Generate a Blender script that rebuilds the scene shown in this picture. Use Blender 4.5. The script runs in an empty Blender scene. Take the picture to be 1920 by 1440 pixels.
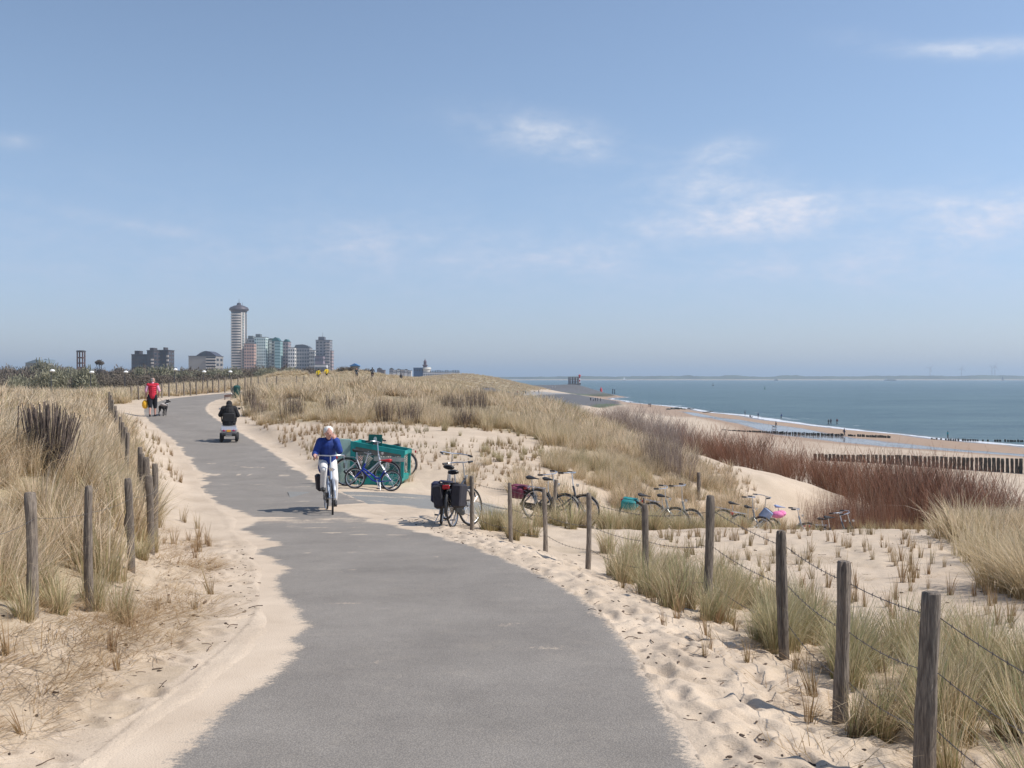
import bpy, bmesh, math, random
import numpy as np
from mathutils import Vector, Matrix
R = math.radians
rng = np.random.default_rng(7)
random.seed(7)
sc = bpy.context.scene
col = sc.collection
EYE = 14.0          # eye height above the sea, metres
FP = 1867.0         # focal length in pixels of the 1920 px wide frame
PX0, PY0 = 960.0, 708.0

# ------------------------------------------------------------ camera
cam = bpy.data.objects.new("camera", bpy.data.cameras.new("camera"))
col.objects.link(cam)
cam.location = (0, 0, EYE)
cam.rotation_euler = (R(90), 0, 0)
cam.data.sensor_width = 36.0
cam.data.lens = 36.0 * FP / 1920.0
cam.data.shift_y = -(720 - PY0) / 1920.0
cam.data.clip_start = 0.1
cam.data.clip_end = 60000
sc.camera = cam

# ------------------------------------------------------------ light
SUN_EL, SUN_AZ = 50.0, 97.0       # azimuth measured from +Y towards +X
sun = bpy.data.objects.new("sun", bpy.data.lights.new("sun", 'SUN'))
col.objects.link(sun)
sdir = Vector((math.sin(R(SUN_AZ)) * math.cos(R(SUN_EL)), math.cos(R(SUN_AZ)) * math.cos(R(SUN_EL)), math.sin(R(SUN_EL))))
sun.rotation_euler = sdir.to_track_quat('Z', 'Y').to_euler()
sun.data.energy = 4.2
sun.data.angle = R(0.5)
sun.data.color = (1.0, 0.94, 0.86)
sc.view_settings.view_transform = 'Standard'
sc.view_settings.look = 'None'
sc.view_settings.exposure = 0.22
sc.view_settings.gamma = 1.0
sc.cycles.use_adaptive_sampling = True
sc.cycles.max_bounces = 6
sc.cycles.transparent_max_bounces = 8
sc.cycles.volume_bounces = 0


def build_world():
    w = bpy.data.worlds.new("World")
    sc.world = w
    w.use_nodes = True
    nt = w.node_tree
    N, L = nt.nodes, nt.links
    for n in list(N):
        N.remove(n)
    out = N.new('ShaderNodeOutputWorld')
    bg = N.new('ShaderNodeBackground')
    L.new(bg.outputs[0], out.inputs[0])
    bg.inputs[1].default_value = 0.127
    sky = N.new('ShaderNodeTexSky')
    sky.sky_type = 'NISHITA'
    sky.sun_disc = False
    sky.sun_elevation = R(SUN_EL)
    sky.sun_rotation = R(SUN_AZ)
    sky.air_density = 1.0
    sky.dust_density = 0.35
    sky.ozone_density = 3.0
    sky.altitude = 0
    hsv = N.new('ShaderNodeHueSaturation')
    hsv.inputs['Saturation'].default_value = 0.91
    L.new(sky.outputs[0], hsv.inputs['Color'])

    def math_(op, a, b=None, c=None, clamp=False):
        m = N.new('ShaderNodeMath')
        m.operation = op
        m.use_clamp = clamp
        for i, v in enumerate((a, b, c)):
            if v is None:
                continue
            if isinstance(v, (int, float)):
                m.inputs[i].default_value = v
            else:
                L.new(v, m.inputs[i])
        return m.outputs[0]
    tc = N.new('ShaderNodeTexCoord')
    sep = N.new('ShaderNodeSeparateXYZ')
    L.new(tc.outputs['Generated'], sep.inputs[0])
    az = math_('ARCTAN2', sep.outputs[0], sep.outputs[1])
    el = math_('ARCSINE', sep.outputs[2])
    comb = N.new('ShaderNodeCombineXYZ')
    L.new(math_('MULTIPLY', az, 1.0), comb.inputs[0])
    L.new(math_('MULTIPLY', el, 2.3), comb.inputs[1])
    n1 = N.new('ShaderNodeTexNoise')
    n1.inputs['Scale'].default_value = 14
    n1.inputs['Detail'].default_value = 7
    n1.inputs['Roughness'].default_value = 0.62
    n1.inputs['Distortion'].default_value = 0.5
    L.new(comb.outputs[0], n1.inputs['Vector'])
    fb = n1.outputs['Fac']
    clouds = [  # px, py, rx, ry, tilt (down to the right), strength
        (1010, 250, 145, 36, 0.14, .42), (1100, 268, 75, 28, 0.1, .26), (1357, 286, 62, 26, -0.1, .46),
        (1390, 414, 190, 30, -0.05, .66), (1470, 395, 100, 28, 0.05, .66), (1330, 350, 130, 34, 0.05, .46), (1840, 92, 125, 14, 0.10, .62),
        (1770, 450, 140, 46, -0.15, .44), (1880, 395, 90, 38, 0.0, .5), (1060, 484, 130, 24, 0.02, .5),
        (1420, 505, 150, 22, 0.0, .36), (690, 450, 110, 36, 0.0, .36), (275, 426, 110, 12, 0.15, .32),
        (560, 482, 200, 24, 0.0, .14), (135, 505, 55, 14, 0.0, .18), (890, 500, 70, 18, 0.1, .24), (1650, 520, 130, 26, 0.1, .16),
        (300, 568, 60, 10, 0, .14), (1600, 70, 70, 16, 0.1, .10), (10, 262, 50, 12, 0.0, .24), (1500, 440, 80, 12, 0, .2), (1720, 380, 60, 20, 0.1, .18), (860, 440, 90, 14, 0, .16)]
    total = None
    for px, py, rx, ry, t, s in clouds:
        a0 = math.atan((px - PX0) / FP)
        e0 = math.atan((PY0 - py) / FP * math.cos(a0))
        da = math_('SUBTRACT', az, a0)
        de = math_('SUBTRACT', el, e0)
        de2 = math_('MULTIPLY_ADD', da, t, de)
        q = math_('ADD', math_('POWER', math_('MULTIPLY', da, FP / rx), 2.0), math_('POWER', math_('MULTIPLY', de2, FP / ry), 2.0))
        g = math_('MULTIPLY', math_('POWER', 2.718, math_('MULTIPLY', q, -1.0)), s)
        total = g if total is None else math_('ADD', total, g)
    # soft bank of thin cloud low in the sky
    band = math_('POWER', 2.718, math_('MULTIPLY', math_('POWER', math_('MULTIPLY', math_('SUBTRACT', el, 0.11), 14.0), 2.0), -1.0))
    total = math_('ADD', total, math_('MULTIPLY', band, 0.17))
    shape = math_('MULTIPLY', total, math_('MULTIPLY_ADD', fb, 3.4, -.72), None, True)
    n2 = N.new('ShaderNodeTexNoise')
    n2.inputs['Scale'].default_value = 42
    n2.inputs['Detail'].default_value = 6
    n2.inputs['Roughness'].default_value = 0.6
    L.new(comb.outputs[0], n2.inputs['Vector'])
    puff = math_('MULTIPLY_ADD', n2.outputs['Fac'], 1.9, -.28, True)
    fine = math_('MULTIPLY', math_('POWER', shape, 1.15), math_('MULTIPLY', puff, .92))
    mix = N.new('ShaderNodeMix')
    mix.data_type = 'RGBA'
    L.new(fine, mix.inputs['Factor'])
    L.new(hsv.outputs[0], mix.inputs['A'])
    mix.inputs['B'].default_value = (6.3, 6.3, 6.5, 1)
    # the air is greyer low down, and duller on the side away from the sun
    lowf = math_('POWER', 2.718, math_('MULTIPLY', math_('POWER', math_('DIVIDE', el, .16), 2.0), -1.0))
    side = math_('MULTIPLY_ADD', math_('TANH', math_('MULTIPLY', math_('ADD', az, .15), 3.0)), .06, .95)
    cc = N.new('ShaderNodeCombineXYZ')
    for i, k in enumerate((.27, .26, .09)):
        L.new(math_('MULTIPLY', math_('MULTIPLY_ADD', lowf, -k, 1.0), side), cc.inputs[i])
    mm = N.new('ShaderNodeMix')
    mm.data_type = 'RGBA'
    mm.blend_type = 'MULTIPLY'
    mm.inputs['Factor'].default_value = 1
    L.new(mix.outputs['Result'], mm.inputs['A'])
    L.new(cc.outputs[0], mm.inputs['B'])
    L.new(mm.outputs['Result'], bg.inputs[0])


build_world()

# ------------------------------------------------------------ helpers


def P(px, py, Y):
    """World point seen at a photo pixel, Y metres ahead."""
    return Vector(((px - PX0) / FP * Y, Y, EYE - (py - PY0) / FP * Y))


def tag(o, label=None, cat=None, group=None, kind=None):
    if label: o['label'] = label
    if cat: o['category'] = cat
    if group: o['group'] = group
    if kind: o['kind'] = kind
    return o


def empty(name, loc=(0, 0, 0), rz=0.0, label=None, cat=None, group=None):
    o = bpy.data.objects.new(name, None)
    o.empty_display_size = 0.2
    col.objects.link(o)
    o.location = loc
    o.rotation_euler = (0, 0, rz)
    return tag(o, label, cat, group)


def kids(o):
    return [c for c in col.objects if c.parent == o]


def copy_tree(o, parent=None, _map=None):
    if _map is None:
        _map = {}
        for c in col.objects:
            if c.parent is not None:
                _map.setdefault(c.parent, []).append(c)
    c = o.copy()
    col.objects.link(c)
    c.parent = parent
    for ch in _map.get(o, []):
        copy_tree(ch, c, _map)
    return c


def frame_of(d):
    d = Vector(d).normalized()
    up = Vector((0, 0, 1)) if abs(d.z) < 0.95 else Vector((1, 0, 0))
    a = d.cross(up).normalized()
    b = d.cross(a).normalized()
    return a, b


class MB:
    """Collects shapes, then links them as one mesh object."""

    def __init__(s):
        s.v, s.f = [], []

    def add(s, vs, fs):
        o = len(s.v)
        s.v.extend([tuple(v) for v in vs])
        s.f.extend([tuple(i + o for i in f) for f in fs])
        return s

    def box(s, c, size, rz=0.0, rx=0.0, ry=0.0, bev=0.0):
        c = Vector(c)
        hx, hy, hz = size[0] / 2, size[1] / 2, size[2] / 2
        m = Matrix.Rotation(rz, 3, 'Z') @ Matrix.Rotation(ry, 3, 'Y') @ Matrix.Rotation(rx, 3, 'X')
        if bev <= 0:
            vs = [c + m @ Vector((x * hx, y * hy, z * hz)) for z in (-1, 1) for y in (-1, 1) for x in (-1, 1)]
            fs = [(0, 2, 3, 1), (4, 5, 7, 6), (0, 1, 5, 4), (2, 6, 7, 3), (0, 4, 6, 2), (1, 3, 7, 5)]
            return s.add(vs, fs)
        b = min(bev, hx * .9, hy * .9, hz * .9)
        rings = [(-hz, b), (-hz + b, 0), (hz - b, 0), (hz, b)]
        vs, fs = [], []
        for z, i in rings:
            X, Y = hx - i, hy - i
            k = b * .6
            pts = [(X - k, -Y), (X, -Y + k), (X, Y - k), (X - k, Y), (-X + k, Y), (-X, Y - k), (-X, -Y + k), (-X + k, -Y)]
            vs += [c + m @ Vector((p[0], p[1], z)) for p in pts]
        for r in range(3):
            for i in range(8):
                j = (i + 1) % 8
                fs.append((r * 8 + i, r * 8 + j, r * 8 + 8 + j, r * 8 + 8 + i))
        fs.append(tuple(range(7, -1, -1)))
        fs.append(tuple(range(24, 32)))
        return s.add(vs, fs)

    def tube(s, pts, rad, n=8, cap=True, closed=False):
        pts = [Vector(p) for p in pts]
        if isinstance(rad, (int, float)):
            rad = [rad] * len(pts)
        vs, fs = [], []
        m = len(pts)
        pa = None
        for i, p in enumerate(pts):
            if closed:
                d = pts[(i + 1) % m] - pts[i - 1]
            else:
                d = pts[min(i + 1, m - 1)] - pts[max(i - 1, 0)]
            if d.length < 1e-9:
                d = Vector((0, 0, 1))
            d.normalize()
            if pa is None:
                a, b = frame_of(d)
            else:
                a = (pa - d * pa.dot(d))
                a = a.normalized() if a.length > 1e-6 else frame_of(d)[0]
                b = d.cross(a)
            pa = a
            for k in range(n):
                t = 2 * math.pi * k / n
                vs.append(p + (a * math.cos(t) + b * math.sin(t)) * rad[i])
        for i in range(m if closed else m - 1):
            j = (i + 1) % m
            for k in range(n):
                l = (k + 1) % n
                fs.append((i * n + k, i * n + l, j * n + l, j * n + k))
        if cap and not closed:
            fs.append(tuple(range(n - 1, -1, -1)))
            fs.append(tuple((m - 1) * n + k for k in range(n)))
        return s.add(vs, fs)

    def ball(s, c, r, nu=12, nv=8, rot=None):
        c = Vector(c)
        if isinstance(r, (int, float)):
            r = (r, r, r)
        vs = []
        for i in range(1, nv):
            t = math.pi * i / nv
            for k in range(nu):
                p = 2 * math.pi * k / nu
                q = Vector((math.sin(t) * math.cos(p) * r[0], math.sin(t) * math.sin(p) * r[1], math.cos(t) * r[2]))
                if rot is not None:
                    q = rot @ q
                vs.append(c + q)
        top, bot = Vector((0, 0, r[2])), Vector((0, 0, -r[2]))
        if rot is not None:
            top, bot = rot @ top, rot @ bot
        vs += [c + top, c + bot]
        T, B = len(vs) - 2, len(vs) - 1
        fs = []
        for i in range(nv - 2):
            for k in range(nu):
                l = (k + 1) % nu
                fs.append((i * nu + k, (i + 1) * nu + k, (i + 1) * nu + l, i * nu + l))
        for k in range(nu):
            l = (k + 1) % nu
            fs.append((T, k, l))
            fs.append((B, (nv - 2) * nu + l, (nv - 2) * nu + k))
        return s.add(vs, fs)

    def cap(s, a, b, ra, rb, n=12):
        """Tapered capsule."""
        s.tube([a, b], [ra, rb], n)
        s.ball(a, ra, n, 8)
        s.ball(b, rb, n, 8)
        return s

    def prism(s, poly, y0, y1, ax='y'):
        """Polygon in the xz plane extruded along y (or in xy along z)."""
        n = len(poly)
        if ax == 'y':
            vs = [(p[0], y0, p[1]) for p in poly] + [(p[0], y1, p[1]) for p in poly]
        elif ax == 'x':
            vs = [(y0, p[0], p[1]) for p in poly] + [(y1, p[0], p[1]) for p in poly]
        else:
            vs = [(p[0], p[1], y0) for p in poly] + [(p[0], p[1], y1) for p in poly]
        fs = [tuple(range(n)), tuple(range(2 * n - 1, n - 1, -1))]
        fs += [(i, i + n, (i + 1) % n + n, (i + 1) % n) for i in range(n)]
        return s.add(vs, fs)

    def lathe(s, prof, n=16, c=(0, 0, 0)):
        """(radius, z) profile turned about the vertical."""
        vs, fs = [], []
        for r, z in prof:
            for k in range(n):
                t = 2 * math.pi * k / n
                vs.append((c[0] + r * math.cos(t), c[1] + r * math.sin(t), c[2] + z))
        for i in range(len(prof) - 1):
            for k in range(n):
                l = (k + 1) % n
                fs.append((i * n + k, i * n + l, (i + 1) * n + l, (i + 1) * n + k))
        fs.append(tuple(range(n - 1, -1, -1)))
        fs.append(tuple((len(prof) - 1) * n + k for k in range(n)))
        return s.add(vs, fs)

    def ring(s, c, R_, r, n=28, m=6, axis='y', a0=0.0, a1=None):
        c = Vector(c)
        full = a1 is None
        a1 = a0 + 2 * math.pi if full else a1
        cnt = n if full else n + 1
        pts = []
        for i in range(cnt):
            t = a0 + (a1 - a0) * i / n
            u, v = math.cos(t) * R_, math.sin(t) * R_
            pts.append(c + (Vector((u, 0, v)) if axis == 'y' else Vector((0, u, v)) if axis == 'x' else Vector((u, v, 0))))
        return s.tube(pts, r, m, closed=full)

    def mesh(s, name, mat=None, smooth=True):
        me = bpy.data.meshes.new(name)
        me.from_pydata(s.v, [], s.f)
        bm = bmesh.new()
        bm.from_mesh(me)
        bmesh.ops.recalc_face_normals(bm, faces=bm.faces)
        bm.to_mesh(me)
        bm.free()
        if smooth:
            me.polygons.foreach_set('use_smooth', [True] * len(me.polygons))
            try:
                me.set_sharp_from_angle(angle=R(38))
            except Exception:
                pass
        if mat is not None:
            me.materials.append(mat)
        me.update()
        return me

    def build(s, name, mat, parent=None, smooth=True, loc=None):
        o = bpy.data.objects.new(name, s.mesh(name, mat, smooth))
        col.objects.link(o)
        if parent is not None:
            o.parent = parent
        if loc is not None:
            o.location = loc
        return o


def np_mesh(name, V, F, mat=None, smooth=True, attrs=None):
    """Fast mesh from numpy arrays; F is (n,4) or (n,3)."""
    me = bpy.data.meshes.new(name)
    V = np.asarray(V, dtype=np.float32)
    F = np.asarray(F, dtype=np.int32)
    me.vertices.add(len(V))
    me.vertices.foreach_set('co', V.ravel())
    k = F.shape[1]
    me.loops.add(F.size)
    me.loops.foreach_set('vertex_index', F.ravel())
    me.polygons.add(len(F))
    me.polygons.foreach_set('loop_start', np.arange(0, F.size, k, dtype=np.int32))
    me.polygons.foreach_set('loop_total', np.full(len(F), k, dtype=np.int32))
    if smooth:
        me.polygons.foreach_set('use_smooth', np.ones(len(F), dtype=bool))
    for an, av in (attrs or {}).items():
        av = np.asarray(av, dtype=np.float32)
        if av.ndim == 2:
            at = me.attributes.new(an, 'FLOAT_COLOR', 'POINT')
            at.data.foreach_set('color', av.ravel())
        else:
            at = me.attributes.new(an, 'FLOAT', 'POINT')
            at.data.foreach_set('value', av)
    if mat is not None:
        me.materials.append(mat)
    me.update()
    me.validate()
    return me


def link_mesh(name, me, parent=None):
    o = bpy.data.objects.new(name, me)
    col.objects.link(o)
    if parent is not None:
        o.parent = parent
    return o


# ------------------------------------------------------------ materials
MATS = {}


def mat(name, color, rough=0.6, metal=0.0, var=0.0, vscale=8.0, bump=0.0, bscale=40.0, spec=0.5, rand=0.0, detail=4.0, stretch=None, color2=None):
    """Painted or plain material with procedural variation."""
    if name in MATS:
        return MATS[name]
    m = bpy.data.materials.new(name)
    m.use_nodes = True
    nt = m.node_tree
    N, L = nt.nodes, nt.links
    b = N['Principled BSDF']
    b.inputs['Roughness'].default_value = rough
    b.inputs['Metallic'].default_value = metal
    b.inputs['Specular IOR Level'].default_value = spec
    b.inputs['Base Color'].default_value = (*color, 1)
    tc = N.new('ShaderNodeTexCoord')
    vec = tc.outputs['Object']
    if stretch:
        mp = N.new('ShaderNodeMapping')
        mp.inputs['Scale'].default_value = stretch
        L.new(vec, mp.inputs[0])
        vec = mp.outputs[0]
    if var > 0 or color2:
        n = N.new('ShaderNodeTexNoise')
        n.inputs['Scale'].default_value = vscale
        n.inputs['Detail'].default_value = detail
        L.new(vec, n.inputs['Vector'])
        mix = N.new('ShaderNodeMix')
        mix.data_type = 'RGBA'
        rp = N.new('ShaderNodeValToRGB')
        rp.color_ramp.elements[0].position = 0.35
        rp.color_ramp.elements[1].position = 0.68
        L.new(n.outputs['Fac'], rp.inputs[0])
        L.new(rp.outputs[0], mix.inputs['Factor'])
        lo = color2 if color2 else tuple(c * (1 - var) for c in color)
        hi = color if color2 else tuple(min(1, c * (1 + var)) for c in color)
        mix.inputs['A'].default_value = (*lo, 1)
        mix.inputs['B'].default_value = (*hi, 1)
        src = mix.outputs['Result']
        if rand > 0:
            oi = N.new('ShaderNodeObjectInfo')
            h = N.new('ShaderNodeHueSaturation')
            mr = N.new('ShaderNodeMapRange')
            mr.inputs['To Min'].default_value = 1 - rand
            mr.inputs['To Max'].default_value = 1 + rand
            L.new(oi.outputs['Random'], mr.inputs[0])
            L.new(mr.outputs[0], h.inputs['Value'])
            L.new(src, h.inputs['Color'])
            src = h.outputs[0]
        L.new(src, b.inputs['Base Color'])
    if bump > 0:
        n2 = N.new('ShaderNodeTexNoise')
        n2.inputs['Scale'].default_value = bscale
        n2.inputs['Detail'].default_value = 5
        L.new(vec, n2.inputs['Vector'])
        bp = N.new('ShaderNodeBump')
        bp.inputs['Strength'].default_value = bump
        bp.inputs['Distance'].default_value = 0.01
        L.new(n2.outputs['Fac'], bp.inputs['Height'])
        L.new(bp.outputs[0], b.inputs['Normal'])
    MATS[name] = m
    return m


# ------------------------------------------------------------ numpy noise
def _hash(ix, iy, seed):
    h = (ix.astype(np.int64) * 374761393 + iy.astype(np.int64) * 668265263 + seed * 982451653) & 0x7fffffff
    h = ((h ^ (h >> 13)) * 1274126177) & 0x7fffffff
    h = (h ^ (h >> 16)) & 0xffffff
    return h / float(0xffffff)


def vnoise(x, y, seed=0):
    ix, iy = np.floor(x), np.floor(y)
    fx, fy = x - ix, y - iy
    fx, fy = fx * fx * (3 - 2 * fx), fy * fy * (3 - 2 * fy)
    a, b = _hash(ix, iy, seed), _hash(ix + 1, iy, seed)
    c, d = _hash(ix, iy + 1, seed), _hash(ix + 1, iy + 1, seed)
    return (a + (b - a) * fx) * (1 - fy) + (c + (d - c) * fx) * fy


def fbm(x, y, oct_=4, seed=0, gain=0.5):
    s, a, t = 0.0, 1.0, 0.0
    for i in range(oct_):
        s = s + a * vnoise(x * (2 ** i) + 17.3 * i, y * (2 ** i) - 9.1 * i, seed + i)
        t += a
        a *= gain
    return s / t - 0.5


def sstep(a, b, x):
    t = np.clip((x - a) / (b - a), 0, 1)
    return t * t * (3 - 2 * t)
# ------------------------------------------------------------ the lie of the land
# main cycle path: distance ahead, centre X, depth below the eye
PATH = np.array([(-8, -.5, 1.55), (-3, -.5, 1.6), (0, -.5, 1.65), (5, -.58, 1.90), (8, -.66, 2.05), (10, -.98, 2.15), (12.5, -1.7, 2.29), (15, -2.57, 2.42), (20, -4.3, 2.64),
                 (25, -6.2, 2.72), (30, -8.1, 2.60), (37, -11.0, 2.34), (45, -14.9, 1.83), (50, -16.8, 1.48), (55, -17.75, 1.25), (60, -18.0, 1.15),
                 (75, -18.6, 1.02), (95, -21, .85), (120, -24, .55), (145, -27.5, .30), (175, -36, .6), (210, -50, 2.0)])
SIDE = np.array([(-5.0, 22.4, 2.70), (-3, 22.9, 2.78), (-1, 22.9, 2.98), (1, 23.3, 3.3), (4, 25.0, 3.9), (7, 27.2, 4.5), (9.5, 30, 5.2), (13, 34, 6.2)])


def cr(P_, n):
    """Catmull-Rom resampling of a polyline."""
    P_ = np.asarray(P_, float)
    ext = np.vstack([2 * P_[0] - P_[1], P_, 2 * P_[-1] - P_[-2]])
    out = []
    for i in range(1, len(ext) - 2):
        for t in np.linspace(0, 1, n, endpoint=False):
            a, b, c, d = ext[i - 1], ext[i], ext[i + 1], ext[i + 2]
            out.append(.5 * ((2 * b) + (-a + c) * t + (2 * a - 5 * b + 4 * c - d) * t * t + (-a + 3 * b - 3 * c + d) * t ** 3))
    out.append(P_[-1])
    return np.array(out)


main_c = cr(np.stack([PATH[:, 1], PATH[:, 0], PATH[:, 2]], 1), 12)
side_c = cr(SIDE, 10)


def normals2(c):
    d = np.gradient(c[:, :2], axis=0)
    d /= np.linalg.norm(d, axis=1)[:, None]
    return np.stack([d[:, 1], -d[:, 0]], 1)      # to the right of travel


HW = 1.5
SHW = 1.2
main_n, side_n = normals2(main_c), normals2(side_c)


def path_coord(c, nrm, x, y, chunk=40000):
    """Signed offset (right positive), along index, depth of the nearest path point."""
    x, y = np.ravel(x), np.ravel(y)
    off = np.full(x.shape, 99.0); h = np.zeros(x.shape); yy = np.zeros(x.shape)
    for s in range(0, len(x), chunk):
        X, Y = x[s:s + chunk], y[s:s + chunk]
        A, B = c[:-1, :2], c[1:, :2]
        d = B - A
        t = ((X[:, None] - A[None, :, 0]) * d[None, :, 0] + (Y[:, None] - A[None, :, 1]) * d[None, :, 1]) / (d ** 2).sum(1)[None]
        t = np.clip(t, 0, 1)
        qx = A[None, :, 0] + t * d[None, :, 0]
        qy = A[None, :, 1] + t * d[None, :, 1]
        D = (X[:, None] - qx) ** 2 + (Y[:, None] - qy) ** 2
        i = D.argmin(1)
        r = np.arange(len(X))
        dist = np.sqrt(D[r, i])
        sg = np.sign((X - qx[r, i]) * d[i, 1] - (Y - qy[r, i]) * d[i, 0])
        off[s:s + chunk] = dist * sg
        h[s:s + chunk] = c[i, 2] + (c[i + 1, 2] - c[i, 2]) * t[r, i]
        yy[s:s + chunk] = qy[r, i]
    return off, h, yy


ctrl = []
for i in range(0, len(main_c), 6):
    x, y, h = main_c[i]
    for k in (-1.7, 1.7):
        ctrl.append((x + main_n[i, 0] * k, y + main_n[i, 1] * k, h))
for i in range(5, len(side_c), 8):
    x, y, h = side_c[i]
    for k in (-1.3, 1.3):
        ctrl.append((x + side_n[i, 0] * k, y + side_n[i, 1] * k, h))
ctrl += [
    # left verge, fence line and the grassy bank behind it
    (-3.35, 6.9, 1.63), (-3.48, 8.2, 1.88), (-3.85, 10, 1.94), (-4.3, 11.8, 2.1), (-4.8, 13.2, 2.28), (-5.3, 14.5, 2.35), (-6.1, 16.5, 2.4), (-6.94, 18.5, 2.42),
    (-3.0, 4.5, 1.6), (-4.5, 3, 1.3), (-6, 6, 1.15), (-8, 3, 1.0), (-6, 0, 1.0), (-5, -4, 1.2), (-12, -4, .8),
    (-6, 9, 1.2), (-5.3, 11.3, 1.12), (-5.2, 9.6, 1.2), (-6.5, 13, 1.15), (-8, 12, 1.15), (-12, 12, .85), (-8.5, 17, 1.55), (-12, 20, 1.05), (-18, 18, .8), (-11, 25, 1.65), (-16, 27, 1.0), (-13.5, 33, 1.7), (-19, 35, .82),
    (-25, 30, .75), (-17.5, 40, 1.4), (-24, 45, .9), (-20.5, 50, 1.4), (-21.5, 60, 1.15), (-25, 60, 1.1), (-22.5, 75, 1.0), (-27, 75, 1.1), (-32, 55, 1.5), (-35, 40, 1.6), (-45, 50, 3.0), (-45, 80, 2.9),
    (-30, 95, 1.2), (-60, 90, 4.6), (-60, 50, 4.5), (-60, 20, 3), (-100, 150, 6), (-60, 150, 3.0), (-41, 150, .75), (-48, 140, 1.9), (-38, 150, .1), (-34.5, 152, -.75), (-30.5, 153, -.7), (-40, 120, 1.2), (-33, 118, .9), (-38, 175, .6), (-55, 200, 3), (-30, 190, .6),
    # big grassy hill right of the path
    (-11.5, 46, 1.75), (-14.0, 52, 1.25), (-14.3, 58, .95), (-12.5, 63, .65), (-9, 68, .7), (-6.5, 74, .75), (-4.7, 79, .95), (-1.5, 72, 1.75), (.5, 68, 1.95), (2.4, 64, 2.1), (4.2, 60, 2.45), (4.9, 58, 2.6),
    (-9.0, 40, 1.82), (-6, 40, 1.78), (-2, 39, 1.9), (2, 39, 2.25), (5, 38, 2.95), (8, 42, 3.5), (-9, 52, 1.3), (-5, 52, 1.35), (0, 52, 1.6), (3, 50, 2.2), (6, 50, 3.2),
    (-16, 80, .85), (-12, 90, 1.0), (-6, 95, 2.4), (-3, 90, 3.2), (2, 90, 5.0), (-14, 110, 1.1), (-8, 120, 3.0), (0, 110, 5.2), (-20, 130, .55), (-17, 150, .85), (-13, 180, 1.1), (-22, 190, .9), (-4, 180, 5.0),
    # bowl of planted sand at the junction
    (-5.5, 29, 2.38), (-5, 34, 2.08), (-1.5, 28, 2.52), (-1, 33, 2.22), (1.5, 28, 2.75), (4.2, 30, 3.25), (7, 33, 3.75), (2.5, 34, 2.6), (.5, 25.8, 2.95),
    (-7.7, 36, 2.2),
    # right verge and the slope beyond the right fence
    (2.05, 4.9, 2.0), (2.0, 6.2, 2.1), (2.1, 7.8, 2.16), (1.75, 10, 2.32), (1.5, 11.3, 2.4), (.99, 12.9, 2.5), (.47, 14.3, 2.55), (-.02, 15.6, 2.6), (-.69, 17, 2.61), (-1.8, 20.4, 2.7),
    (3, 2, 1.75), (5, -3, 1.7), (4, 5, 2.0), (4, 8.5, 2.3), (7, 4, 2.1), (6.2, 11, 2.55), (3, 12, 2.62), (8, 14.5, 2.75), (4.6, 16, 2.93), (2, 17.2, 2.8), (4.5, 20, 3.0), (2, 19.5, 2.98), (7, 21.5, 3.3), (10, 23.5, 3.6), (10.5, 17, 2.9),
    (11, 8, 2.5), (13, 21, 3.5), (13, 27, 4.0), (5.2, 25.4, 4.1), (10, 28, 4.7),
    # sand ridge with the shrubs behind it
    (8.8, 50, 3.75), (6.6, 55, 3.1), (11.4, 41, 4.1), (10, 37, 4.1), (12.2, 34, 4.35), (14.2, 28.5, 4.2), (16, 22, 3.9), (17, 15, 3.4), (18, 8, 3.2), (20, -3, 3.5),
    (8, 62, 3.6), (12, 57, 5.4), (15, 47, 5.8), (17, 39, 6.0), (19, 31, 6.1), (22, 23, 6.0), (24, 13, 5.8), (28, 0, 6),
    (14, 75, 7.8), (20, 62, 8.8), (26, 45, 9.2), (30, 30, 9.3), (34, 12, 9.3), (8, 90, 6.8), (8, 110, 8.0), (14, 130, 10.0), (4, 140, 8),
    # beach
    (30, 70, 10.2), (38, 40, 10.2), (42, 0, 10.2), (30, 100, 10.5), (32, 150, 10.9), (30, 200, 11), (34, 300, 11.3), (20, 200, 9.5), (20, 300, 9), (42, 120, 10.9), (48, 132, 11.1), (56, 121, 11.4), (62, 116, 11.6),
    (60, 60, 11.7), (60, 0, 11.8), (50, 170, 11.6), (50, 230, 12.0), (66, 180, 12.25), (66, 240, 12.35), (64, 300, 12.4), (62, 360, 12.5), (80, 160, 12.3), (80, 120, 12.1), (80, 60, 12.4), (76, 200, 12.7), (76, 250, 12.8), (52, 300, 12),
    (48, 420, 11.9), (60, 450, 12.6), (48, 560, 12.2), (110, 0, 13.2), (112, 100, 13.45),
    # promenade, stone slope and headland
    (-8, 440, 8.4), (14, 500, 8.3), (30, 520, 8.4), (-10, 520, 8.2), (26, 560, 8.3), (8, 400, 9.4), (26, 377, 11.4), (42, 440, 11.6), (52, 520, 11.9), (-6, 380, 8.6), (10, 340, 10.4), (0, 300, 8.5),
    (-14, 300, 3), (-20, 420, 4.5), (-25, 600, -2.0), (-8, 600, .6), (4, 605, 3.6), (20, 625, 7.8), (-40, 600, -1.5), (-50, 500, 0), (-60, 420, 1),
    (30, 655, 9.5), (60, 690, 12.2), (28, 720, 5.4), (48, 720, 5.4), (68, 735, 12.7), (40, 820, 14.5), (0, 800, 8),
    # inland
    (-41, 250, -2.0), (-52, 250, .2), (-28, 255, .9), (-15, 250, .9), (-40, 330, 2), (-100, 300, 6), (-160, 250, 6), (-200, 500, 6), (-100, 600, 5), (-200, 900, 5), (-400, 600, 5), (-400, 1200, 5),
    (-100, 1200, 4), (-60, 900, 3.5), (-20, 900, 6), (-600, 300, 5), (-200, 100, 5), (-300, 0, 5), (-900, 1500, 5), (0, 1100, 10),
]
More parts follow.
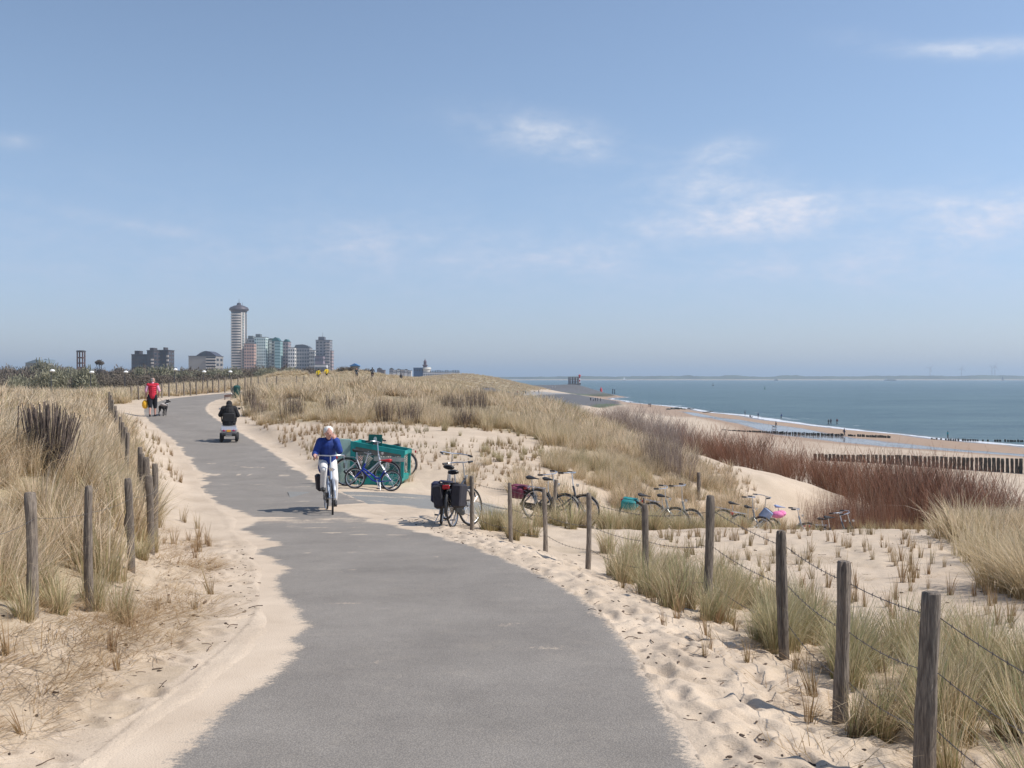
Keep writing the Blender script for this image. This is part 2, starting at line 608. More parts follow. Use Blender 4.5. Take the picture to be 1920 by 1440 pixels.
shore = [(118, 60, 14), (110, 150, 14), (104, 202, 14), (96, 242, 14), (87, 300, 14), (79, 435, 14), (68.5, 533, 14), (63, 640, 14), (125, -30, 14), (78, 730, 14), (60, 800, 14.6)]
ctrl += shore
ctrl += [(x + 6, y, 14.6) for x, y, _ in shore] + [(x + 40, y, 17) for x, y, _ in shore] + [(x + 160, y, 20) for x, y, _ in shore]
ctrl += [(60, 1000, 17), (60, 1400, 18), (300, 1300, 20), (600, 400, 22), (500, 0, 22)]
ctrl = np.array(ctrl, float)
_, _i = np.unique(np.round(ctrl[:, :2], 1), axis=0, return_index=True)
ctrl = ctrl[np.sort(_i)]


def _kern(d2, c2):
    return np.sqrt(d2 + c2)


_c2 = (0.25 + 0.012 * np.hypot(ctrl[:, 0], ctrl[:, 1])) ** 2
_A = _kern(((ctrl[:, None, :2] - ctrl[None, :, :2]) ** 2).sum(2), _c2[None, :])
_n = len(ctrl)
_M = np.zeros((_n + 1, _n + 1))
_M[:_n, :_n] = _A + np.eye(_n) * -0.02 * 0
_M[:_n, _n] = 1
_M[_n, :_n] = 1
_w = np.linalg.lstsq(_M, np.append(ctrl[:, 2], 0), rcond=1e-9)[0]


def rbf(x, y, chunk=30000):
    x, y = np.ravel(x).astype(float), np.ravel(y).astype(float)
    out = np.empty(len(x))
    for s in range(0, len(x), chunk):
        d2 = (x[s:s + chunk, None] - ctrl[None, :, 0]) ** 2 + (y[s:s + chunk, None] - ctrl[None, :, 1]) ** 2
        out[s:s + chunk] = _kern(d2, _c2[None]) @ _w[:_n] + _w[_n]
    return out


# how far blown sand reaches over each edge of the path
_dl = np.array([(-9, .2), (3, .26), (5, .30), (6, .36), (7.3, .42), (8.2, .44), (9.2, .28), (10.7, .16), (12, .26), (14, .42), (17, .28), (19, .55), (21, .1), (24, .0), (27, .2), (30, .1), (37, .02), (45, .0), (60, .0), (200, .0)])
_dr = np.array([(-9, .0), (5, .02), (10, .0), (13, .0), (15, .05), (16.5, .25), (18, .6), (19.5, 1.0), (20.4, .9), (21.2, 0), (25, 0), (26, .2), (30, .25), (40, .1), (60, .1), (200, .05)])


def drift(y, x, off, smooth=False):
    """Cover of blown sand, positive where the sand lies over the asphalt."""
    n1 = fbm(x * .55, y * .9, 4, 3) * 1.3
    n2 = fbm(x * .45 + y * .3, y * 2.6, 5, 11, .6) * 1.1
    L_ = np.interp(y, _dl[:, 0], _dl[:, 1]) * (1 + n1 * 1.2) + n2 * np.interp(y, [3, 9, 14, 25, 40], [.03, .06, .45, .55, .3])
    R_ = np.interp(y, _dr[:, 0], _dr[:, 1]) * (1 + n1) + n2 * np.interp(y, [0, 12, 16, 22, 40], [.03, .06, .5, .4, .25])
    if smooth:
        L_ = np.interp(y, _dl[:, 0], _dl[:, 1]) * (.8 + n1 * .5) - .06
        R_ = np.interp(y, _dr[:, 0], _dr[:, 1]) * (.8 + n1 * .5) - .06
    dl = L_ - (off + HW)          # distance inside the left drift
    dr = R_ - (HW - off)
    return dl, dr


foot = []
for _ in range(1500):
    if random.random() < .62:
        y = random.uniform(2.6, 17)
        x = float(np.interp(y, PATH[:, 0], PATH[:, 1])) + HW + random.uniform(.05, 1.7 if y < 12 else 1.4)
    elif random.random() < .5:
        y = random.uniform(3, 15)
        x = float(np.interp(y, PATH[:, 0], PATH[:, 1])) - HW - random.uniform(.1, 1.5)
    else:
        y = random.uniform(8, 26)
        x = random.uniform(2.5, 4 + y * .35)
    foot.append((x, y, random.uniform(0, 3.14), random.uniform(.008, .026), random.uniform(.10, .17), random.uniform(.045, .075)))
foot = np.array(foot)


def detail(x, y, r):
    """Small relief of the sand (metres, up)."""
    z = fbm(x * .35, y * .35, 3, 21) * .16 * sstep(3, 12, r) * (1 + sstep(40, 200, r) * 2)
    z = z + fbm(x * 1.3, y * 1.3, 4, 31) * .10
    near = r < 40
    z[near] += fbm(x[near] * 5.5, y[near] * 5.5, 3, 41) * .028
    return z


def ground_z(x, y, feet=False):
    sh = np.shape(x)
    x, y = np.ravel(np.asarray(x, float)), np.ravel(np.asarray(y, float))
    r = np.hypot(x, y)
    h = rbf(x, y)
    off, hp, yp = path_coord(main_c, main_n, x, y)
    offs, hs, ys = path_coord(side_c, side_n, x, y)
    det = detail(x, y, r)
    beach = sstep(9.8, 11.3, h)
    z = EYE - h + det * (1 - .75 * beach)
    a = np.abs(off)
    # shoulder beside the path
    w = 1 - sstep(HW + .05, HW + .9, a)
    z = z * (1 - w) + (EYE - hp + np.where(off < 0, .006, -.008) + det * .14) * w
    dl, dr = drift(yp, x, off, True)
    d = np.maximum(dl, dr)
    inside = a < HW + .02
    cover = sstep(-.10, .22, d)
    zin = EYE - hp - .045 + cover * np.where(off < 0, .06, .042) + det * .10 * cover
    k = sstep(HW - .30, HW - .09, a)
    zin = np.maximum(zin, EYE - hp - .045 + k * .041)
    z = np.where(inside, zin, z)
    # concrete side path
    a2 = np.abs(offs)
    w2 = (1 - sstep(SHW + .05, SHW + .8, a2)) * (a > HW)
    z = z * (1 - w2) + (EYE - hs + .02 + det * .3) * w2
    n3 = fbm(x * .8, y * 2.0, 4, 77)
    cov2 = sstep(-.05, .2, n3 - .12 + (a2 - SHW) * .8 + sstep(-1.2, .6, x) * .5)
    ins2 = (a2 < SHW) & (a > HW - .4)
    z = np.where(ins2, EYE - hs - .035 + cov2 * .06, z)
    if feet:
        m = np.where((r < 30) & (a > HW))[0]
        if len(m):
            xm, ym = x[m], y[m]
            add = np.zeros(len(m))
            order = np.argsort(ym)
            ysrt = ym[order]
            for fx, fy, fa, dp, la, lb in foot:
                i0, i1 = np.searchsorted(ysrt, fy - .4), np.searchsorted(ysrt, fy + .4)
                idx = order[i0:i1]
                idx = idx[np.abs(xm[idx] - fx) < .4]
                if len(idx) == 0:
                    continue
                ux, uy = xm[idx] - fx, ym[idx] - fy
                p = (ux * math.cos(fa) + uy * math.sin(fa)) / la
                q = (-ux * math.sin(fa) + uy * math.cos(fa)) / lb
                e = p * p + q * q
                add[idx] += -dp * np.exp(-e * 1.3) + dp * .45 * np.exp(-(np.sqrt(e) - 1.5) ** 2 * 4)
            z[m] += add
    return z.reshape(sh)


def gz(x, y):
    return float(ground_z(np.array([x]), np.array([y]))[0])


def hit(px, py, y0=3.0, y1=1500.0):
    """First ground point along the sight line through a photo pixel."""
    Y = np.geomspace(y0, y1, 500)
    X = (px - PX0) / FP * Y
    d = (EYE - (py - PY0) / FP * Y) - ground_z(X, Y)
    i = np.where(d < 0)[0]
    if len(i) == 0:
        return Vector((X[-1], Y[-1], 0))
    i = i[0]
    if i == 0:
        return Vector((X[0], Y[0], EYE - (py - PY0) / FP * Y[0]))
    t = d[i - 1] / (d[i - 1] - d[i])
    y = Y[i - 1] + (Y[i] - Y[i - 1]) * t
    x = (px - PX0) / FP * y
    return Vector((x, y, gz(x, y)))


# wet sand and tidal pools, a channel parallel to the shore (X, Y, half width)
POOL = np.array([(64, 375, 2), (64.3, 330, 4), (64, 285, 7), (64.5, 245, 9), (65.5, 210, 9), (69, 185, 8), (74, 171, 6.5), (82, 158, 5.5), (95, 140, 4)])


def pool_mask(x, y):
    d = np.full(x.shape, -99.0)
    pc = cr(POOL, 8)
    for i in range(len(pc) - 1):
        a, b = pc[i, :2], pc[i + 1, :2]
        ab = b - a
        t = np.clip(((x - a[0]) * ab[0] + (y - a[1]) * ab[1]) / (ab ** 2).sum(), 0, 1)
        w = pc[i, 2] + (pc[i + 1, 2] - pc[i, 2]) * t
        d = np.maximum(d, 1 - np.hypot(x - a[0] - ab[0] * t, y - a[1] - ab[1] * t) / w)
    return d


# grass cover: soft patches (X, Y, rx, ry, weight); several kinds share the field
def blob(x, y, cx, cy, rx, ry, rot=0.0):
    c, s = math.cos(rot), math.sin(rot)
    u = ((x - cx) * c + (y - cy) * s) / rx
    v = (-(x - cx) * s + (y - cy) * c) / ry
    return np.clip(1.35 - np.sqrt(u * u + v * v), 0, 1)


def poly_in(x, y, poly, soft=.5):
    """Signed distance style mask for a polygon, 1 inside, fading over soft metres."""
    poly = np.array(poly, float)
    inside = np.zeros(x.shape, bool)
    dm = np.full(x.shape, 1e9)
    j = len(poly) - 1
    for i in range(len(poly)):
        xi, yi = poly[i]; xj, yj = poly[j]
        c = ((yi > y) != (yj > y)) & (x < (xj - xi) * (y - yi) / (yj - yi + 1e-12) + xi)
        inside ^= c
        ex, ey = xj - xi, yj - yi
        t = np.clip(((x - xi) * ex + (y - yi) * ey) / (ex * ex + ey * ey + 1e-9), 0, 1)
        dm = np.minimum(dm, np.hypot(x - xi - ex * t, y - yi - ey * t))
        j = i
    d = np.where(inside, dm, -dm)
    return np.clip(d / soft + .5, 0, 1)


G_EDGE = [(-2.5, 72), (-.5, 66.5), (1.8, 61), (3.4, 56.5), (4.3, 51), (4.7, 53), (4.3, 57.5), (3.9, 62), (2.0, 67.5), (-.8, 74)]
G_LEFT = [(-4.8, 3.5), (-4.1, 5.0), (-3.5, 6.3), (-3.62, 7.6), (-3.85, 8.8), (-4.35, 10.2), (-4.75, 12), (-5.25, 13.8), (-5.9, 15.5), (-6.6, 17.4), (-7.6, 20), (-9.4, 24.5), (-11, 29), (-13.3, 34), (-15.4, 39), (-18.6, 45), (-20.2, 50), (-20.8, 56), (-20.8, 70), (-22.5, 90), (-26, 120), (-29.5, 145), (-60, 150), (-60, 2), (-12, -6), (-4, -2)]
G_HILL = [(-9.2, 40.5), (-6, 40), (-2, 39), (.5, 37), (2.6, 34.5), (4.8, 33.5), (7.0, 37.5), (6.4, 41), (6.1, 45), (5.2, 50), (4.5, 54), (4.2, 58), (4.2, 62), (2.9, 69), (1.6, 76), (.5, 92), (-5, 115), (-24, 142), (-15.8, 80), (-15.6, 62), (-14.9, 54), (-12.4, 48)]
G_MID = [(-3, 26.5), (.2, 25.3), (2.8, 26.2), (5.6, 27.8), (8, 30.5), (9.2, 33.5), (8.7, 36.3), (7, 38), (4.6, 36), (2.5, 33), (.6, 30)]
G_RIGHT = [(1.75, 8.6), (1.35, 12), (.4, 15.2), (-.6, 17.8), (1.2, 18.0), (2.1, 14.4), (2.6, 12), (2.9, 10), (3.6, 8.5), (4.6, 7.5), (6, 7.5), (8.5, 7.2), (8.5, -2), (3, -2), (2.25, 3), (2.2, 5.3), (2.2, 7.3)]
G_BANK = [(6.0, 11.2), (6.6, 14), (8.2, 18), (9.8, 21.5), (12.6, 23.5), (15, 20), (16.5, 12), (17, 4), (12, 3), (8, 8)]
G_HIDE = [(-.3, 19.9), (.4, 18.9), (2.2, 19.5), (4.6, 22.2), (7.3, 24.9), (9.3, 26.9), (8.2, 27.0), (5.6, 25.0), (3.6, 23.4), (1.2, 21.3)]
G_FILL = [(-23.5, 97), (-15, 94), (-8, 108), (-11, 150), (-36, 152), (-30, 125)]
G_CREST = [(2.5, 20.4), (4.4, 22.6), (6.8, 24.7), (9.5, 26.5), (12.5, 28.5), (14.5, 26.5), (12.6, 23.5), (9.3, 23.6), (6, 22), (4, 20.6)]
G_FARLEFT = [(-29.5, 145), (-60, 150), (-70, 260), (-45, 420), (-62, 560), (-60, 640), (10, 640), (24, 624), (15, 565), (3, 505), (-8, 455), (-12, 380), (-8, 300), (-9, 200), (-9, 140), (-5, 100), (-12, 100)]
# ------------------------------------------------------------ ground sheet
def ground_material():
    m = bpy.data.materials.new('dune_sand')
    m.use_nodes = True
    N, L = m.node_tree.nodes, m.node_tree.links
    b = N['Principled BSDF']
    geo = N.new('ShaderNodeNewGeometry')
    pos = geo.outputs['Position']

    def noise(scale, det=5, rough=.55, vec=pos, dist=0):
        n = N.new('ShaderNodeTexNoise')
        n.inputs['Scale'].default_value = scale
        n.inputs['Detail'].default_value = det
        n.inputs['Roughness'].default_value = rough
        n.inputs['Distortion'].default_value = dist
        L.new(vec, n.inputs['Vector'])
        return n.outputs['Fac']

    def ramp(fac, stops):
        r = N.new('ShaderNodeValToRGB')
        e = r.color_ramp.elements
        while len(e) < len(stops):
            e.new(.5)
        for i, (p, c) in enumerate(stops):
            e[i].position = p
            e[i].color = (*c, 1) if isinstance(c, tuple) else (c, c, c, 1)
        L.new(fac, r.inputs[0])
        return r.outputs[0]

    def mix(f, a, b_, mode='MIX'):
        x = N.new('ShaderNodeMix')
        x.data_type = 'RGBA'
        x.blend_type = mode
        for s, v in (('Factor', f), ('A', a), ('B', b_)):
            if isinstance(v, (int, float)):
                x.inputs[s].default_value = v
            elif isinstance(v, tuple):
                x.inputs[s].default_value = (*v, 1)
            else:
                L.new(v, x.inputs[s])
        return x.outputs['Result']

    def att(nm):
        a = N.new('ShaderNodeAttribute')
        a.attribute_name = nm
        return a.outputs['Fac']
    base = ramp(noise(.9, 6), [(.3, (.50, .40, .30)), (.7, (.61, .50, .385))])
    grain = ramp(noise(140, 3, .7), [(.3, (.78, .78, .78)), (.7, (1.08, 1.08, 1.08))])
    base = mix(1.0, base, grain, 'MULTIPLY')
    # scattered bits of dead grass and droppings
    spk = ramp(noise(38, 2, .5), [(.665, 0.0), (.72, 1.0)])
    spk2 = mix(1.0, spk, ramp(noise(1.1, 3), [(.42, .0), (.62, .8)]), 'MULTIPLY')
    base = mix(spk2, base, (.17, .125, .085))
    lit = noise(9, 6, .7)
    litter = ramp(lit, [(.3, (.20, .145, .085)), (.52, (.33, .25, .155)), (.75, (.46, .36, .24))])
    base = mix(att('litter'), base, litter)
    # vegetation floor under the dense grass
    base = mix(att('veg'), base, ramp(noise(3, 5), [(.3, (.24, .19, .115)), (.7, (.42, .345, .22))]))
    # stone revetment
    base = mix(att('stone'), base, ramp(noise(1.3, 5, .75), [(.3, (.07, .07, .075)), (.7, (.17, .165, .165))]))
    base = mix(att('green'), base, (.075, .115, .03))
    base = mix(att('pave'), base, (.30, .29, .28))
    base = mix(att('reed'), base, (.11, .085, .07))
    dampc = mix(att('damp'), base, mix(1.0, base, (.66, .58, .54), 'MULTIPLY'))
    base = mix(att('wet'), dampc, (.20, .165, .145))
    L.new(base, b.inputs['Base Color'])
    rg = N.new('ShaderNodeMapRange')
    rg.inputs['To Min'].default_value = .95
    rg.inputs['To Max'].default_value = .09
    L.new(att('wet'), rg.inputs[0])
    L.new(rg.outputs[0], b.inputs['Roughness'])
    b.inputs['Specular IOR Level'].default_value = .3
    bp = N.new('ShaderNodeBump')
    bp.inputs['Strength'].default_value = .55
    bp.inputs['Distance'].default_value = .03
    inv = N.new('ShaderNodeMath')
    inv.operation = 'SUBTRACT'
    inv.inputs[0].default_value = .55
    L.new(att('wet'), inv.inputs[1])
    inv.use_clamp = True
    L.new(inv.outputs[0], bp.inputs['Strength'])
    nn = N.new('ShaderNodeMath')
    nn.operation = 'ADD'
    L.new(noise(7, 6, .6), nn.inputs[0])
    n5 = N.new('ShaderNodeMath')
    n5.operation = 'MULTIPLY'
    n5.inputs[1].default_value = .35
    L.new(noise(60, 4, .6), n5.inputs[0])
    L.new(n5.outputs[0], nn.inputs[1])
    L.new(nn.outputs[0], bp.inputs['Height'])
    L.new(bp.outputs[0], b.inputs['Normal'])
    return m


def polar_grid(radii, angles):
    rr, aa = np.meshgrid(radii, angles, indexing='ij')
    x, y = rr * np.sin(aa), rr * np.cos(aa)
    nr, na = rr.shape
    i = np.arange(nr - 1)[:, None] * na + np.arange(na - 1)[None, :]
    F = np.stack([i, i + 1, i + na + 1, i + na], -1).reshape(-1, 4)
    return x.ravel(), y.ravel(), F[:, ::-1]


def field_veg(x, y):
    """0..1 density of tall grass."""
    v = poly_in(x, y, G_LEFT, .7)
    v = np.maximum(v, poly_in(x, y, G_HILL, 1.5))
    v = np.maximum(v, poly_in(x, y, G_FILL, 3.0))
    v = np.maximum(v, poly_in(x, y, G_FARLEFT, 6.0))
    return v


def build_ground():
    radii = np.concatenate([np.geomspace(.8, 2.4, 40)[:-1], np.geomspace(2.4, 24, 560)[:-1], np.geomspace(24, 900, 400)[:-1], np.geomspace(900, 1800, 24)])
    ang = np.radians(np.linspace(-60, 56, 900))
    x, y, F = polar_grid(radii, ang)
    z = ground_z(x, y, True)
    n1 = fbm(x * .7, y * .7, 4, 51)
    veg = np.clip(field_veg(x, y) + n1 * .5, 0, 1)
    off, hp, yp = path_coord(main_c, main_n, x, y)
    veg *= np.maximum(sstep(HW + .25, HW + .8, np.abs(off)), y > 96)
    lit = blob(x, y, -3.0, 5.4, 1.25, 2.6, -.15) + blob(x, y, -3.3, 8.8, 1.0, 2.2, .3) * .9 + blob(x, y, -4.3, 12, .9, 2.6, .4) * .7 + blob(x, y, 2.6, 9, .9, 4, -.05) * .55 + blob(x, y, 3.8, 6, 1.8, 3.5) * .45
    lit += poly_in(x, y, G_RIGHT, 1.2) * .5 + poly_in(x, y, G_BANK, 1.5) * .6 + poly_in(x, y, G_MID, 1.2) * .5 + poly_in(x, y, G_CREST, 1.2) * .45
    lit = .5 * np.clip(lit * .12 * (1 + n1) + sstep(.35, .75, lit * (.75 + fbm(x * 2.2, y * 4, 4, 61, .65) * 2.2)) * .55, 0, 1) * (np.abs(off) > HW + .1)
    h = EYE - z
    pm = pool_mask(x, y)
    shore_n = fbm(x * .06, y * .03, 4, 71)
    onb = (h > 10.6) & (x > 25)
    wet = sstep(0, .28, pm + shore_n * .9) * onb
    wet = np.maximum(wet, sstep(13.62, 13.9, h) * .85 * onb)
    damp = sstep(11.4, 12.6, h + shore_n * 1.4) * onb
    damp = np.maximum(damp, sstep(-.9, -.1, pm + shore_n * .5) * onb)
    stone = np.maximum(poly_in(x, y, [(-8, 150), (4, 140), (13, 200), (23, 310), (31, 372), (47, 432), (57, 530), (32, 545), (28, 520), (14, 500), (2, 430), (-8, 400)], 2.5),
                       poly_in(x, y, [(20, 650), (45, 655), (72, 700), (74, 760), (20, 780), (10, 700)], 4))
    green = poly_in(x, y, [(28, 372), (34, 380), (50, 440), (44, 446), (36, 425)], 3) + poly_in(x, y, [(24, 640), (46, 650), (74, 705), (66, 705), (44, 670), (26, 662)], 3) * .8
    pave = poly_in(x, y, [(-14, 420), (-8, 432), (14, 494), (30, 516), (30, 545), (10, 540), (-14, 470)], 2)
    green = green * (.6 + n1)
    me = np_mesh('ground', np.stack([x, y, z], 1), F, ground_material(), True,
                 {'veg': veg, 'litter': lit, 'wet': wet, 'damp': damp, 'stone': stone, 'green': np.clip(green, 0, 1), 'pave': pave, 'reed': x * 0})
    o = link_mesh('ground', me)
    tag(o, 'pale dune sand and beach sloping down to the sea', 'ground', kind='structure')


build_ground()


# ------------------------------------------------------------ paths
def asphalt(name, c0, c1, sandy=True):
    m = bpy.data.materials.new(name)
    m.use_nodes = True
    N, L = m.node_tree.nodes, m.node_tree.links
    b = N['Principled BSDF']
    b.inputs['Roughness'].default_value = .85
    b.inputs['Specular IOR Level'].default_value = .3
    pos = N.new('ShaderNodeNewGeometry').outputs['Position']

    def noise(scale, det=4, rough=.55, vec=pos):
        n = N.new('ShaderNodeTexNoise')
        n.inputs['Scale'].default_value = scale
        n.inputs['Detail'].default_value = det
        n.inputs['Roughness'].default_value = rough
        L.new(vec, n.inputs['Vector'])
        return n.outputs['Fac']

    def ramp(fac, stops):
        r = N.new('ShaderNodeValToRGB')
        e = r.color_ramp.elements
        for i, (p, c) in enumerate(stops):
            e[i].position = p
            e[i].color = (*c, 1) if isinstance(c, tuple) else (c, c, c, 1)
        L.new(fac, r.inputs[0])
        return r.outputs[0]

    def mix(f, a, b_, mode='MIX'):
        x = N.new('ShaderNodeMix')
        x.data_type = 'RGBA'
        x.blend_type = mode
        for s, v in (('Factor', f), ('A', a), ('B', b_)):
            if isinstance(v, (int, float)):
                x.inputs[s].default_value = v
            elif isinstance(v, tuple):
                x.inputs[s].default_value = (*v, 1)
            else:
                L.new(v, x.inputs[s])
        return x.outputs['Result']
    base = ramp(noise(.8, 6, .7), [(.3, c0), (.7, c1)])
    base = mix(ramp(noise(2.6, 6, .75), [(.52, 0.0), (.75, .30)]), base, (.38, .335, .28))
    vor = N.new('ShaderNodeTexVoronoi')
    vor.inputs['Scale'].default_value = 90
    L.new(pos, vor.inputs['Vector'])
    base = mix(1.0, base, ramp(vor.outputs['Distance'], [(.1, (1.22, 1.21, 1.18)), (.6, (.80, .80, .80))]), 'MULTIPLY')
    base = mix(1.0, base, ramp(noise(260, 2, .8), [(.35, (.72, .72, .72)), (.65, (1.25, 1.24, 1.22))]), 'MULTIPLY')
    at = N.new('ShaderNodeAttribute')
    at.attribute_name = 'sandy'
    add = N.new('ShaderNodeMath')
    add.operation = 'MULTIPLY_ADD'
    L.new(noise(30, 5, .75), add.inputs[0])
    add.inputs[1].default_value = .9
    L.new(at.outputs['Fac'], add.inputs[2])
    thr = ramp(add.outputs[0], [(.72, 0.0), (.93, 1.0)])
    base = mix(thr, base, ramp(noise(1.5, 4), [(.3, (.50, .40, .30)), (.7, (.61, .50, .385))]))
    L.new(base, b.inputs['Base Color'])
    bp = N.new('ShaderNodeBump')
    bp.inputs['Strength'].default_value = .35
    bp.inputs['Distance'].default_value = .006
    L.new(vor.outputs['Distance'], bp.inputs['Height'])
    L.new(bp.outputs[0], b.inputs['Normal'])
    return m


def ribbon(c, nrm, hw, ncross, step):
    d = np.r_[0, np.cumsum(np.linalg.norm(np.diff(c[:, :2], axis=0), axis=1))]
    s = [0.0]
    while s[-1] < d[-1]:
        yy = np.interp(s[-1], d, c[:, 1])
        s.append(s[-1] + step * max(1.0, yy / 14.0))
    s = np.array(s[:-1])
    C = np.stack([np.interp(s, d, c[:, k]) for k in range(3)], 1)
    Nn = np.stack([np.interp(s, d, nrm[:, k]) for k in range(2)], 1)
    t = np.linspace(-hw, hw, ncross)
    x = C[:, None, 0] + Nn[:, None, 0] * t
    y = C[:, None, 1] + Nn[:, None, 1] * t
    e = 1 + fbm(C[:, 1] * 2.3, C[:, 1] * 0, 4, 95)[:, None] * .035 * sstep(.85, 1, np.abs(t) / hw)[None]
    x = C[:, None, 0] + Nn[:, None, 0] * t * e
    y = C[:, None, 1] + Nn[:, None, 1] * t * e
    h = C[:, None, 2] + 0 * t
    i = np.arange(len(s) - 1)[:, None] * ncross + np.arange(ncross - 1)[None]
    F = np.stack([i, i + 1, i + ncross + 1, i + ncross], -1).reshape(-1, 4)
    return x.ravel(), y.ravel(), h.ravel(), F, np.broadcast_to(t, x.shape).ravel()


def build_paths():
    x, y, h, F, t = ribbon(main_c[main_c[:, 1] < 96], main_n[main_c[:, 1] < 96], HW + .02, 70, .05)
    r = np.hypot(x, y)
    ragged = fbm(y * 2.2, y * .1 + np.sign(t) * 5, 4, 91) * .10 * sstep(HW - .12, HW, np.abs(t))
    dl, dr = drift(y, x, t)
    d = np.maximum(dl, dr)
    s = sstep(-.20, .12, d) * .6
    streak = fbm(x * 1.1, y * 3.2, 5, 101)
    spots = sstep(.27, .36, fbm(x * 3.3, y * 3.3, 3, 109)) * .3 * (y < 20)
    patch = sstep(.16, .3, streak) * np.interp(y, [0, 5, 8.3, 8.8, 9.6, 10.2, 14, 16, 21, 27, 29, 32, 36], [0, .12, .3, .42, .42, .1, .15, .45, .42, .3, .55, .3, .05])
    line = np.exp(-((y - 18.0 - fbm(x * .7, y * .0, 3, 5) * 2.4) / .8) ** 2) * .36 + np.exp(-((y - 27.4) / .35) ** 2) * .4 * (fbm(x * 2.2, y * .3, 3, 6) > -.03)
    s = np.maximum(np.maximum(s, spots), patch) + line
    s = s + fbm(x * 3, y * 7, 4, 111) * .28 * (s > .02)
    s = np.clip(s, 0, 1)
    z = EYE - h + fbm(x * .8, y * .8, 2, 121) * .006
    me = np_mesh('path', np.stack([x + 0 * ragged, y, z], 1), F, asphalt('asphalt', (.215, .195, .175), (.30, .274, .246)), True, {'sandy': s})
    tag(link_mesh('path', me), 'grey asphalt cycle path winding through the dunes', 'path', kind='structure')
    x, y, h, F, t = ribbon(side_c, side_n, SHW, 30, .12)
    n = fbm(x * .9, y * 2.5, 4, 131)
    s = np.clip(sstep(.0, .35, n) * .4 + sstep(-.8, .6, x) * .6, 0, .95)
    me = np_mesh('side_path', np.stack([x, y, EYE - h + .004], 1), F, asphalt('concrete_slabs', (.22, .22, .212), (.28, .28, .27)), True, {'sandy': s})
    tag(link_mesh('side_path', me), 'pale concrete side path branching to the beach', 'path', kind='structure')


build_paths()


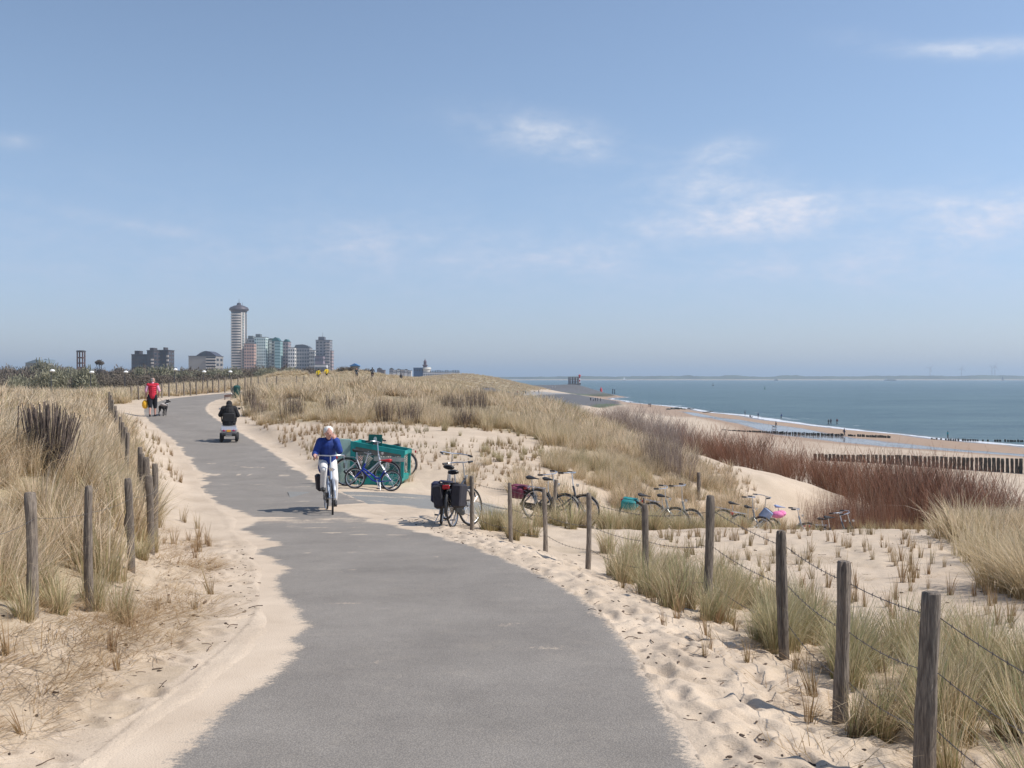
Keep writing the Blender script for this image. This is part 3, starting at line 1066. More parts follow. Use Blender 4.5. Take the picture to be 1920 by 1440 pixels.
# ------------------------------------------------------------ sea
def build_sea():
    m = bpy.data.materials.new('sea_water')
    m.use_nodes = True
    N, L = m.node_tree.nodes, m.node_tree.links
    b = N['Principled BSDF']
    pos = N.new('ShaderNodeNewGeometry').outputs['Position']
    mp = N.new('ShaderNodeMapping')
    mp.inputs['Rotation'].default_value = (0, 0, R(20))
    mp.inputs['Scale'].default_value = (.35, 1.0, 1)
    L.new(pos, mp.inputs[0])

    def noise(scale, det, rough=.6):
        n = N.new('ShaderNodeTexNoise')
        n.inputs['Scale'].default_value = scale
        n.inputs['Detail'].default_value = det
        n.inputs['Roughness'].default_value = rough
        L.new(mp.outputs[0], n.inputs['Vector'])
        return n.outputs['Fac']
    bg1, bg2 = noise(.012, 5), noise(.075, 8, .8)
    ba = N.new('ShaderNodeMath')
    ba.operation = 'MULTIPLY_ADD'
    L.new(bg2, ba.inputs[0])
    ba.inputs[1].default_value = 1.15
    bs = N.new('ShaderNodeMath')
    bs.operation = 'MULTIPLY_ADD'
    L.new(bg1, bs.inputs[0])
    bs.inputs[1].default_value = .6
    bs.inputs[2].default_value = -.375
    L.new(bs.outputs[0], ba.inputs[2])
    big = ba.outputs[0]
    r = N.new('ShaderNodeValToRGB')
    r.color_ramp.elements[0].position = .35
    r.color_ramp.elements[0].color = (.034, .082, .098, 1)
    r.color_ramp.elements[1].position = .66
    r.color_ramp.elements[1].color = (.105, .170, .175, 1)
    L.new(big, r.inputs[0])
    at = N.new('ShaderNodeAttribute')
    at.attribute_name = 'foam'
    fo = N.new('ShaderNodeMath')
    fo.operation = 'MULTIPLY_ADD'
    n2 = N.new('ShaderNodeTexNoise')
    n2.inputs['Scale'].default_value = .5
    n2.inputs['Detail'].default_value = 6
    L.new(pos, n2.inputs['Vector'])
    L.new(n2.outputs['Fac'], fo.inputs[0])
    fo.inputs[1].default_value = .8
    L.new(at.outputs['Fac'], fo.inputs[2])
    fr = N.new('ShaderNodeValToRGB')
    fr.color_ramp.elements[0].position = .72
    fr.color_ramp.elements[0].color = (0, 0, 0, 1)
    fr.color_ramp.elements[1].position = .95
    L.new(fo.outputs[0], fr.inputs[0])
    sh = N.new('ShaderNodeAttribute')
    sh.attribute_name = 'shallow'
    mx0 = N.new('ShaderNodeMix')
    mx0.data_type = 'RGBA'
    L.new(sh.outputs['Fac'], mx0.inputs['Factor'])
    L.new(r.outputs[0], mx0.inputs['A'])
    mx0.inputs['B'].default_value = (.16, .165, .15, 1)
    mx = N.new('ShaderNodeMix')
    mx.data_type = 'RGBA'
    L.new(fr.outputs[0], mx.inputs['Factor'])
    L.new(mx0.outputs['Result'], mx.inputs['A'])
    mx.inputs['B'].default_value = (.8, .82, .84, 1)
    L.new(mx.outputs['Result'], b.inputs['Base Color'])
    b.inputs['Roughness'].default_value = .32
    b.inputs['IOR'].default_value = 1.33
    bp = N.new('ShaderNodeBump')
    bp.inputs['Strength'].default_value = 1.0
    bp.inputs['Distance'].default_value = 1.6
    ad = N.new('ShaderNodeMath')
    ad.operation = 'MULTIPLY_ADD'
    L.new(noise(.9, 5, .7), ad.inputs[0])
    ad.inputs[1].default_value = .5
    L.new(noise(.16, 6, .7), ad.inputs[2])
    L.new(ad.outputs[0], bp.inputs['Height'])
    L.new(bp.outputs[0], b.inputs['Normal'])
    radii = np.concatenate([[20, 60], np.geomspace(100, 1000, 420)[:-1], np.geomspace(1000, 45000, 30)])
    ang = np.radians(np.linspace(-60, 75, 500))
    x, y, F = polar_grid(radii, ang)
    depth = np.where(np.hypot(x, y) < 1100, rbf(x, y) - EYE, 6)
    n = fbm(x * .05, y * .05, 4, 141)
    n2 = fbm(x * .12, y * .03, 4, 151)
    foam = np.exp(-((depth - .12 - n * .5) / .22) ** 2) * .75
    foam = np.maximum(foam, np.exp(-((depth - .95 - n2 * 1.6) / .13) ** 2) * .42 * (n > -.03) * (x > 60))
    foam = np.maximum(foam, np.exp(-((depth - 1.8 - n2 * 2.4) / .10) ** 2) * .30 * (n2 > .02) * (x > 60))
    shallow = 1 - sstep(.0, .7, depth)
    xy0 = np.stack([x, y, 0 * x + .0], 1)
    me = np_mesh('sea', xy0, F, m, True, {'foam': foam * (np.hypot(x, y) < 1000), 'shallow': shallow * .8})
    tag(link_mesh('sea', me), 'grey blue sea with small surf along the beach', 'sea', kind='structure')


build_sea()


# ------------------------------------------------------------ far shore
def build_far_shore():
    Y0 = 5300.0
    px = np.linspace(-100, 2300, 600)
    X = (px - PX0) / FP * Y0
    top = 21 + fbm(px * .02, px * 0, 5, 161) * 9 + fbm(px * .15, px * 0, 3, 171) * 4
    for c, w, a in ((1090, 60, 2), (1245, 70, 2), (1375, 22, 5), (1480, 26, 6), (1290, 10, 4), (1700, 80, 3), (1860, 60, 4)):
        top += a * np.exp(-((px - c) / w) ** 4)
    top = np.where(px < 985, 18, top)
    V, F = [], []
    n = len(px)
    prof = [(0, .3), (60, 5), (90, None), (500, None), (900, .5)]
    rows = []
    for dy, zz in prof:
        z = np.full(n, float(zz)) if zz is not None else top * (1.0 if dy == 90 else .9)
        rows.append(np.stack([X * (1 + dy / Y0), np.full(n, Y0 + dy), z], 1))
    V = np.concatenate(rows)
    i = np.arange(len(prof) - 1)[:, None] * n + np.arange(n - 1)[None]
    F = np.stack([i, i + 1, i + n + 1, i + n], -1).reshape(-1, 4)
    o = link_mesh('far_shore', np_mesh('far_shore', V, F, mat('far_shore_land', (.07, .085, .05), .95, var=.35, vscale=.01)))
    tag(o, 'low wooded shore across the water', 'shore', kind='structure')
    b = []
    for dy, z in ((-25, .4), (0, 2.5), (70, 5)):
        b.append(np.stack([X * (1 + dy / Y0), np.full(n, Y0 + dy), np.full(n, z)], 1))
    V = np.concatenate(b)
    i = np.arange(2)[:, None] * n + np.arange(n - 1)[None]
    F = np.stack([i, i + 1, i + n + 1, i + n], -1).reshape(-1, 4)
    o = link_mesh('far_beach', np_mesh('far_beach', V, F, mat('far_beach_sand', (.5, .42, .33), .95, var=.1, vscale=.02)))
    tag(o, 'thin pale beach across the water', 'beach', kind='structure')


build_far_shore()


# ------------------------------------------------------------ haze
def build_haze():
    m = bpy.data.materials.new('sea_air')
    m.use_nodes = True
    N, L = m.node_tree.nodes, m.node_tree.links
    for n in list(N):
        if n.type != 'OUTPUT_MATERIAL':
            N.remove(n)
    v = N.new('ShaderNodeVolumePrincipled')
    v.inputs['Color'].default_value = (.70, .85, 1.0, 1)
    v.inputs['Density'].default_value = 0.00016
    v.inputs['Anisotropy'].default_value = 0.2
    L.new(v.outputs[0], N['Material Output'].inputs['Volume'])
    mb = MB()
    x0, x1, y0, y1, z0, z1 = -9000, 12000, -900, 47000, -13, 170
    mb.box(((x0 + x1) / 2, (y0 + y1) / 2, (z0 + z1) / 2), (x1 - x0, y1 - y0, z1 - z0))
    o = mb.build('haze', m, smooth=False)
    tag(o, 'pale sea haze over the far shore and town', 'haze', kind='stuff')


build_haze()
# ------------------------------------------------------------ vegetation


def blade_material(name, cols, green, patch=.12, trans=.35, gamt=.25, patch_cols=None):
    """Blade colours drawn per blade, with patches that differ from clump to clump."""
    m = bpy.data.materials.new(name)
    m.use_nodes = True
    N, L = m.node_tree.nodes, m.node_tree.links
    b = N['Principled BSDF']
    b.inputs['Roughness'].default_value = .7
    b.inputs['Specular IOR Level'].default_value = .25
    a = N.new('ShaderNodeAttribute')
    a.attribute_name = 'rnd'
    oi = N.new('ShaderNodeObjectInfo')
    ad = N.new('ShaderNodeMath')
    ad.operation = 'ADD'
    L.new(a.outputs['Fac'], ad.inputs[0])
    sb = N.new('ShaderNodeMath')
    sb.operation = 'MULTIPLY_ADD'
    L.new(oi.outputs['Random'], sb.inputs[0])
    sb.inputs[1].default_value = .5
    sb.inputs[2].default_value = -.25
    L.new(sb.outputs[0], ad.inputs[1])
    r = N.new('ShaderNodeValToRGB')
    e = r.color_ramp.elements
    while len(e) < len(cols):
        e.new(.5)
    for i, c in enumerate(cols):
        e[i].position = i / (len(cols) - 1)
        e[i].color = (*c, 1)
    L.new(ad.outputs[0], r.inputs[0])
    src = r.outputs[0]
    # clumps in greener or browner patches of the dune
    n = N.new('ShaderNodeTexNoise')
    n.inputs['Scale'].default_value = patch
    n.inputs['Detail'].default_value = 3
    L.new(oi.outputs['Location'], n.inputs['Vector'])
    r2 = N.new('ShaderNodeValToRGB')
    r2.color_ramp.elements[0].position = .47
    r2.color_ramp.elements[0].color = (0, 0, 0, 1)
    r2.color_ramp.elements[1].position = .72
    r2.color_ramp.elements[1].color = (.75, .75, .75, 1)
    L.new(n.outputs['Fac'], r2.inputs[0])
    mx = N.new('ShaderNodeMix')
    mx.data_type = 'RGBA'
    L.new(r2.outputs[0], mx.inputs['Factor'])
    L.new(src, mx.inputs['A'])
    mx.inputs['B'].default_value = (*green, 1)
    # blade foot greener and browner than its bleached tip, base shade painted in
    t = N.new('ShaderNodeAttribute')
    t.attribute_name = 't'
    r3 = N.new('ShaderNodeValToRGB')
    r3.color_ramp.elements[0].position = 0
    r3.color_ramp.elements[0].color = (.62, .56, .42, 1)
    r3.color_ramp.elements[1].position = .55
    r3.color_ramp.elements[1].color = (1, 1, 1, 1)
    L.new(t.outputs['Fac'], r3.inputs[0])
    m2 = N.new('ShaderNodeMix')
    m2.data_type = 'RGBA'
    m2.blend_type = 'MULTIPLY'
    m2.inputs['Factor'].default_value = 1
    L.new(mx.outputs['Result'], m2.inputs['A'])
    L.new(r3.outputs[0], m2.inputs['B'])
    L.new(m2.outputs['Result'], b.inputs['Base Color'])
    tr = N.new('ShaderNodeBsdfTranslucent')
    L.new(m2.outputs['Result'], tr.inputs[0])
    ms = N.new('ShaderNodeMixShader')
    ms.inputs[0].default_value = trans
    L.new(b.outputs[0], ms.inputs[1])
    L.new(tr.outputs[0], ms.inputs[2])
    L.new(ms.outputs[0], N['Material Output'].inputs['Surface'])
    return m


def blades(n, seed, rb, lmin, lmax, w, lean=(.15, .6), seg=4, wind=(-.18, .0), lowfrac=0.0, stiff=1.9, zs=1.0):
    """A clump of n curved blades as one ribbon mesh (arrays)."""
    g = np.random.default_rng(seed)
    ang = g.uniform(0, 2 * np.pi, n)
    rad = rb * np.sqrt(g.uniform(0, 1, n))
    L_ = g.uniform(lmin, lmax, n) * (1 - .35 * rad / max(rb, 1e-6))
    le = g.uniform(lean[0], lean[1], n) * (.35 + .65 * rad / max(rb, 1e-6))
    oa = ang + g.normal(0, .5, n)
    low = g.uniform(0, 1, n) < lowfrac
    le = np.where(low, g.uniform(.8, 1.3, n), le)
    fa = g.uniform(0, 2 * np.pi, n)
    t = np.linspace(0, 1, seg + 1)
    hx = np.cos(oa)[:, None] * (le * L_)[:, None] * t ** stiff + wind[0] * L_[:, None] * t ** 2
    hy = np.sin(oa)[:, None] * (le * L_)[:, None] * t ** stiff + wind[1] * L_[:, None] * t ** 2
    z = L_[:, None] * t * np.sqrt(np.clip(1 - (le[:, None] * t * .75) ** 2, .08, 1))
    z = z * zs
    x = (np.cos(ang) * rad)[:, None] + hx
    y = (np.sin(ang) * rad)[:, None] + hy
    ww = w * (1 - .85 * t ** 2)[None, :] * g.uniform(.6, 1.3, n)[:, None] * .5
    dx, dy = np.cos(fa)[:, None] * ww, np.sin(fa)[:, None] * ww
    A = np.stack([x - dx, y - dy, z - .03], -1)
    B = np.stack([x + dx, y + dy, z - .03], -1)
    V = np.stack([A, B], 2).reshape(-1, 3)
    k = (seg + 1) * 2
    base = (np.arange(n) * k)[:, None] + (np.arange(seg) * 2)[None]
    F = np.stack([base, base + 1, base + 3, base + 2], -1).reshape(-1, 4)
    rnd = np.repeat(g.uniform(0, 1, n), k)
    tt = np.tile(np.repeat(t, 2), n)
    return V, F, rnd, tt


proto_col = {}


def make_protos(key, specs, m):
    c = bpy.data.collections.new('clumps_' + key)
    for i, sp in enumerate(specs):
        V, F, rnd, tt = blades(**sp)
        me = np_mesh('clump', V, F, m, True, {'rnd': rnd, 't': tt})
        o = bpy.data.objects.new('%s_%02d' % (key, i), me)
        c.objects.link(o)
    proto_col[key] = c
    return c


def scatter(name, pts, rotz, scale, idx, coll, label, tilt=None, cat='grass'):
    """One object whose clumps stand at the given points."""
    pts = np.asarray(pts, np.float32)
    me = bpy.data.meshes.new(name)
    me.vertices.add(len(pts))
    me.vertices.foreach_set('co', pts.ravel())
    for an, ty, v in (('rz', 'FLOAT', rotz), ('sc', 'FLOAT', scale), ('ix', 'INT', idx)):
        a = me.attributes.new(an, ty, 'POINT')
        a.data.foreach_set('value', np.asarray(v, np.int32 if ty == 'INT' else np.float32))
    ar = me.attributes.new('rot', 'FLOAT_VECTOR', 'POINT')
    rv = np.zeros((len(pts), 3), np.float32)
    g = np.random.default_rng(len(pts))
    rv[:, 0] = g.normal(0, .09, len(pts))
    rv[:, 1] = g.normal(0, .09, len(pts))
    rv[:, 2] = rotz
    ar.data.foreach_set('vector', rv.ravel())
    o = link_mesh(name, me)
    ng = bpy.data.node_groups.new(name, 'GeometryNodeTree')
    ng.interface.new_socket('Geometry', in_out='INPUT', socket_type='NodeSocketGeometry')
    ng.interface.new_socket('Geometry', in_out='OUTPUT', socket_type='NodeSocketGeometry')
    N, L = ng.nodes, ng.links
    gi, go = N.new('NodeGroupInput'), N.new('NodeGroupOutput')
    ip = N.new('GeometryNodeInstanceOnPoints')
    ci = N.new('GeometryNodeCollectionInfo')
    ci.inputs['Collection'].default_value = coll
    ci.inputs['Separate Children'].default_value = True
    ci.inputs['Reset Children'].default_value = True

    def nat(nm, ty):
        a = N.new('GeometryNodeInputNamedAttribute')
        a.data_type = ty
        a.inputs['Name'].default_value = nm
        return a.outputs['Attribute']
    L.new(gi.outputs[0], ip.inputs['Points'])
    L.new(ci.outputs[0], ip.inputs['Instance'])
    ip.inputs['Pick Instance'].default_value = True
    L.new(nat('ix', 'INT'), ip.inputs['Instance Index'])
    e2r = N.new('FunctionNodeEulerToRotation')
    L.new(nat('rot', 'FLOAT_VECTOR'), e2r.inputs[0])
    L.new(e2r.outputs[0], ip.inputs['Rotation'])
    L.new(nat('sc', 'FLOAT'), ip.inputs['Scale'])
    L.new(ip.outputs[0], go.inputs[0])
    md = o.modifiers.new('clumps', 'NODES')
    md.node_group = ng
    tag(o, label, cat, kind='stuff')
    return o


def sample(poly, density, n_seed, soft=.6, keep=None, dmax=None, yr=None):
    """Random points inside a polygon, density(x, y) per square metre."""
    g = np.random.default_rng(n_seed)
    p = np.array(poly, float)
    x0, y0 = p.min(0)
    x1, y1 = p.max(0)
    if yr:
        y0, y1 = max(y0, yr[0]), min(y1, yr[1])
    mx = dmax
    n = int((x1 - x0) * (y1 - y0) * mx)
    x, y = g.uniform(x0, x1, n), g.uniform(y0, y1, n)
    # only what the camera or a step to its side can see
    m = np.abs(x) < (y + 4) * .60 + 3
    x, y = x[m], y[m]
    d = density(x, y) * poly_in(x, y, poly, soft)
    m = g.uniform(0, 1, len(x)) * mx < d
    x, y = x[m], y[m]
    off, _, _ = path_coord(main_c, main_n, x, y)
    m = (np.abs(off) > HW + .25) | (y > 96)
    return x[m], y[m]


straw = [(.20, .15, .095), (.42, .32, .20), (.70, .555, .37), (.86, .69, .50), (.92, .78, .60), (.80, .64, .45), (.60, .49, .31), (.38, .34, .19)]
M_grass = blade_material('marram_straw', straw, (.60, .50, .31), .10)
M_green = blade_material('marram_green', [(.26, .19, .115), (.52, .41, .24), (.40, .38, .20), (.30, .33, .16), (.66, .53, .34), (.82, .67, .46), (.70, .56, .36), (.40, .30, .18)], (.45, .42, .24), .45)
M_sprig = blade_material('sprig_brown', [(.30, .18, .10), (.46, .31, .18), (.34, .25, .13), (.52, .38, .23)], (.26, .26, .13), .3)

near_specs = [dict(n=260, seed=s, rb=.17, lmin=.45, lmax=.95, w=.0055, lean=(.1, .95), seg=5, lowfrac=.14) for s in range(4)]
mid_specs = [dict(n=120, seed=10 + s, rb=.26, lmin=.4, lmax=.9, w=.011, lean=(.1, .7), seg=4, lowfrac=.05) for s in range(4)]
far_specs = [dict(n=80, seed=20 + s, rb=.42, lmin=.35, lmax=1.0, w=.030, lean=(.15, .95), seg=3) for s in range(3)]
make_protos('marram', near_specs + mid_specs + far_specs, M_grass)
make_protos('green_marram', [dict(n=190, seed=40 + s, rb=.12, lmin=.35, lmax=.8, w=.0065, lean=(.1, .7), seg=4, lowfrac=.05) for s in range(4)], M_green)
make_protos('sprig', [dict(n=22, seed=60 + s, rb=.035, lmin=.18, lmax=.42, w=.007, lean=(.05, .35), seg=3, wind=(-.06, 0)) for s in range(5)], M_sprig)
make_protos('dead', [dict(n=60, seed=80 + s, rb=.28, lmin=.2, lmax=.5, w=.005, zs=.32, lean=(.8, 1.3), seg=4, lowfrac=.9, wind=(0, 0), stiff=1.05) for s in range(4)],
            blade_material('dead_grass', [(.30, .19, .11), (.46, .33, .19), (.56, .43, .27)], (.42, .29, .17), .5))


def lod(x, y, g, lo=11, hi=34):
    r = np.hypot(x, y) * g.uniform(.8, 1.25, len(x))
    return np.where(r < lo, g.integers(0, 4, len(x)), np.where(r < hi, g.integers(4, 8, len(x)), g.integers(8, 11, len(x))))


def put(name, x, y, smin, smax, coll, label, idx=None, seed=1, dz=0.0, size=None):
    g = np.random.default_rng(seed)
    z = ground_z(x, y) + dz
    s = g.uniform(smin, smax, len(x))
    if size is not None:
        s = s * size
    if idx is None:
        idx = g.integers(0, len(proto_col[coll].objects), len(x))
    return scatter(name, np.stack([x, y, z], 1), g.uniform(0, 6.283, len(x)), s, idx, proto_col[coll], label)


def build_grass():
    g = np.random.default_rng(5)

    def dens_l(x, y):
        r = np.hypot(x, y)
        base = np.interp(r, [0, 8, 14, 24, 36, 60, 100, 150], [17, 16, 13, 9, 5, 2.6, 1.4, .8])
        gap = sstep(-.17, .02, fbm(x * .8, y * .8, 3, 201))
        return base * (.25 + .75 * gap)
    x, y = sample(G_LEFT, dens_l, 300, .8, dmax=17)
    n = fbm(x * .25, y * .25, 3, 211)
    put('marram_grass', x, y, .7, 1.12, 'marram', 'tall straw coloured marram grass covering the dune left of the path', lod(x, y, g), 2, size=(1 + n * .9) * np.interp(np.hypot(x, y), [0, 20, 40], [1.0, 1, .85]) * (1 - .62 * blob(x, y, -5.1, 10.6, .55, .75, .4)))

    def dens_h(x, y):
        r = np.hypot(x, y)
        base = np.interp(r, [38, 46, 60, 90, 140], [4.5, 4.0, 3.0, 1.7, .8])
        return base * (.42 + .58 * sstep(-.13, .06, fbm(x * .42, y * .42, 4, 221)))
    x, y = sample(G_HILL, dens_h, 301, 2.0, dmax=4.6)
    n = fbm(x * .45, y * .45, 3, 231) * 1.15 + fbm(x * .15, y * .15, 2, 232) * .5
    put('marram_grass', x, y, .65, 1.05, 'marram', 'straw coloured marram grass covering the big dune right of the path', lod(x, y, g, 11, 50), 3, size=np.clip(.95 + n * 1.5, .55, 1.8) * np.interp(y, [72, 95], [1, .45]))
    x, y = sample(G_FARLEFT, lambda x, y: np.interp(y, [100, 200, 400, 640], [1.2, 1.0, .6, .35]), 302, 8, dmax=1.2)
    idx = g.integers(8, 11, len(x))
    put('marram_grass', x, y, 1.0, 1.7, 'marram', 'pale grass on the distant dunes towards the headland', idx, 4, size=np.interp(y, [100, 300, 600], [.5, .6, .8]))

    x, y = sample(G_FILL, lambda x, y: x * 0 + 2.0, 307, 2, dmax=2)
    put('marram_grass', x, y, .35, .62, 'marram', 'straw coloured grass on the crest round the walkers in yellow', g.integers(8, 11, len(x)), 16)
    x, y = sample(G_EDGE, lambda x, y: 2.2 * sstep(-.15, .1, fbm(x * .5, y * .5, 3, 249)), 308, 1, dmax=2.2)
    put('marram_grass', x, y, 1.1, 1.6, 'green_marram', 'greener tufts along the edge of the big dune', None, 17)
    # clumps between the bicycles and on the crest
    def dens_m(x, y):
        return 7 * sstep(-.12, .08, fbm(x * .55, y * .55, 3, 241))
    x, y = sample(G_MID, dens_m, 303, 1.2, dmax=7)
    put('marram_grass', x, y, .55, .95, 'marram', 'loose straw coloured clumps on the slope above the parked bicycles', lod(x, y, g, 5, 60), 5, size=1 + fbm(x * .4, y * .4, 3, 245) * 1.0)
    x, y = sample(G_HIDE, lambda x, y: 8 * sstep(-.08, .14, fbm(x * .7, y * .7, 3, 246)), 309, .9, dmax=8)
    put('marram_grass', x, y, .75, 1.1, 'green_marram', 'straw and green clumps growing in front of the far bicycles', None, 15)
    x, y = sample(G_CREST, lambda x, y: 5 * sstep(-.03, .14, fbm(x * .6, y * .6, 3, 251)), 304, 1.4, dmax=5)
    put('marram_grass', x, y, .5, .9, 'green_marram', 'grass clumps along the hollow where the far bicycles stand', None, 6)

    def dens_r(x, y):
        return 20 * np.maximum(sstep(-.10, .10, fbm(x * .9, y * .9, 3, 261)), .55 * (y < 8.6)) * np.interp(y, [0, 5, 9, 13, 18], [1, 1, .8, .5, .5])
    x, y = sample(G_RIGHT, dens_r, 305, .35, dmax=20)
    put('marram_grass', x, y, .6, 1.0, 'green_marram', 'green and straw marram grass along the right fence', None, 7)
    x, y = sample(G_BANK, lambda x, y: 14 * sstep(-.2, .1, fbm(x * .6, y * .6, 3, 271)) * sstep(5.0, 7.5, x - (y - 12) * .3 + .5), 306, 1.2, dmax=14)
    put('marram_grass', x, y, .8, 1.2, 'marram', 'tall golden marram grass on the bank at the right', lod(x, y, g, 14, 60), 8, size=.95 + fbm(x * .4, y * .4, 3, 247) * .8)

    # planted sprigs on the bare sand
    pts = []
    for i in range(8500):
        yy = random.uniform(25, 40.5)
        xx = random.uniform(-11, 9)
        pts.append((xx, yy))
    p = np.array(pts)
    bowl = poly_in(p[:, 0], p[:, 1], [(-8.5, 29), (-5.2, 25.5), (-1, 25.3), (2.4, 26), (6, 29), (9.2, 34), (8.5, 40), (4, 38.5), (-4, 40), (-9.5, 40.5), (-11.5, 43), (-10.3, 38)], .5)
    rows = .5 + .5 * np.cos((p[:, 1] + p[:, 0] * .3) * 2 * np.pi / .9)
    m = rng.uniform(0, 1, len(p)) < bowl * (.10 + 1.0 * rows ** 3) * sstep(-.14, .14, fbm(p[:, 0] * .45, p[:, 1] * .45, 3, 248) + .03)
    off, _, _ = path_coord(main_c, main_n, p[:, 0], p[:, 1])
    m &= np.abs(off) > HW + .5
    put('marram_sprigs', p[m, 0], p[m, 1], .4, 1.0, 'sprig', 'short planted sprigs in rows on the sand beyond the junction', None, 9, size=1 + fbm(p[m, 0] * .8, p[m, 1] * .8, 3, 250) * 1.4)
    p = np.stack([rng.uniform(2.5, 13, 900), rng.uniform(7.5, 23, 900)], 1)
    bowl = poly_in(p[:, 0], p[:, 1], [(2.6, 11.5), (4.8, 8.6), (9, 8), (12.5, 22), (9.5, 23), (5, 20.5), (2.5, 18)], .5)
    m = (rng.uniform(0, 1, len(p)) < bowl * .75)
    put('marram_sprigs', p[m, 0], p[m, 1], .6, 1.15, 'sprig', 'short brown sprigs scattered on the sand behind the right fence', None, 10)
    # tufts at the feet of the left fence posts and on the verge near the scooter
    T = np.array([(-3.5, 6.5), (-3.75, 6.15), (-3.3, 6.75), (-3.35, 7.35), (-3.55, 7.7), (-3.6, 8.5), (-3.4, 8.15), (-3.8, 9.4), (-3.95, 10.6), (-4.4, 12.2), (-4.7, 13.0), (-3.1, 7.9), (-4.1, 5.4), (-3.9, 5.1)])
    put('marram_grass', T[:, 0], T[:, 1], .5, .8, 'green_marram', 'low tussocks round the feet of the left fence posts', None, 18)
    x, y = sample([(-7.4, 34), (-5.6, 30), (-5.0, 26.2), (-4.2, 26.5), (-4.6, 31), (-6.5, 37), (-9.5, 43), (-11.5, 47), (-12.5, 46.5), (-9.6, 40)], lambda x, y: x * 0 + 5.0, 310, .5, dmax=5)
    put('dead_grass', x, y, .5, 1.3, 'sprig', 'brown stubbly grass on the sandy verge beside the scooter', None, 19)
    x, y = sample([(-1.5, 27.5), (2.0, 26.4), (5, 28.4), (6, 33), (3, 36.5), (0, 38.5), (-3.5, 38.8), (-2, 33)], lambda x, y: 2.6 * sstep(-.06, .16, fbm(x * .5, y * .5, 3, 260)) * np.interp(x, [-3, 1, 4], [.35, .8, 1]), 311, 1.5, dmax=2.6)
    put('marram_grass', x, y, .4, .85, 'green_marram', 'scattered straw clumps among the planted sprigs', None, 23, size=1 + fbm(x * .7, y * .7, 3, 263) * 1.2)
    x, y = sample([(-5.3, 17.5), (-6.7, 17.5), (-9.6, 25.5), (-13.2, 34), (-17.6, 44), (-16.3, 44), (-13.2, 38), (-11.3, 33), (-9.3, 28), (-7.4, 23)], lambda x, y: 6 * sstep(-.1, .12, fbm(x * .8, y * .8, 3, 264)), 312, .4, dmax=6)
    put('dead_grass', x, y, .5, 1.3, 'sprig', 'brown stubbly grass between the left fence and the path', None, 24)
    # dead straw and stray tufts on the verges
    xs, ys = [], []
    for cx, cy, sx, sy, n in ((-3.0, 5.4, .45, 1.0, 120), (-3.0, 7.6, .38, 1.0, 110), (-3.6, 10.8, .45, 1.4, 90), (-3.9, 4.2, .5, .6, 50), (-2.5, 4.6, .4, .7, 26), (2.8, 7, .5, 2.5, 60), (2.2, 12, .5, 3, 50), (-4.6, 14.5, .5, 2, 60), (4, 12, 1.5, 4, 60)):
        xs.append(rng.normal(cx, sx, n))
        ys.append(rng.normal(cy, sy, n))
    x, y = np.concatenate(xs), np.concatenate(ys)
    off, _, yp = path_coord(main_c, main_n, x, y)
    m = np.abs(off) > HW + .45
    put('dead_grass', x[m], y[m], .5, 1.0, 'dead', 'flattened brown dead grass lying on the sandy verges', None, 11, dz=.02)
    x = np.concatenate([rng.uniform(-3.2, -2.2, 26), rng.uniform(-5.5, -3.6, 40), rng.uniform(1.2, 2.2, 26), rng.uniform(-13, -9.5, 40), rng.uniform(-12, -8.3, 60)])
    y = np.concatenate([rng.uniform(4, 11, 26), rng.uniform(11, 18, 40), rng.uniform(5, 14, 26), rng.uniform(22, 34, 40), rng.uniform(38, 46, 60)])
    off, _, _ = path_coord(main_c, main_n, x, y)
    m = (np.abs(off) > HW + .4) & (np.abs(off) < HW + 2.2)
    put('stray_grass', x[m], y[m], .5, 1.1, 'sprig', 'stray tufts growing from the sand beside the path', None, 12)


build_grass()


def build_debris():
    """Pellets, twig ends and straw bits lying on the sand."""
    m = mat('debris_brown', (.09, .06, .042), .9, var=.4, vscale=30, rand=.4)
    c = bpy.data.collections.new('bits')
    for k in range(5):
        g = random.Random(k)
        mb = MB()
        if k < 3:
            mb.ball((0, 0, .004), (.011 + .004 * k, .008, .006), 7, 5)
            mb.ball((.014, .006, .003), (.006, .005, .004), 6, 4)
        else:
            p = [(0, 0, .004)]
            for i in range(3):
                p.append((p[-1][0] + .022, p[-1][1] + g.uniform(-.02, .02), g.uniform(.003, .015)))
            mb.tube(p, .0022, 5)
        o = bpy.data.objects.new('bit%d' % k, mb.mesh('bit', m))
        c.objects.link(o)
    proto_col['bits'] = c
    g = np.random.default_rng(77)
    y = np.concatenate([g.uniform(3.4, 18, 800), g.uniform(3.4, 14, 420), g.uniform(7, 20, 300)])
    cx = np.interp(y, PATH[:, 0], PATH[:, 1])
    x = np.concatenate([cx[:800] + HW + np.abs(g.normal(0, .75, 800)) + .05, cx[800:1220] - HW - np.abs(g.normal(0, .9, 420)) - .03, g.uniform(2.5, 8, 300)])
    put('debris', x, y, .5, 1.5, 'bits', 'small dark pellets and twig ends strewn on the sand', None, 21, size=g.choice([.5, .8, .8, 1.3], len(x)))


build_debris()
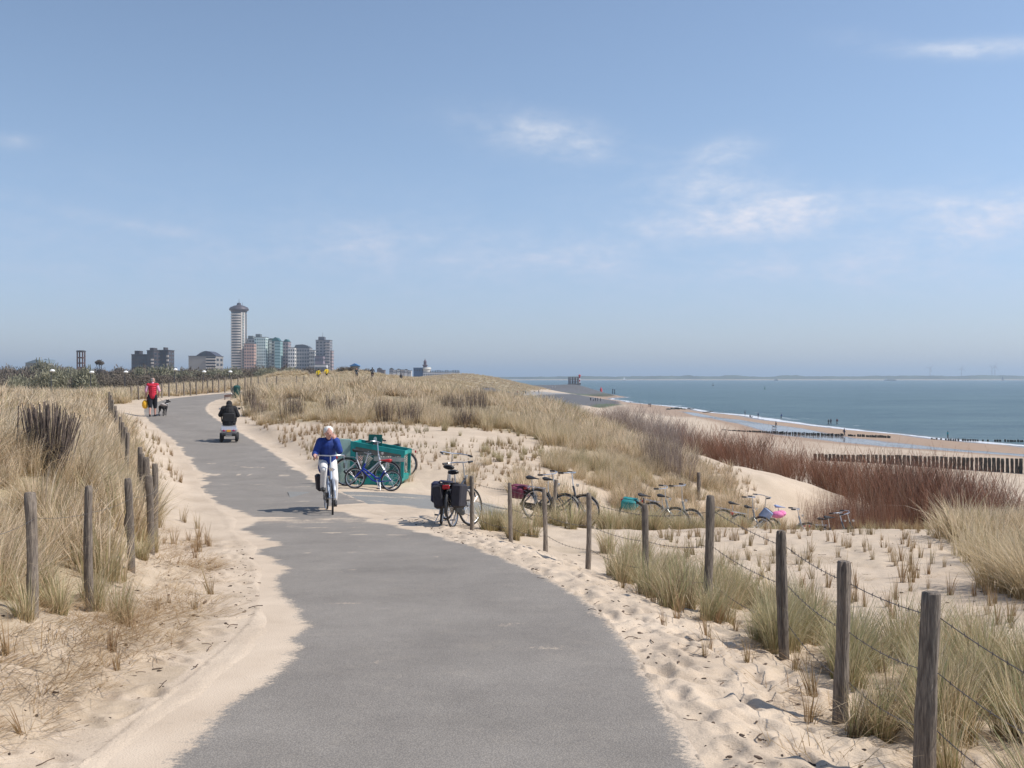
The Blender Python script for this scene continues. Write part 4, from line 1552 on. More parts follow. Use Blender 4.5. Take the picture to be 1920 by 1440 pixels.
# ------------------------------------------------------------ shrubs, woods, brushwood
def stems(n, seed, rb, h, w, spread=.35, twigs=3, seg=4, jag=.03, fork=.5):
    """Bare upright stems with side twigs, as ribbons."""
    g = np.random.default_rng(seed)
    Vs, Fs, Rn, T = [], [], [], []
    off = 0

    def strip(pts, w0, w1, r):
        nonlocal off
        k = len(pts)
        a = g.uniform(0, 2 * np.pi)
        d = np.array([math.cos(a), math.sin(a), 0])
        ww = np.linspace(w0, w1, k)[:, None] * .5
        V = np.stack([pts - d * ww, pts + d * ww], 1).reshape(-1, 3)
        i = np.arange(k - 1) * 2
        Fs.append(np.stack([i, i + 1, i + 3, i + 2], -1) + off)
        Vs.append(V)
        Rn.append(np.full(2 * k, r))
        T.append(np.repeat(np.linspace(0, 1, k), 2))
        off += 2 * k
    for _ in range(n):
        a = g.uniform(0, 2 * np.pi)
        r0 = rb * math.sqrt(g.uniform())
        hh = h * g.uniform(.55, 1.0)
        le = spread * (r0 / rb + .15) * g.uniform(.5, 1.3)
        t = np.linspace(0, 1, seg + 1)[:, None]
        p0 = np.array([math.cos(a) * r0, math.sin(a) * r0, -.05])
        d = np.array([math.cos(a) * le, math.sin(a) * le, 1.0]) * hh
        pts = p0 + d * t + g.normal(0, jag * h, (seg + 1, 3)) * t
        r = g.uniform()
        strip(pts, w, w * .45, r)
        for _k in range(twigs):
            i = g.integers(1, seg)
            q = pts[i] + (pts[i + 1] - pts[i]) * g.uniform()
            a2 = g.uniform(0, 2 * np.pi)
            l2 = h * g.uniform(.12, .38)
            e = np.array([math.cos(a2) * fork, math.sin(a2) * fork, 1.0]) * l2
            pp = q + e * np.linspace(0, 1, 3)[:, None] + g.normal(0, jag * h * .6, (3, 3)) * np.linspace(0, 1, 3)[:, None]
            strip(pp, w * .6, w * .3, r)
    return np.concatenate(Vs), np.concatenate(Fs), np.concatenate(Rn), np.concatenate(T)


def tangle(n, seed, rx, ry, rz, l, w, lumps=7):
    """Crown of leaf and twig ribbons in uneven lumps."""
    g = np.random.default_rng(seed)
    c = g.normal(0, 1, (lumps, 3))
    c /= np.linalg.norm(c, axis=1)[:, None]
    c *= g.uniform(.25, .62, (lumps, 1))
    c[:, 2] = np.abs(c[:, 2]) * .9
    which = g.integers(0, lumps, n)
    q = g.normal(0, 1, (n, 3))
    q /= np.linalg.norm(q, axis=1)[:, None]
    q *= (g.uniform(.25, 1, (n, 1)) ** .5) * g.uniform(.30, .5, lumps)[which][:, None]
    p = (c[which] + q)
    p[:, 2] = np.clip(p[:, 2] + .30, .0, 2)
    p = p * np.array([rx, ry, rz])
    d = g.normal(0, 1, (n, 3)) + np.array([0, 0, .7])
    d /= np.linalg.norm(d, axis=1)[:, None]
    s = np.cross(d, g.normal(0, 1, (n, 3)))
    s /= np.linalg.norm(s, axis=1)[:, None]
    L_ = (l * g.uniform(.5, 1.4, n))[:, None]
    W = (w * g.uniform(.6, 1.3, n))[:, None]
    V = np.stack([p - s * W * .5, p + s * W * .5, p + d * L_ + s * W * .3, p + d * L_ - s * W * .3], 1).reshape(-1, 3)
    F = np.arange(4 * n).reshape(n, 4)
    return V, F, np.repeat(g.uniform(0, 1, n), 4), np.tile([.6, .6, 1, 1], n)


M_red = blade_material('buckthorn_bark', [(.15, .078, .05), (.29, .135, .085), (.39, .20, .13), (.20, .125, .09), (.42, .31, .23)], (.34, .15, .08), .25, trans=.1)
M_greyb = blade_material('grey_bark', [(.22, .17, .15), (.34, .28, .25), (.44, .38, .33), (.28, .22, .19)], (.34, .26, .23), .2, trans=.05)
M_dark = blade_material('brush_bark', [(.10, .075, .063), (.17, .13, .11), (.24, .19, .16), (.14, .11, .085)], (.15, .11, .095), .2, trans=.0)
M_wood = blade_material('bare_wood', [(.12, .09, .072), (.17, .135, .105), (.20, .165, .125), (.14, .11, .09)], (.16, .145, .10), .03, trans=.1)
M_olive = blade_material('willow_leaf', [(.20, .19, .13), (.28, .27, .185), (.33, .32, .23), (.24, .22, .155)], (.28, .28, .19), .2, trans=.2)


def arr_mesh(name, arrs, m):
    V, F, r, t = arrs
    return np_mesh(name, V, F, m, True, {'rnd': r, 't': t})


def place(name, me, loc, rz=0.0, s=1.0, label=None, cat=None, group=None, kind=None):
    o = bpy.data.objects.new(name, me)
    col.objects.link(o)
    o.location = loc
    o.rotation_euler = (0, 0, rz)
    o.scale = (s, s, s) if isinstance(s, (int, float)) else s
    return tag(o, label, cat, group, kind)


def build_shrubs():
    line = [(1118, 66, 766), (1160, 62, 768), (1200, 59, 768), (1245, 56, 783), (1285, 53.5, 800), (1350, 50, 803), (1400, 47.5, 814), (1450, 45, 830), (1500, 43, 842), (1550, 40.5, 852),
            (1600, 38.5, 858), (1650, 36.5, 858), (1700, 34.5, 860), (1750, 32.8, 874), (1800, 31.2, 892), (1850, 29.8, 918), (1885, 29.0, 942)]
    A = np.array(line, float)
    red = [arr_mesh('shrub', stems(70, 400 + k, .6, 1.8, .0125, .30, 6, 4, .03, .5), M_red) for k in range(5)]
    gry = [arr_mesh('shrub', stems(76, 420 + k, .55, 1.6, .0115, .34, 6, 4, .035, .55), M_greyb) for k in range(3)]
    for i in range(114):
        row = i % 3
        px = random.uniform(1112, 1888)
        if row == 0:
            px = 1115 + (1885 - 1115) * (i / 114.0)
        Y = float(np.interp(px, A[:, 0], A[:, 1])) + (0.5, 1.7, 3.2)[row] + random.uniform(-.3, .3) + float(np.interp(px, [1400, 1500, 1650, 1720], [0, .9, .9, 0]))
        top = float(np.interp(px, A[:, 0], A[:, 2])) + random.uniform(-12, 24) + (14 if random.random() < .2 else 0)
        X = (px - PX0) / FP * Y
        z = gz(X, Y)
        h = EYE - (top - PY0) / FP * Y - z
        h = max(1.0, min(h, 3.2))
        grey = px < 1290 and random.random() < .93
        me = random.choice(gry if grey else red)
        s = h / (1.6 if grey else 1.8) * 1.03
        lab = 'greyish bare shrub at the far end of the row behind the sand ridge' if grey else 'reddish bare shrub behind the highest part of the sand ridge' if px < 1480 else 'reddish bare shrub between the sand ridge and the near groyne' if px < 1690 else 'reddish bare shrub at the right end of the row, by the golden grass bank'
        place('shrub', me, (X, Y, z - .03), random.uniform(0, 6.28), (random.uniform(.95, 1.3) * min(s, 1.35), random.uniform(.95, 1.3) * min(s, 1.35), s), lab, 'shrub', 'bare shrubs behind the sand ridge')
    for i in range(20):
        px = 1522 + i * 8.6 + random.uniform(-5, 5)
        Y = 30.5 + random.uniform(-1.0, 1.4)
        X = (px - PX0) / FP * Y
        z = gz(X, Y)
        place('shrub', random.choice(red), (X, Y, z - .03), random.uniform(0, 6.28), (.42, .42, random.uniform(.75, 1.15)), 'thin red stemmed shrub standing in front of the sand ridge', 'shrub', 'thin shrubs in front of the sand ridge')
    for i, (px, Y, hh) in enumerate(((1226, 33.5, 1.75), (1244, 33.0, 1.8), (1262, 32.6, 1.75), (1279, 32.0, 1.4))):
        X = (px - PX0) / FP * Y
        place('shrub', gry[i % 3], (X, Y, gz(X, Y) - .03), i * 1.7, (.65, .65, hh / 1.6), 'grey dead shrub on the slope above the beach bicycles', 'shrub', 'dead grey shrubs above the bicycles')
    # brushwood screens in the big dune
    dk = [arr_mesh('brushwood', stems(110, 440 + k, .6, .9, .02, .25, 2), M_dark) for k in range(3)]
    for px, yb, yt, wp, lab in ((838, 768, 752, 34, 'dark brushwood clump on the dune, left end of the bushy strip'), (863, 771, 755, 36, 'dark brushwood clump in the middle of the bushy strip on the dune'),
                                (893, 768, 745, 38, 'tallest dark brushwood clump at the right end of the strip on the dune'), (909, 780, 766, 14, 'small dark brushwood stub right of the bushy strip'),
                                (722, 790, 767, 34, 'brown brushwood screen half buried in the dune above the container'), (768, 793, 774, 50, 'low brown brushwood screen beside the half buried one'),
                                (548, 786, 755, 46, 'dark brushwood clump in the grass between scooter and cyclist'), (868, 800, 784, 40, 'low grey brushwood at the foot of the dune'), (630, 782, 757, 50, 'wide dark brushwood clump above the cyclist'),
                                (467, 765, 735, 18, 'dark brushwood beside the green litter bin'), (486, 778, 760, 20, 'small dark brushwood behind the scooter rider')):
        p = hit(px, yb, 38, 90)
        k = FP / p.y
        place('brushwood', random.choice(dk), p, random.uniform(0, 6), (wp / k / 1.5, .8, (yb - yt) / k / .82 + .5), lab, 'brushwood')
    hd = arr_mesh('brushwood', stems(260, 460, 2.2, 1.7, .06, .05, 2), M_dark)
    for px, Y, w, lab in ((812, 150, 1.3, 'dark brushwood hedge on the far dune, left half'), (855, 150, 1.5, 'dark brushwood hedge on the far dune, right half')):
        X = (px - PX0) / FP * Y
        place('brushwood', hd, (X, Y, gz(X, Y) - .2), 0, (w, .5, .9), lab, 'brushwood')


def build_bundle():
    """Old brushwood screen left of the fence."""
    c = P(92, 890, 11.3)
    x0, y0 = c.x, c.y
    root = empty('brushwood_screen', (x0, y0, gz(x0, y0)), 0, 'dark bundle of upright twigs in the grass left of the path', 'brushwood screen')
    g = random.Random(4)
    mb = MB()
    for i in range(130):
        u = g.uniform(-1, 1)
        bx = u * .14 + g.uniform(-.03, .03)
        by = g.uniform(-.12, .12)
        h = .88 - .09 * abs(u + .2) + g.uniform(-.12, .05) - max(0, u) * .12
        tx = u * .30 + .03 + g.uniform(-.04, .04)
        k = g.uniform(-.015, .015)
        r = g.uniform(.0045, .009)
        mb.tube([(bx, by, -.1), (bx + (tx - bx) * .5 + k, by * 1.1, h * .5), (tx, by * 1.5, h)], [r, r * .9, r * .7], 5)
    mb.build('twig_bundle', mat('twig_bark', (.15, .115, .095), .9, var=.45, vscale=20), root)
    st = MB()
    st.tube([(-.40, 0, -.1), (-.36, 0, .45), (-.345, 0, .84)], [.010, .009, .007], 6)
    st.build('stick', mat('twig_bark', (.10, .078, .066)), root)
    st = MB()
    st.tube([(-.10, .02, -.1), (-.30, 0, .2), (-.5, 0, .52)], [.007, .006, .004], 6)
    st.build('stick', mat('twig_bark', (.10, .078, .066)), root)


def build_woods():
    protos = bpy.data.collections.new('trees_far')
    for k in range(4):
        me = arr_mesh('tree_clump', tangle(1900, 500 + k, 4.2, 4.2, 5.0, .6, .17, 12), M_wood)
        o = bpy.data.objects.new('t%02d' % k, me)
        protos.objects.link(o)
    proto_col['wood'] = protos
    g = np.random.default_rng(9)
    n = 900
    Y = 150 * np.exp(g.uniform(0, 1, n) * math.log(420 / 150.0))
    px = g.uniform(-260, 640, n)
    X = (px - PX0) / FP * Y
    keep = (X < -48 - (Y - 110) * .08) & ~((px > 480) & (Y < 260))
    X, Y, px = X[keep], Y[keep], px[keep]
    top = 688 + fbm(px * .02, px * 0, 4, 301) * 12 + np.interp(px, [0, 140, 250, 520, 600], [0, 2, 4, 1, 0])
    z = ground_z(X, Y)
    h = (EYE - (top - PY0) / FP * Y) - z
    frac = np.interp(Y, [110, 200, 400], [.55, .8, 1.0]) * g.uniform(.75, 1.0, len(X))
    s = np.clip(h * frac / 5.3, .25, 2.6)
    scatter('wood', np.stack([X, Y, z], 1), g.uniform(0, 6.28, len(X)), s, g.integers(0, 4, len(X)), protos, 'dark bare dune wood on the horizon behind the grass', cat='wood')
    ol = [arr_mesh('bush', tangle(2600, 520 + k, 3.6, 3.0, 3.0, .42, .12, 11), M_olive) for k in range(4)]
    spec = [(85, 128, 690, 62), (38, 150, 696, 46), (158, 132, 691, 50), (125, 180, 684, 44), (300, 200, 684, 66), (345, 190, 689, 44), (262, 210, 690, 36), (395, 220, 689, 60), (440, 215, 689, 50),
            (500, 230, 686, 50), (85, 260, 679, 54), (545, 255, 687, 42)]
    names = ['rounded olive bush left of the first lamp post', 'small olive bush at the far left of the wood', 'rounded olive bush between the first two lamp posts', 'olive bush top rising left of the dark tower',
             'broad olive bush below the dark stepped flats', 'olive bush right of the broad one below the flats', 'small olive bush left of the dark stepped flats', 'wide olive bush below the domed block',
             'olive bush at the foot of the tall round tower', 'olive bush under the coloured apartment row', 'high olive bush below the teal roofs at the left', 'low olive bush at the right end of the wood']
    for i, (px, Y, top, w) in enumerate(spec):
        X = (px - PX0) / FP * Y
        z = gz(X, Y)
        h = EYE - (top - PY0) / FP * Y - z
        ww = w / FP * Y / 5.0
        place('bush', ol[i % 4], (X, Y, z), i * 1.3, (ww * 1.15, ww, h / 3.3), names[i], 'bush')
    # dune thicket beyond the crest
    for i, (px, Y, top, w) in enumerate(((640, 246, 684, 30), (662, 248, 683, 34), (684, 250, 688, 26))):
        X = (px - PX0) / FP * Y
        z = gz(X, Y)
        h = max(1.2, EYE - (top - PY0) / FP * Y - z)
        place('bush', arr_mesh('bush', tangle(700, 540 + i, 3.6, 3.0, 3.0, .5, .16, 8), M_wood), (X, Y, z - .2), i, (w / FP * Y / 6.5, 1, h / 4.2), ('dark thicket on the hilltop behind the yellow jackets, left part', 'dark thicket on the hilltop, highest middle part', 'dark thicket on the hilltop, right part')[i], 'bush')
    # lone dark tree
    Y = 330.0
    c = P(186, 690, Y)
    root = empty('tree', (c.x, Y, gz(c.x, Y)), 0, 'small dark flat topped tree right of the dark tower', 'tree')
    hz = (EYE + (708 - 676) / FP * Y) - gz(c.x, Y)
    mb = MB()
    for k in range(4):
        a = k * 1.6
        mb.tube([(0, 0, 0), (.2 * math.cos(a), 0, hz * .6), (1.0 * math.cos(a), .3 * math.sin(a), hz * .92)], [.18, .14, .06], 6)
    mb.build('trunk', mat('dark_bark', (.06, .05, .045), .9), root)
    o = link_mesh('crown', arr_mesh('crown', tangle(900, 560, 2.2, 2.0, 1.5, .4, .14, 8), M_wood), root)
    o.location = (0, 0, hz - 1.6)


build_shrubs()
build_bundle()
build_woods()


# ------------------------------------------------------------ fences
def wood_post_material():
    m = mat('weathered_post', (.30, .25, .20), .9, var=.35, vscale=14, bump=.9, bscale=30, stretch=(9, 9, .8), rand=.18, color2=(.12, .096, .078))
    return m


def post_mesh(h, r, seed, lean=(0, 0), knob=None, split=False, n=16):
    g = random.Random(seed)
    ring = max(10, int(h / .05))
    V = []
    ph = g.uniform(0, 6)
    for i in range(ring + 1):
        t = i / ring
        z = -.25 + (h + .25) * t
        cx = math.sin(t * 3.0 + ph) * .012 + lean[0] * t
        cy = math.cos(t * 2.6 + ph) * .010 + lean[1] * t
        rr = r * (1.04 - .10 * t + .05 * math.sin(t * 9 + ph) + .03 * math.sin(t * 23 + ph * 2))
        if i == ring:
            rr *= .90
        for k in range(n):
            a = 2 * math.pi * k / n
            q = rr * (1 + .06 * math.sin(3 * a + ph + t * 2) + .04 * math.sin(7 * a + t * 5) + g.uniform(-.02, .02))
            if knob and abs(t - knob[0]) < .09:
                q += knob[2] * max(0, math.cos(a - knob[1])) ** 2 * math.cos((t - knob[0]) / .09 * math.pi / 2)
            if split and math.cos(a + 1.9) > .96 and t > .3:
                q *= .62
            V.append((cx + q * math.cos(a), cy + q * math.sin(a), z))
    mb = MB()
    F = []
    for i in range(ring):
        for k in range(n):
            l = (k + 1) % n
            F.append((i * n + k, i * n + l, (i + 1) * n + l, (i + 1) * n + k))
    top = [(v[0] * 1, v[1], h + .004 + g.uniform(-.003, .003)) for v in V[-n:]]
    cx = sum(v[0] for v in top) / n
    cy = sum(v[1] for v in top) / n
    o = len(V)
    V += [(cx + (v[0] - cx) * .8, cy + (v[1] - cy) * .8, v[2] + .004) for v in top]
    V.append((cx, cy, h + .002))
    for k in range(n):
        l = (k + 1) % n
        F.append((o - n + k, o - n + l, o + l, o + k))
        F.append((o + k, o + l, o + n))
    mb.add(V, F)
    return mb


def wire_mb(a, b, sag=.03, r=.0028, barbs=True, seed=0):
    a, b = Vector(a), Vector(b)
    g = random.Random(seed)
    n = 14
    pts = []
    for i in range(n + 1):
        t = i / n
        p = a.lerp(b, t)
        p.z -= sag * 4 * t * (1 - t)
        pts.append(p)
    mb = MB()
    mb.tube(pts, r, 5)
    if barbs:
        L_ = (b - a).length
        k = int(L_ / .11)
        for j in range(1, k):
            t = j / k
            p = a.lerp(b, t)
            p.z -= sag * 4 * t * (1 - t)
            for s in (-1, 1):
                d = Vector((g.uniform(-.4, .4), g.uniform(-.4, .4), s)).normalized() * .016
                mb.tube([p - d * .5, p + d], [r * .9, r * .4], 4)
    return mb


def fence(name, posts, label, wires=(.87, .57, .26), ends=None, barbs=True, r_w=.0028):
    """posts: (px_base, Y, px_top, py_top, radius, options)."""
    root = empty(name, (0, 0, 0), 0, label, 'fence')
    wm = mat('rusty_wire', (.17, .15, .14), .55, .7, var=.3, vscale=60)
    info = []
    for i, (pxb, Y, pxt, pyt, r, kw) in enumerate(posts):
        X = (pxb - PX0) / FP * Y
        z = gz(X, Y)
        T = P(pxt, pyt, Y)
        h = max(.25, T.z - z)
        ob = post_mesh(h, r, 100 + i * 7 + len(posts), (T.x - X, kw.get('ly', 0)), kw.get('knob'), kw.get('split', False), 16 if Y < 25 else 8).build('post', wood_post_material(), root, loc=(X, Y, z))
        ob.rotation_euler = (0, 0, 0)
        info.append((Vector((X, Y, z)), Vector((T.x, Y + kw.get('ly', 0), z + h)), r))
    if ends:
        for (p, q) in ends:
            info.append((Vector(p), Vector(q), .045))
    for k, f in enumerate(wires):
        mb = MB()
        for i in range(len(info) - 1):
            a = info[i][0].lerp(info[i][1], f)
            b = info[i + 1][0].lerp(info[i + 1][1], f)
            d = (b - a)
            d.z = 0
            sd = Vector((d.y, -d.x, 0)).normalized()
            a2 = a + sd * (info[i][2] + .001)
            b2 = b + sd * (info[i + 1][2] + .001)
            w = wire_mb(a2, b2, .02 + .015 * k, r_w, barbs, i * 3 + k)
            mb.add(w.v, w.f)
        mb.build('barbed_wire' if barbs else 'wire', wm, root)
    return root


def build_fences():
    # right fence, near to far; one more post stands just outside the frame
    fence('post_and_wire_fence', [
        (2010, 3.75, 2035, 1290, .05, {}),
        (1737, 4.9, 1744, 1113, .050, {}), (1577, 6.1, 1579, 1054, .043, dict(split=True)), (1470, 7.75, 1467, 997, .042, dict(split=True)), (1322, 9.8, 1331, 930, .044, {}),
        (1207, 11.3, 1210, 946, .037, {}), (1102, 12.9, 1103, 925, .034, {}), (1021, 14.3, 1021, 917, .033, {}), (956, 15.6, 957, 906, .033, {}), (887, 17.0, 883, 893, .036, {}),
        (848, 19.8, 849, 897, .03, {})],
        'weathered wooden fence posts with barbed wire right of the path')
    fence('post_and_wire_fence', [
        (-40, 5.4, -52, 935, .045, {}),
        (62, 6.9, 53, 925, .0385, {}), (170, 8.1, 168, 913, .034, {}), (245, 9.95, 240, 898, .037, dict(knob=(.62, 3.3, .03))), (281, 11.7, 282, 893, .040, dict(knob=(.93, 3.14, .02))),
        (289, 13.1, 290, 870, .038, {}), (276, 14.6, 275, 858, .05, {}), (268, 16.5, 268, 851, .045, {}), (260, 18.5, 261, 839, .045, {}), (239, 22, 239, 812, .045, {}), (234, 24.5, 234, 801, .05, {}),
        (230, 27, 230, 792, .05, {}), (225, 29.5, 225, 782, .055, {}), (219, 33, 218, 770, .055, {}), (216, 35, 216, 761, .05, {}), (212, 37.5, 212, 750, .05, {}), (208, 41, 208, 741, .05, {}), (205, 44, 205, 735, .05, {})],
        'grey wooden fence posts running along the dune left of the path', wires=(.80,), barbs=False, r_w=.0016)
    L_ = []
    xs = [246, 260, 273, 290, 303, 317, 331, 345, 357, 368, 380, 389, 399, 410, 422, 434, 446, 459, 471, 485, 501, 519, 556, 570]
    for i, px in enumerate(xs):
        Y = 20.6 / ((960 - px) / FP) if px < 460 else np.interp(px, [459, 570], [77, 104])
        py = np.interp(px, [246, 300, 350, 400, 430, 480, 570], [724, 719, 716, 711, 707, 706, 704])
        L_.append((px, float(Y), px + random.uniform(-.5, .5), float(py), .05, {}))
    fence('post_and_wire_fence', L_, 'row of thin dark fence posts in the grass beyond the bend', wires=(.8, .5), barbs=False, r_w=.004)
    # loose posts among the bicycles
    for pxb, Y, pxt, pyt, r, lab in ((1034, 21.4, 1042, 900, .045, 'leaning grey post behind the parked bicycles at the fence'), (1310, 31, 1309, 886, .06, 'dark gnarled post stump on the grassy slope'),
                                     (1207, 23, 1207, 934, .03, 'thin post tip behind the fence near the teal saddlebag')):
        X = (pxb - PX0) / FP * Y
        z = gz(X, Y)
        T = P(pxt, pyt, Y)
        o = post_mesh(max(.4, T.z - z), r, int(pxb), (T.x - X, 0), (.7, 1.0, .03) if r > .05 else None).build('post', wood_post_material(), None, loc=(X, Y, z))
        tag(o, lab, 'post')


build_fences()


# ------------------------------------------------------------ groynes and rocks
def build_groynes():
    pm = mat('groyne_oak', (.028, .027, .02), .8, var=.5, vscale=5, bump=.5, bscale=14, color2=(.06, .058, .045))
    protos = []
    for k in range(4):
        protos.append(post_mesh(1.0, .20, 700 + k, (random.uniform(-.03, .03), 0), None, False, 9).mesh('groyne_post', pm))

    def row(a, b, n, htop, label, group, wob=.06, skip=0.0):
        for i in range(n):
            if random.random() < skip:
                continue
            t = i / (n - 1.0)
            X = a[0] + (b[0] - a[0]) * t + random.uniform(-wob, wob)
            Y = a[1] + (b[1] - a[1]) * t + random.uniform(-wob, wob)
            z = gz(X, Y)
            py = np.interp(t, [q[0] for q in htop], [q[1] for q in htop]) + random.uniform(-.8, .8)
            h = EYE - (py - PY0) / FP * Y - z
            h = max(.2, min(h, 2.4))
            o = place('groyne_post', random.choice(protos), (X, Y, z), random.uniform(0, 6), (random.uniform(.85, 1.15), random.uniform(.85, 1.15), h), label, 'post', group)
    row((40.5, 133), (65, 117.5), 60, [(0, 851), (.35, 853.5), (.65, 858), (1, 862)], 'dark oak groyne post in the near row on the beach', 'posts of the near groyne', skip=0)
    row((47.5, 224), (82, 216), 88, [(0, 805.5), (.3, 808.5), (.6, 812), (.8, 814.5), (1, 817)], 'dark oak groyne post in the row running into the tidal pool', 'posts of the middle groyne', skip=.08)
    row((92, 221), (113, 216), 44, [(0, 821.5), (.5, 823.5), (1, 825)], 'low groyne post washed by the surf at the right', 'posts in the surf', skip=.18)
    # rock heap at the water's edge
    rm = mat('seaweed_rock', (.05, .06, .035), .7, var=.5, vscale=2, bump=.6, bscale=5, color2=(.07, .065, .06))
    for i in range(16):
        px = 1252 + i * 7.6 + random.uniform(-2, 2)
        p = hit(px, 767.5 + random.uniform(-.5, .5), 250, 700)
        g = random.Random(i)
        bm = bmesh.new()
        bmesh.ops.create_icosphere(bm, subdivisions=2, radius=1)
        for v in bm.verts:
            v.co *= 1 + g.uniform(-.2, .2)
        me = bpy.data.meshes.new('rock')
        bm.to_mesh(me)
        bm.free()
        me.materials.append(rm)
        place('rock', me, p + Vector((0, 0, .1)), g.uniform(0, 6), (g.uniform(.9, 1.6), .9, g.uniform(.3, .75)), 'seaweed covered rock in the heap at the edge of the surf', 'rock', 'rocks at the surf edge')
    for px, py, l, a, lab in ((1327, 774, 4.2, .2, 'driftwood log lying between surf and tidal pool'),):
        p = hit(px, py, 150, 700)
        mb = MB()
        mb.tube([(-l / 2, 0, .15), (0, .1, .3), (l / 2, 0, .5)], [.16, .2, .12], 8)
        mb.tube([(l * .2, 0, .3), (l * .3, .2, .9)], [.1, .05], 6)
        o = mb.build('driftwood_log', pm, None, loc=p)
        tag(o, lab, 'log')


build_groynes()
# ------------------------------------------------------------ the town, 1.2 km off
TY = 1240.0


def wall_mat(name, c, rough=.85):
    return mat(name, c, rough, var=.10, vscale=.08)


GLASS = mat('dark_glass', (.035, .045, .06), .15, 0, spec=.8)
ROOF = mat('dark_roof', (.05, .052, .06), .7, var=.2, vscale=.2)


def bld(px0, px1, top, Y=TY, depth=None, base=692):
    """World frame of a block seen between two photo columns."""
    x0, x1 = (px0 - PX0) / FP * Y, (px1 - PX0) / FP * Y
    zt = EYE - (top - PY0) / FP * Y
    zb = EYE - 9
    return x0, x1, zb, zt, depth or (x1 - x0)


def block(name, label, px0, px1, top, wallc, Y=TY, depth=14, cols=6, floors=10, style='grid', rz=0.0, roof=None, extras=None, glass=GLASS, band=None, low=0):
    x0, x1, zb, zt, _ = bld(px0, px1, top, Y)
    w, h = x1 - x0, zt - zb
    root = empty(name, ((x0 + x1) / 2, Y + depth / 2, zb), rz, label, 'apartment block' if name == 'apartment_block' else 'building')
    wm = wall_mat('wall_%02d' % (len(MATS)), wallc)
    wb = MB()
    wb.box((0, 0, h / 2), (w, depth, h))
    wb.build('wall', wm, root, smooth=False)
    lo = low * h
    fh = (h - lo - 1.0) / floors
    bandm = mat(*band) if band else None
    n = 0
    for f in range(floors):
        zc = lo + fh * (f + .5)
        if style == 'grid':
            cw = w / cols
            for c_ in range(cols):
                if n >= 98:
                    break
                xc = -w / 2 + cw * (c_ + .5)
                MB().box((xc, -depth / 2 - .02, zc), (cw * .58, .12, fh * .52)).build('window', glass, root, smooth=False)
                n += 1
        elif style == 'band':
            MB().box((0, -depth / 2 - .02, zc + fh * .12), (w * .94, .12, fh * .45)).build('window', glass, root, smooth=False)
            if bandm:
                MB().box((0, -depth / 2 - .7, zc - fh * .30), (w * .98, 1.3, fh * .36)).build('balcony', bandm, root, smooth=False)
        elif style == 'bay':
            for xc, ww in ((-w * .27, w * .22), (w * .27, w * .22)):
                MB().box((xc, -depth / 2 - .02, zc), (ww, .12, fh * .55)).build('window', glass, root, smooth=False)
            if bandm:
                MB().box((0, -depth / 2 - .6, zc - fh * .22), (w * .22, 1.2, fh * .42)).build('balcony', bandm, root, smooth=False)
        # the flank turned to the sea
        if depth > 8:
            for k in range(2):
                MB().box((w / 2 + .02, -depth / 4 + k * depth / 2, zc), (.12, depth * .3, fh * .5)).build('window', glass, root, smooth=False)
    rb = MB()
    rb.box((0, 0, h + .25), (w + .6, depth + .6, .5))
    rb.build('roof', ROOF if roof is None else roof, root, smooth=False)
    for e in (extras or []):
        nm, cx, cz, sx, sz, m = e[:6]
        MB().box((cx * w, 0, h + .5 + cz + sz / 2), (sx * w, depth * .55, sz)).build(nm, m, root, smooth=False)
    return root, w, h, depth


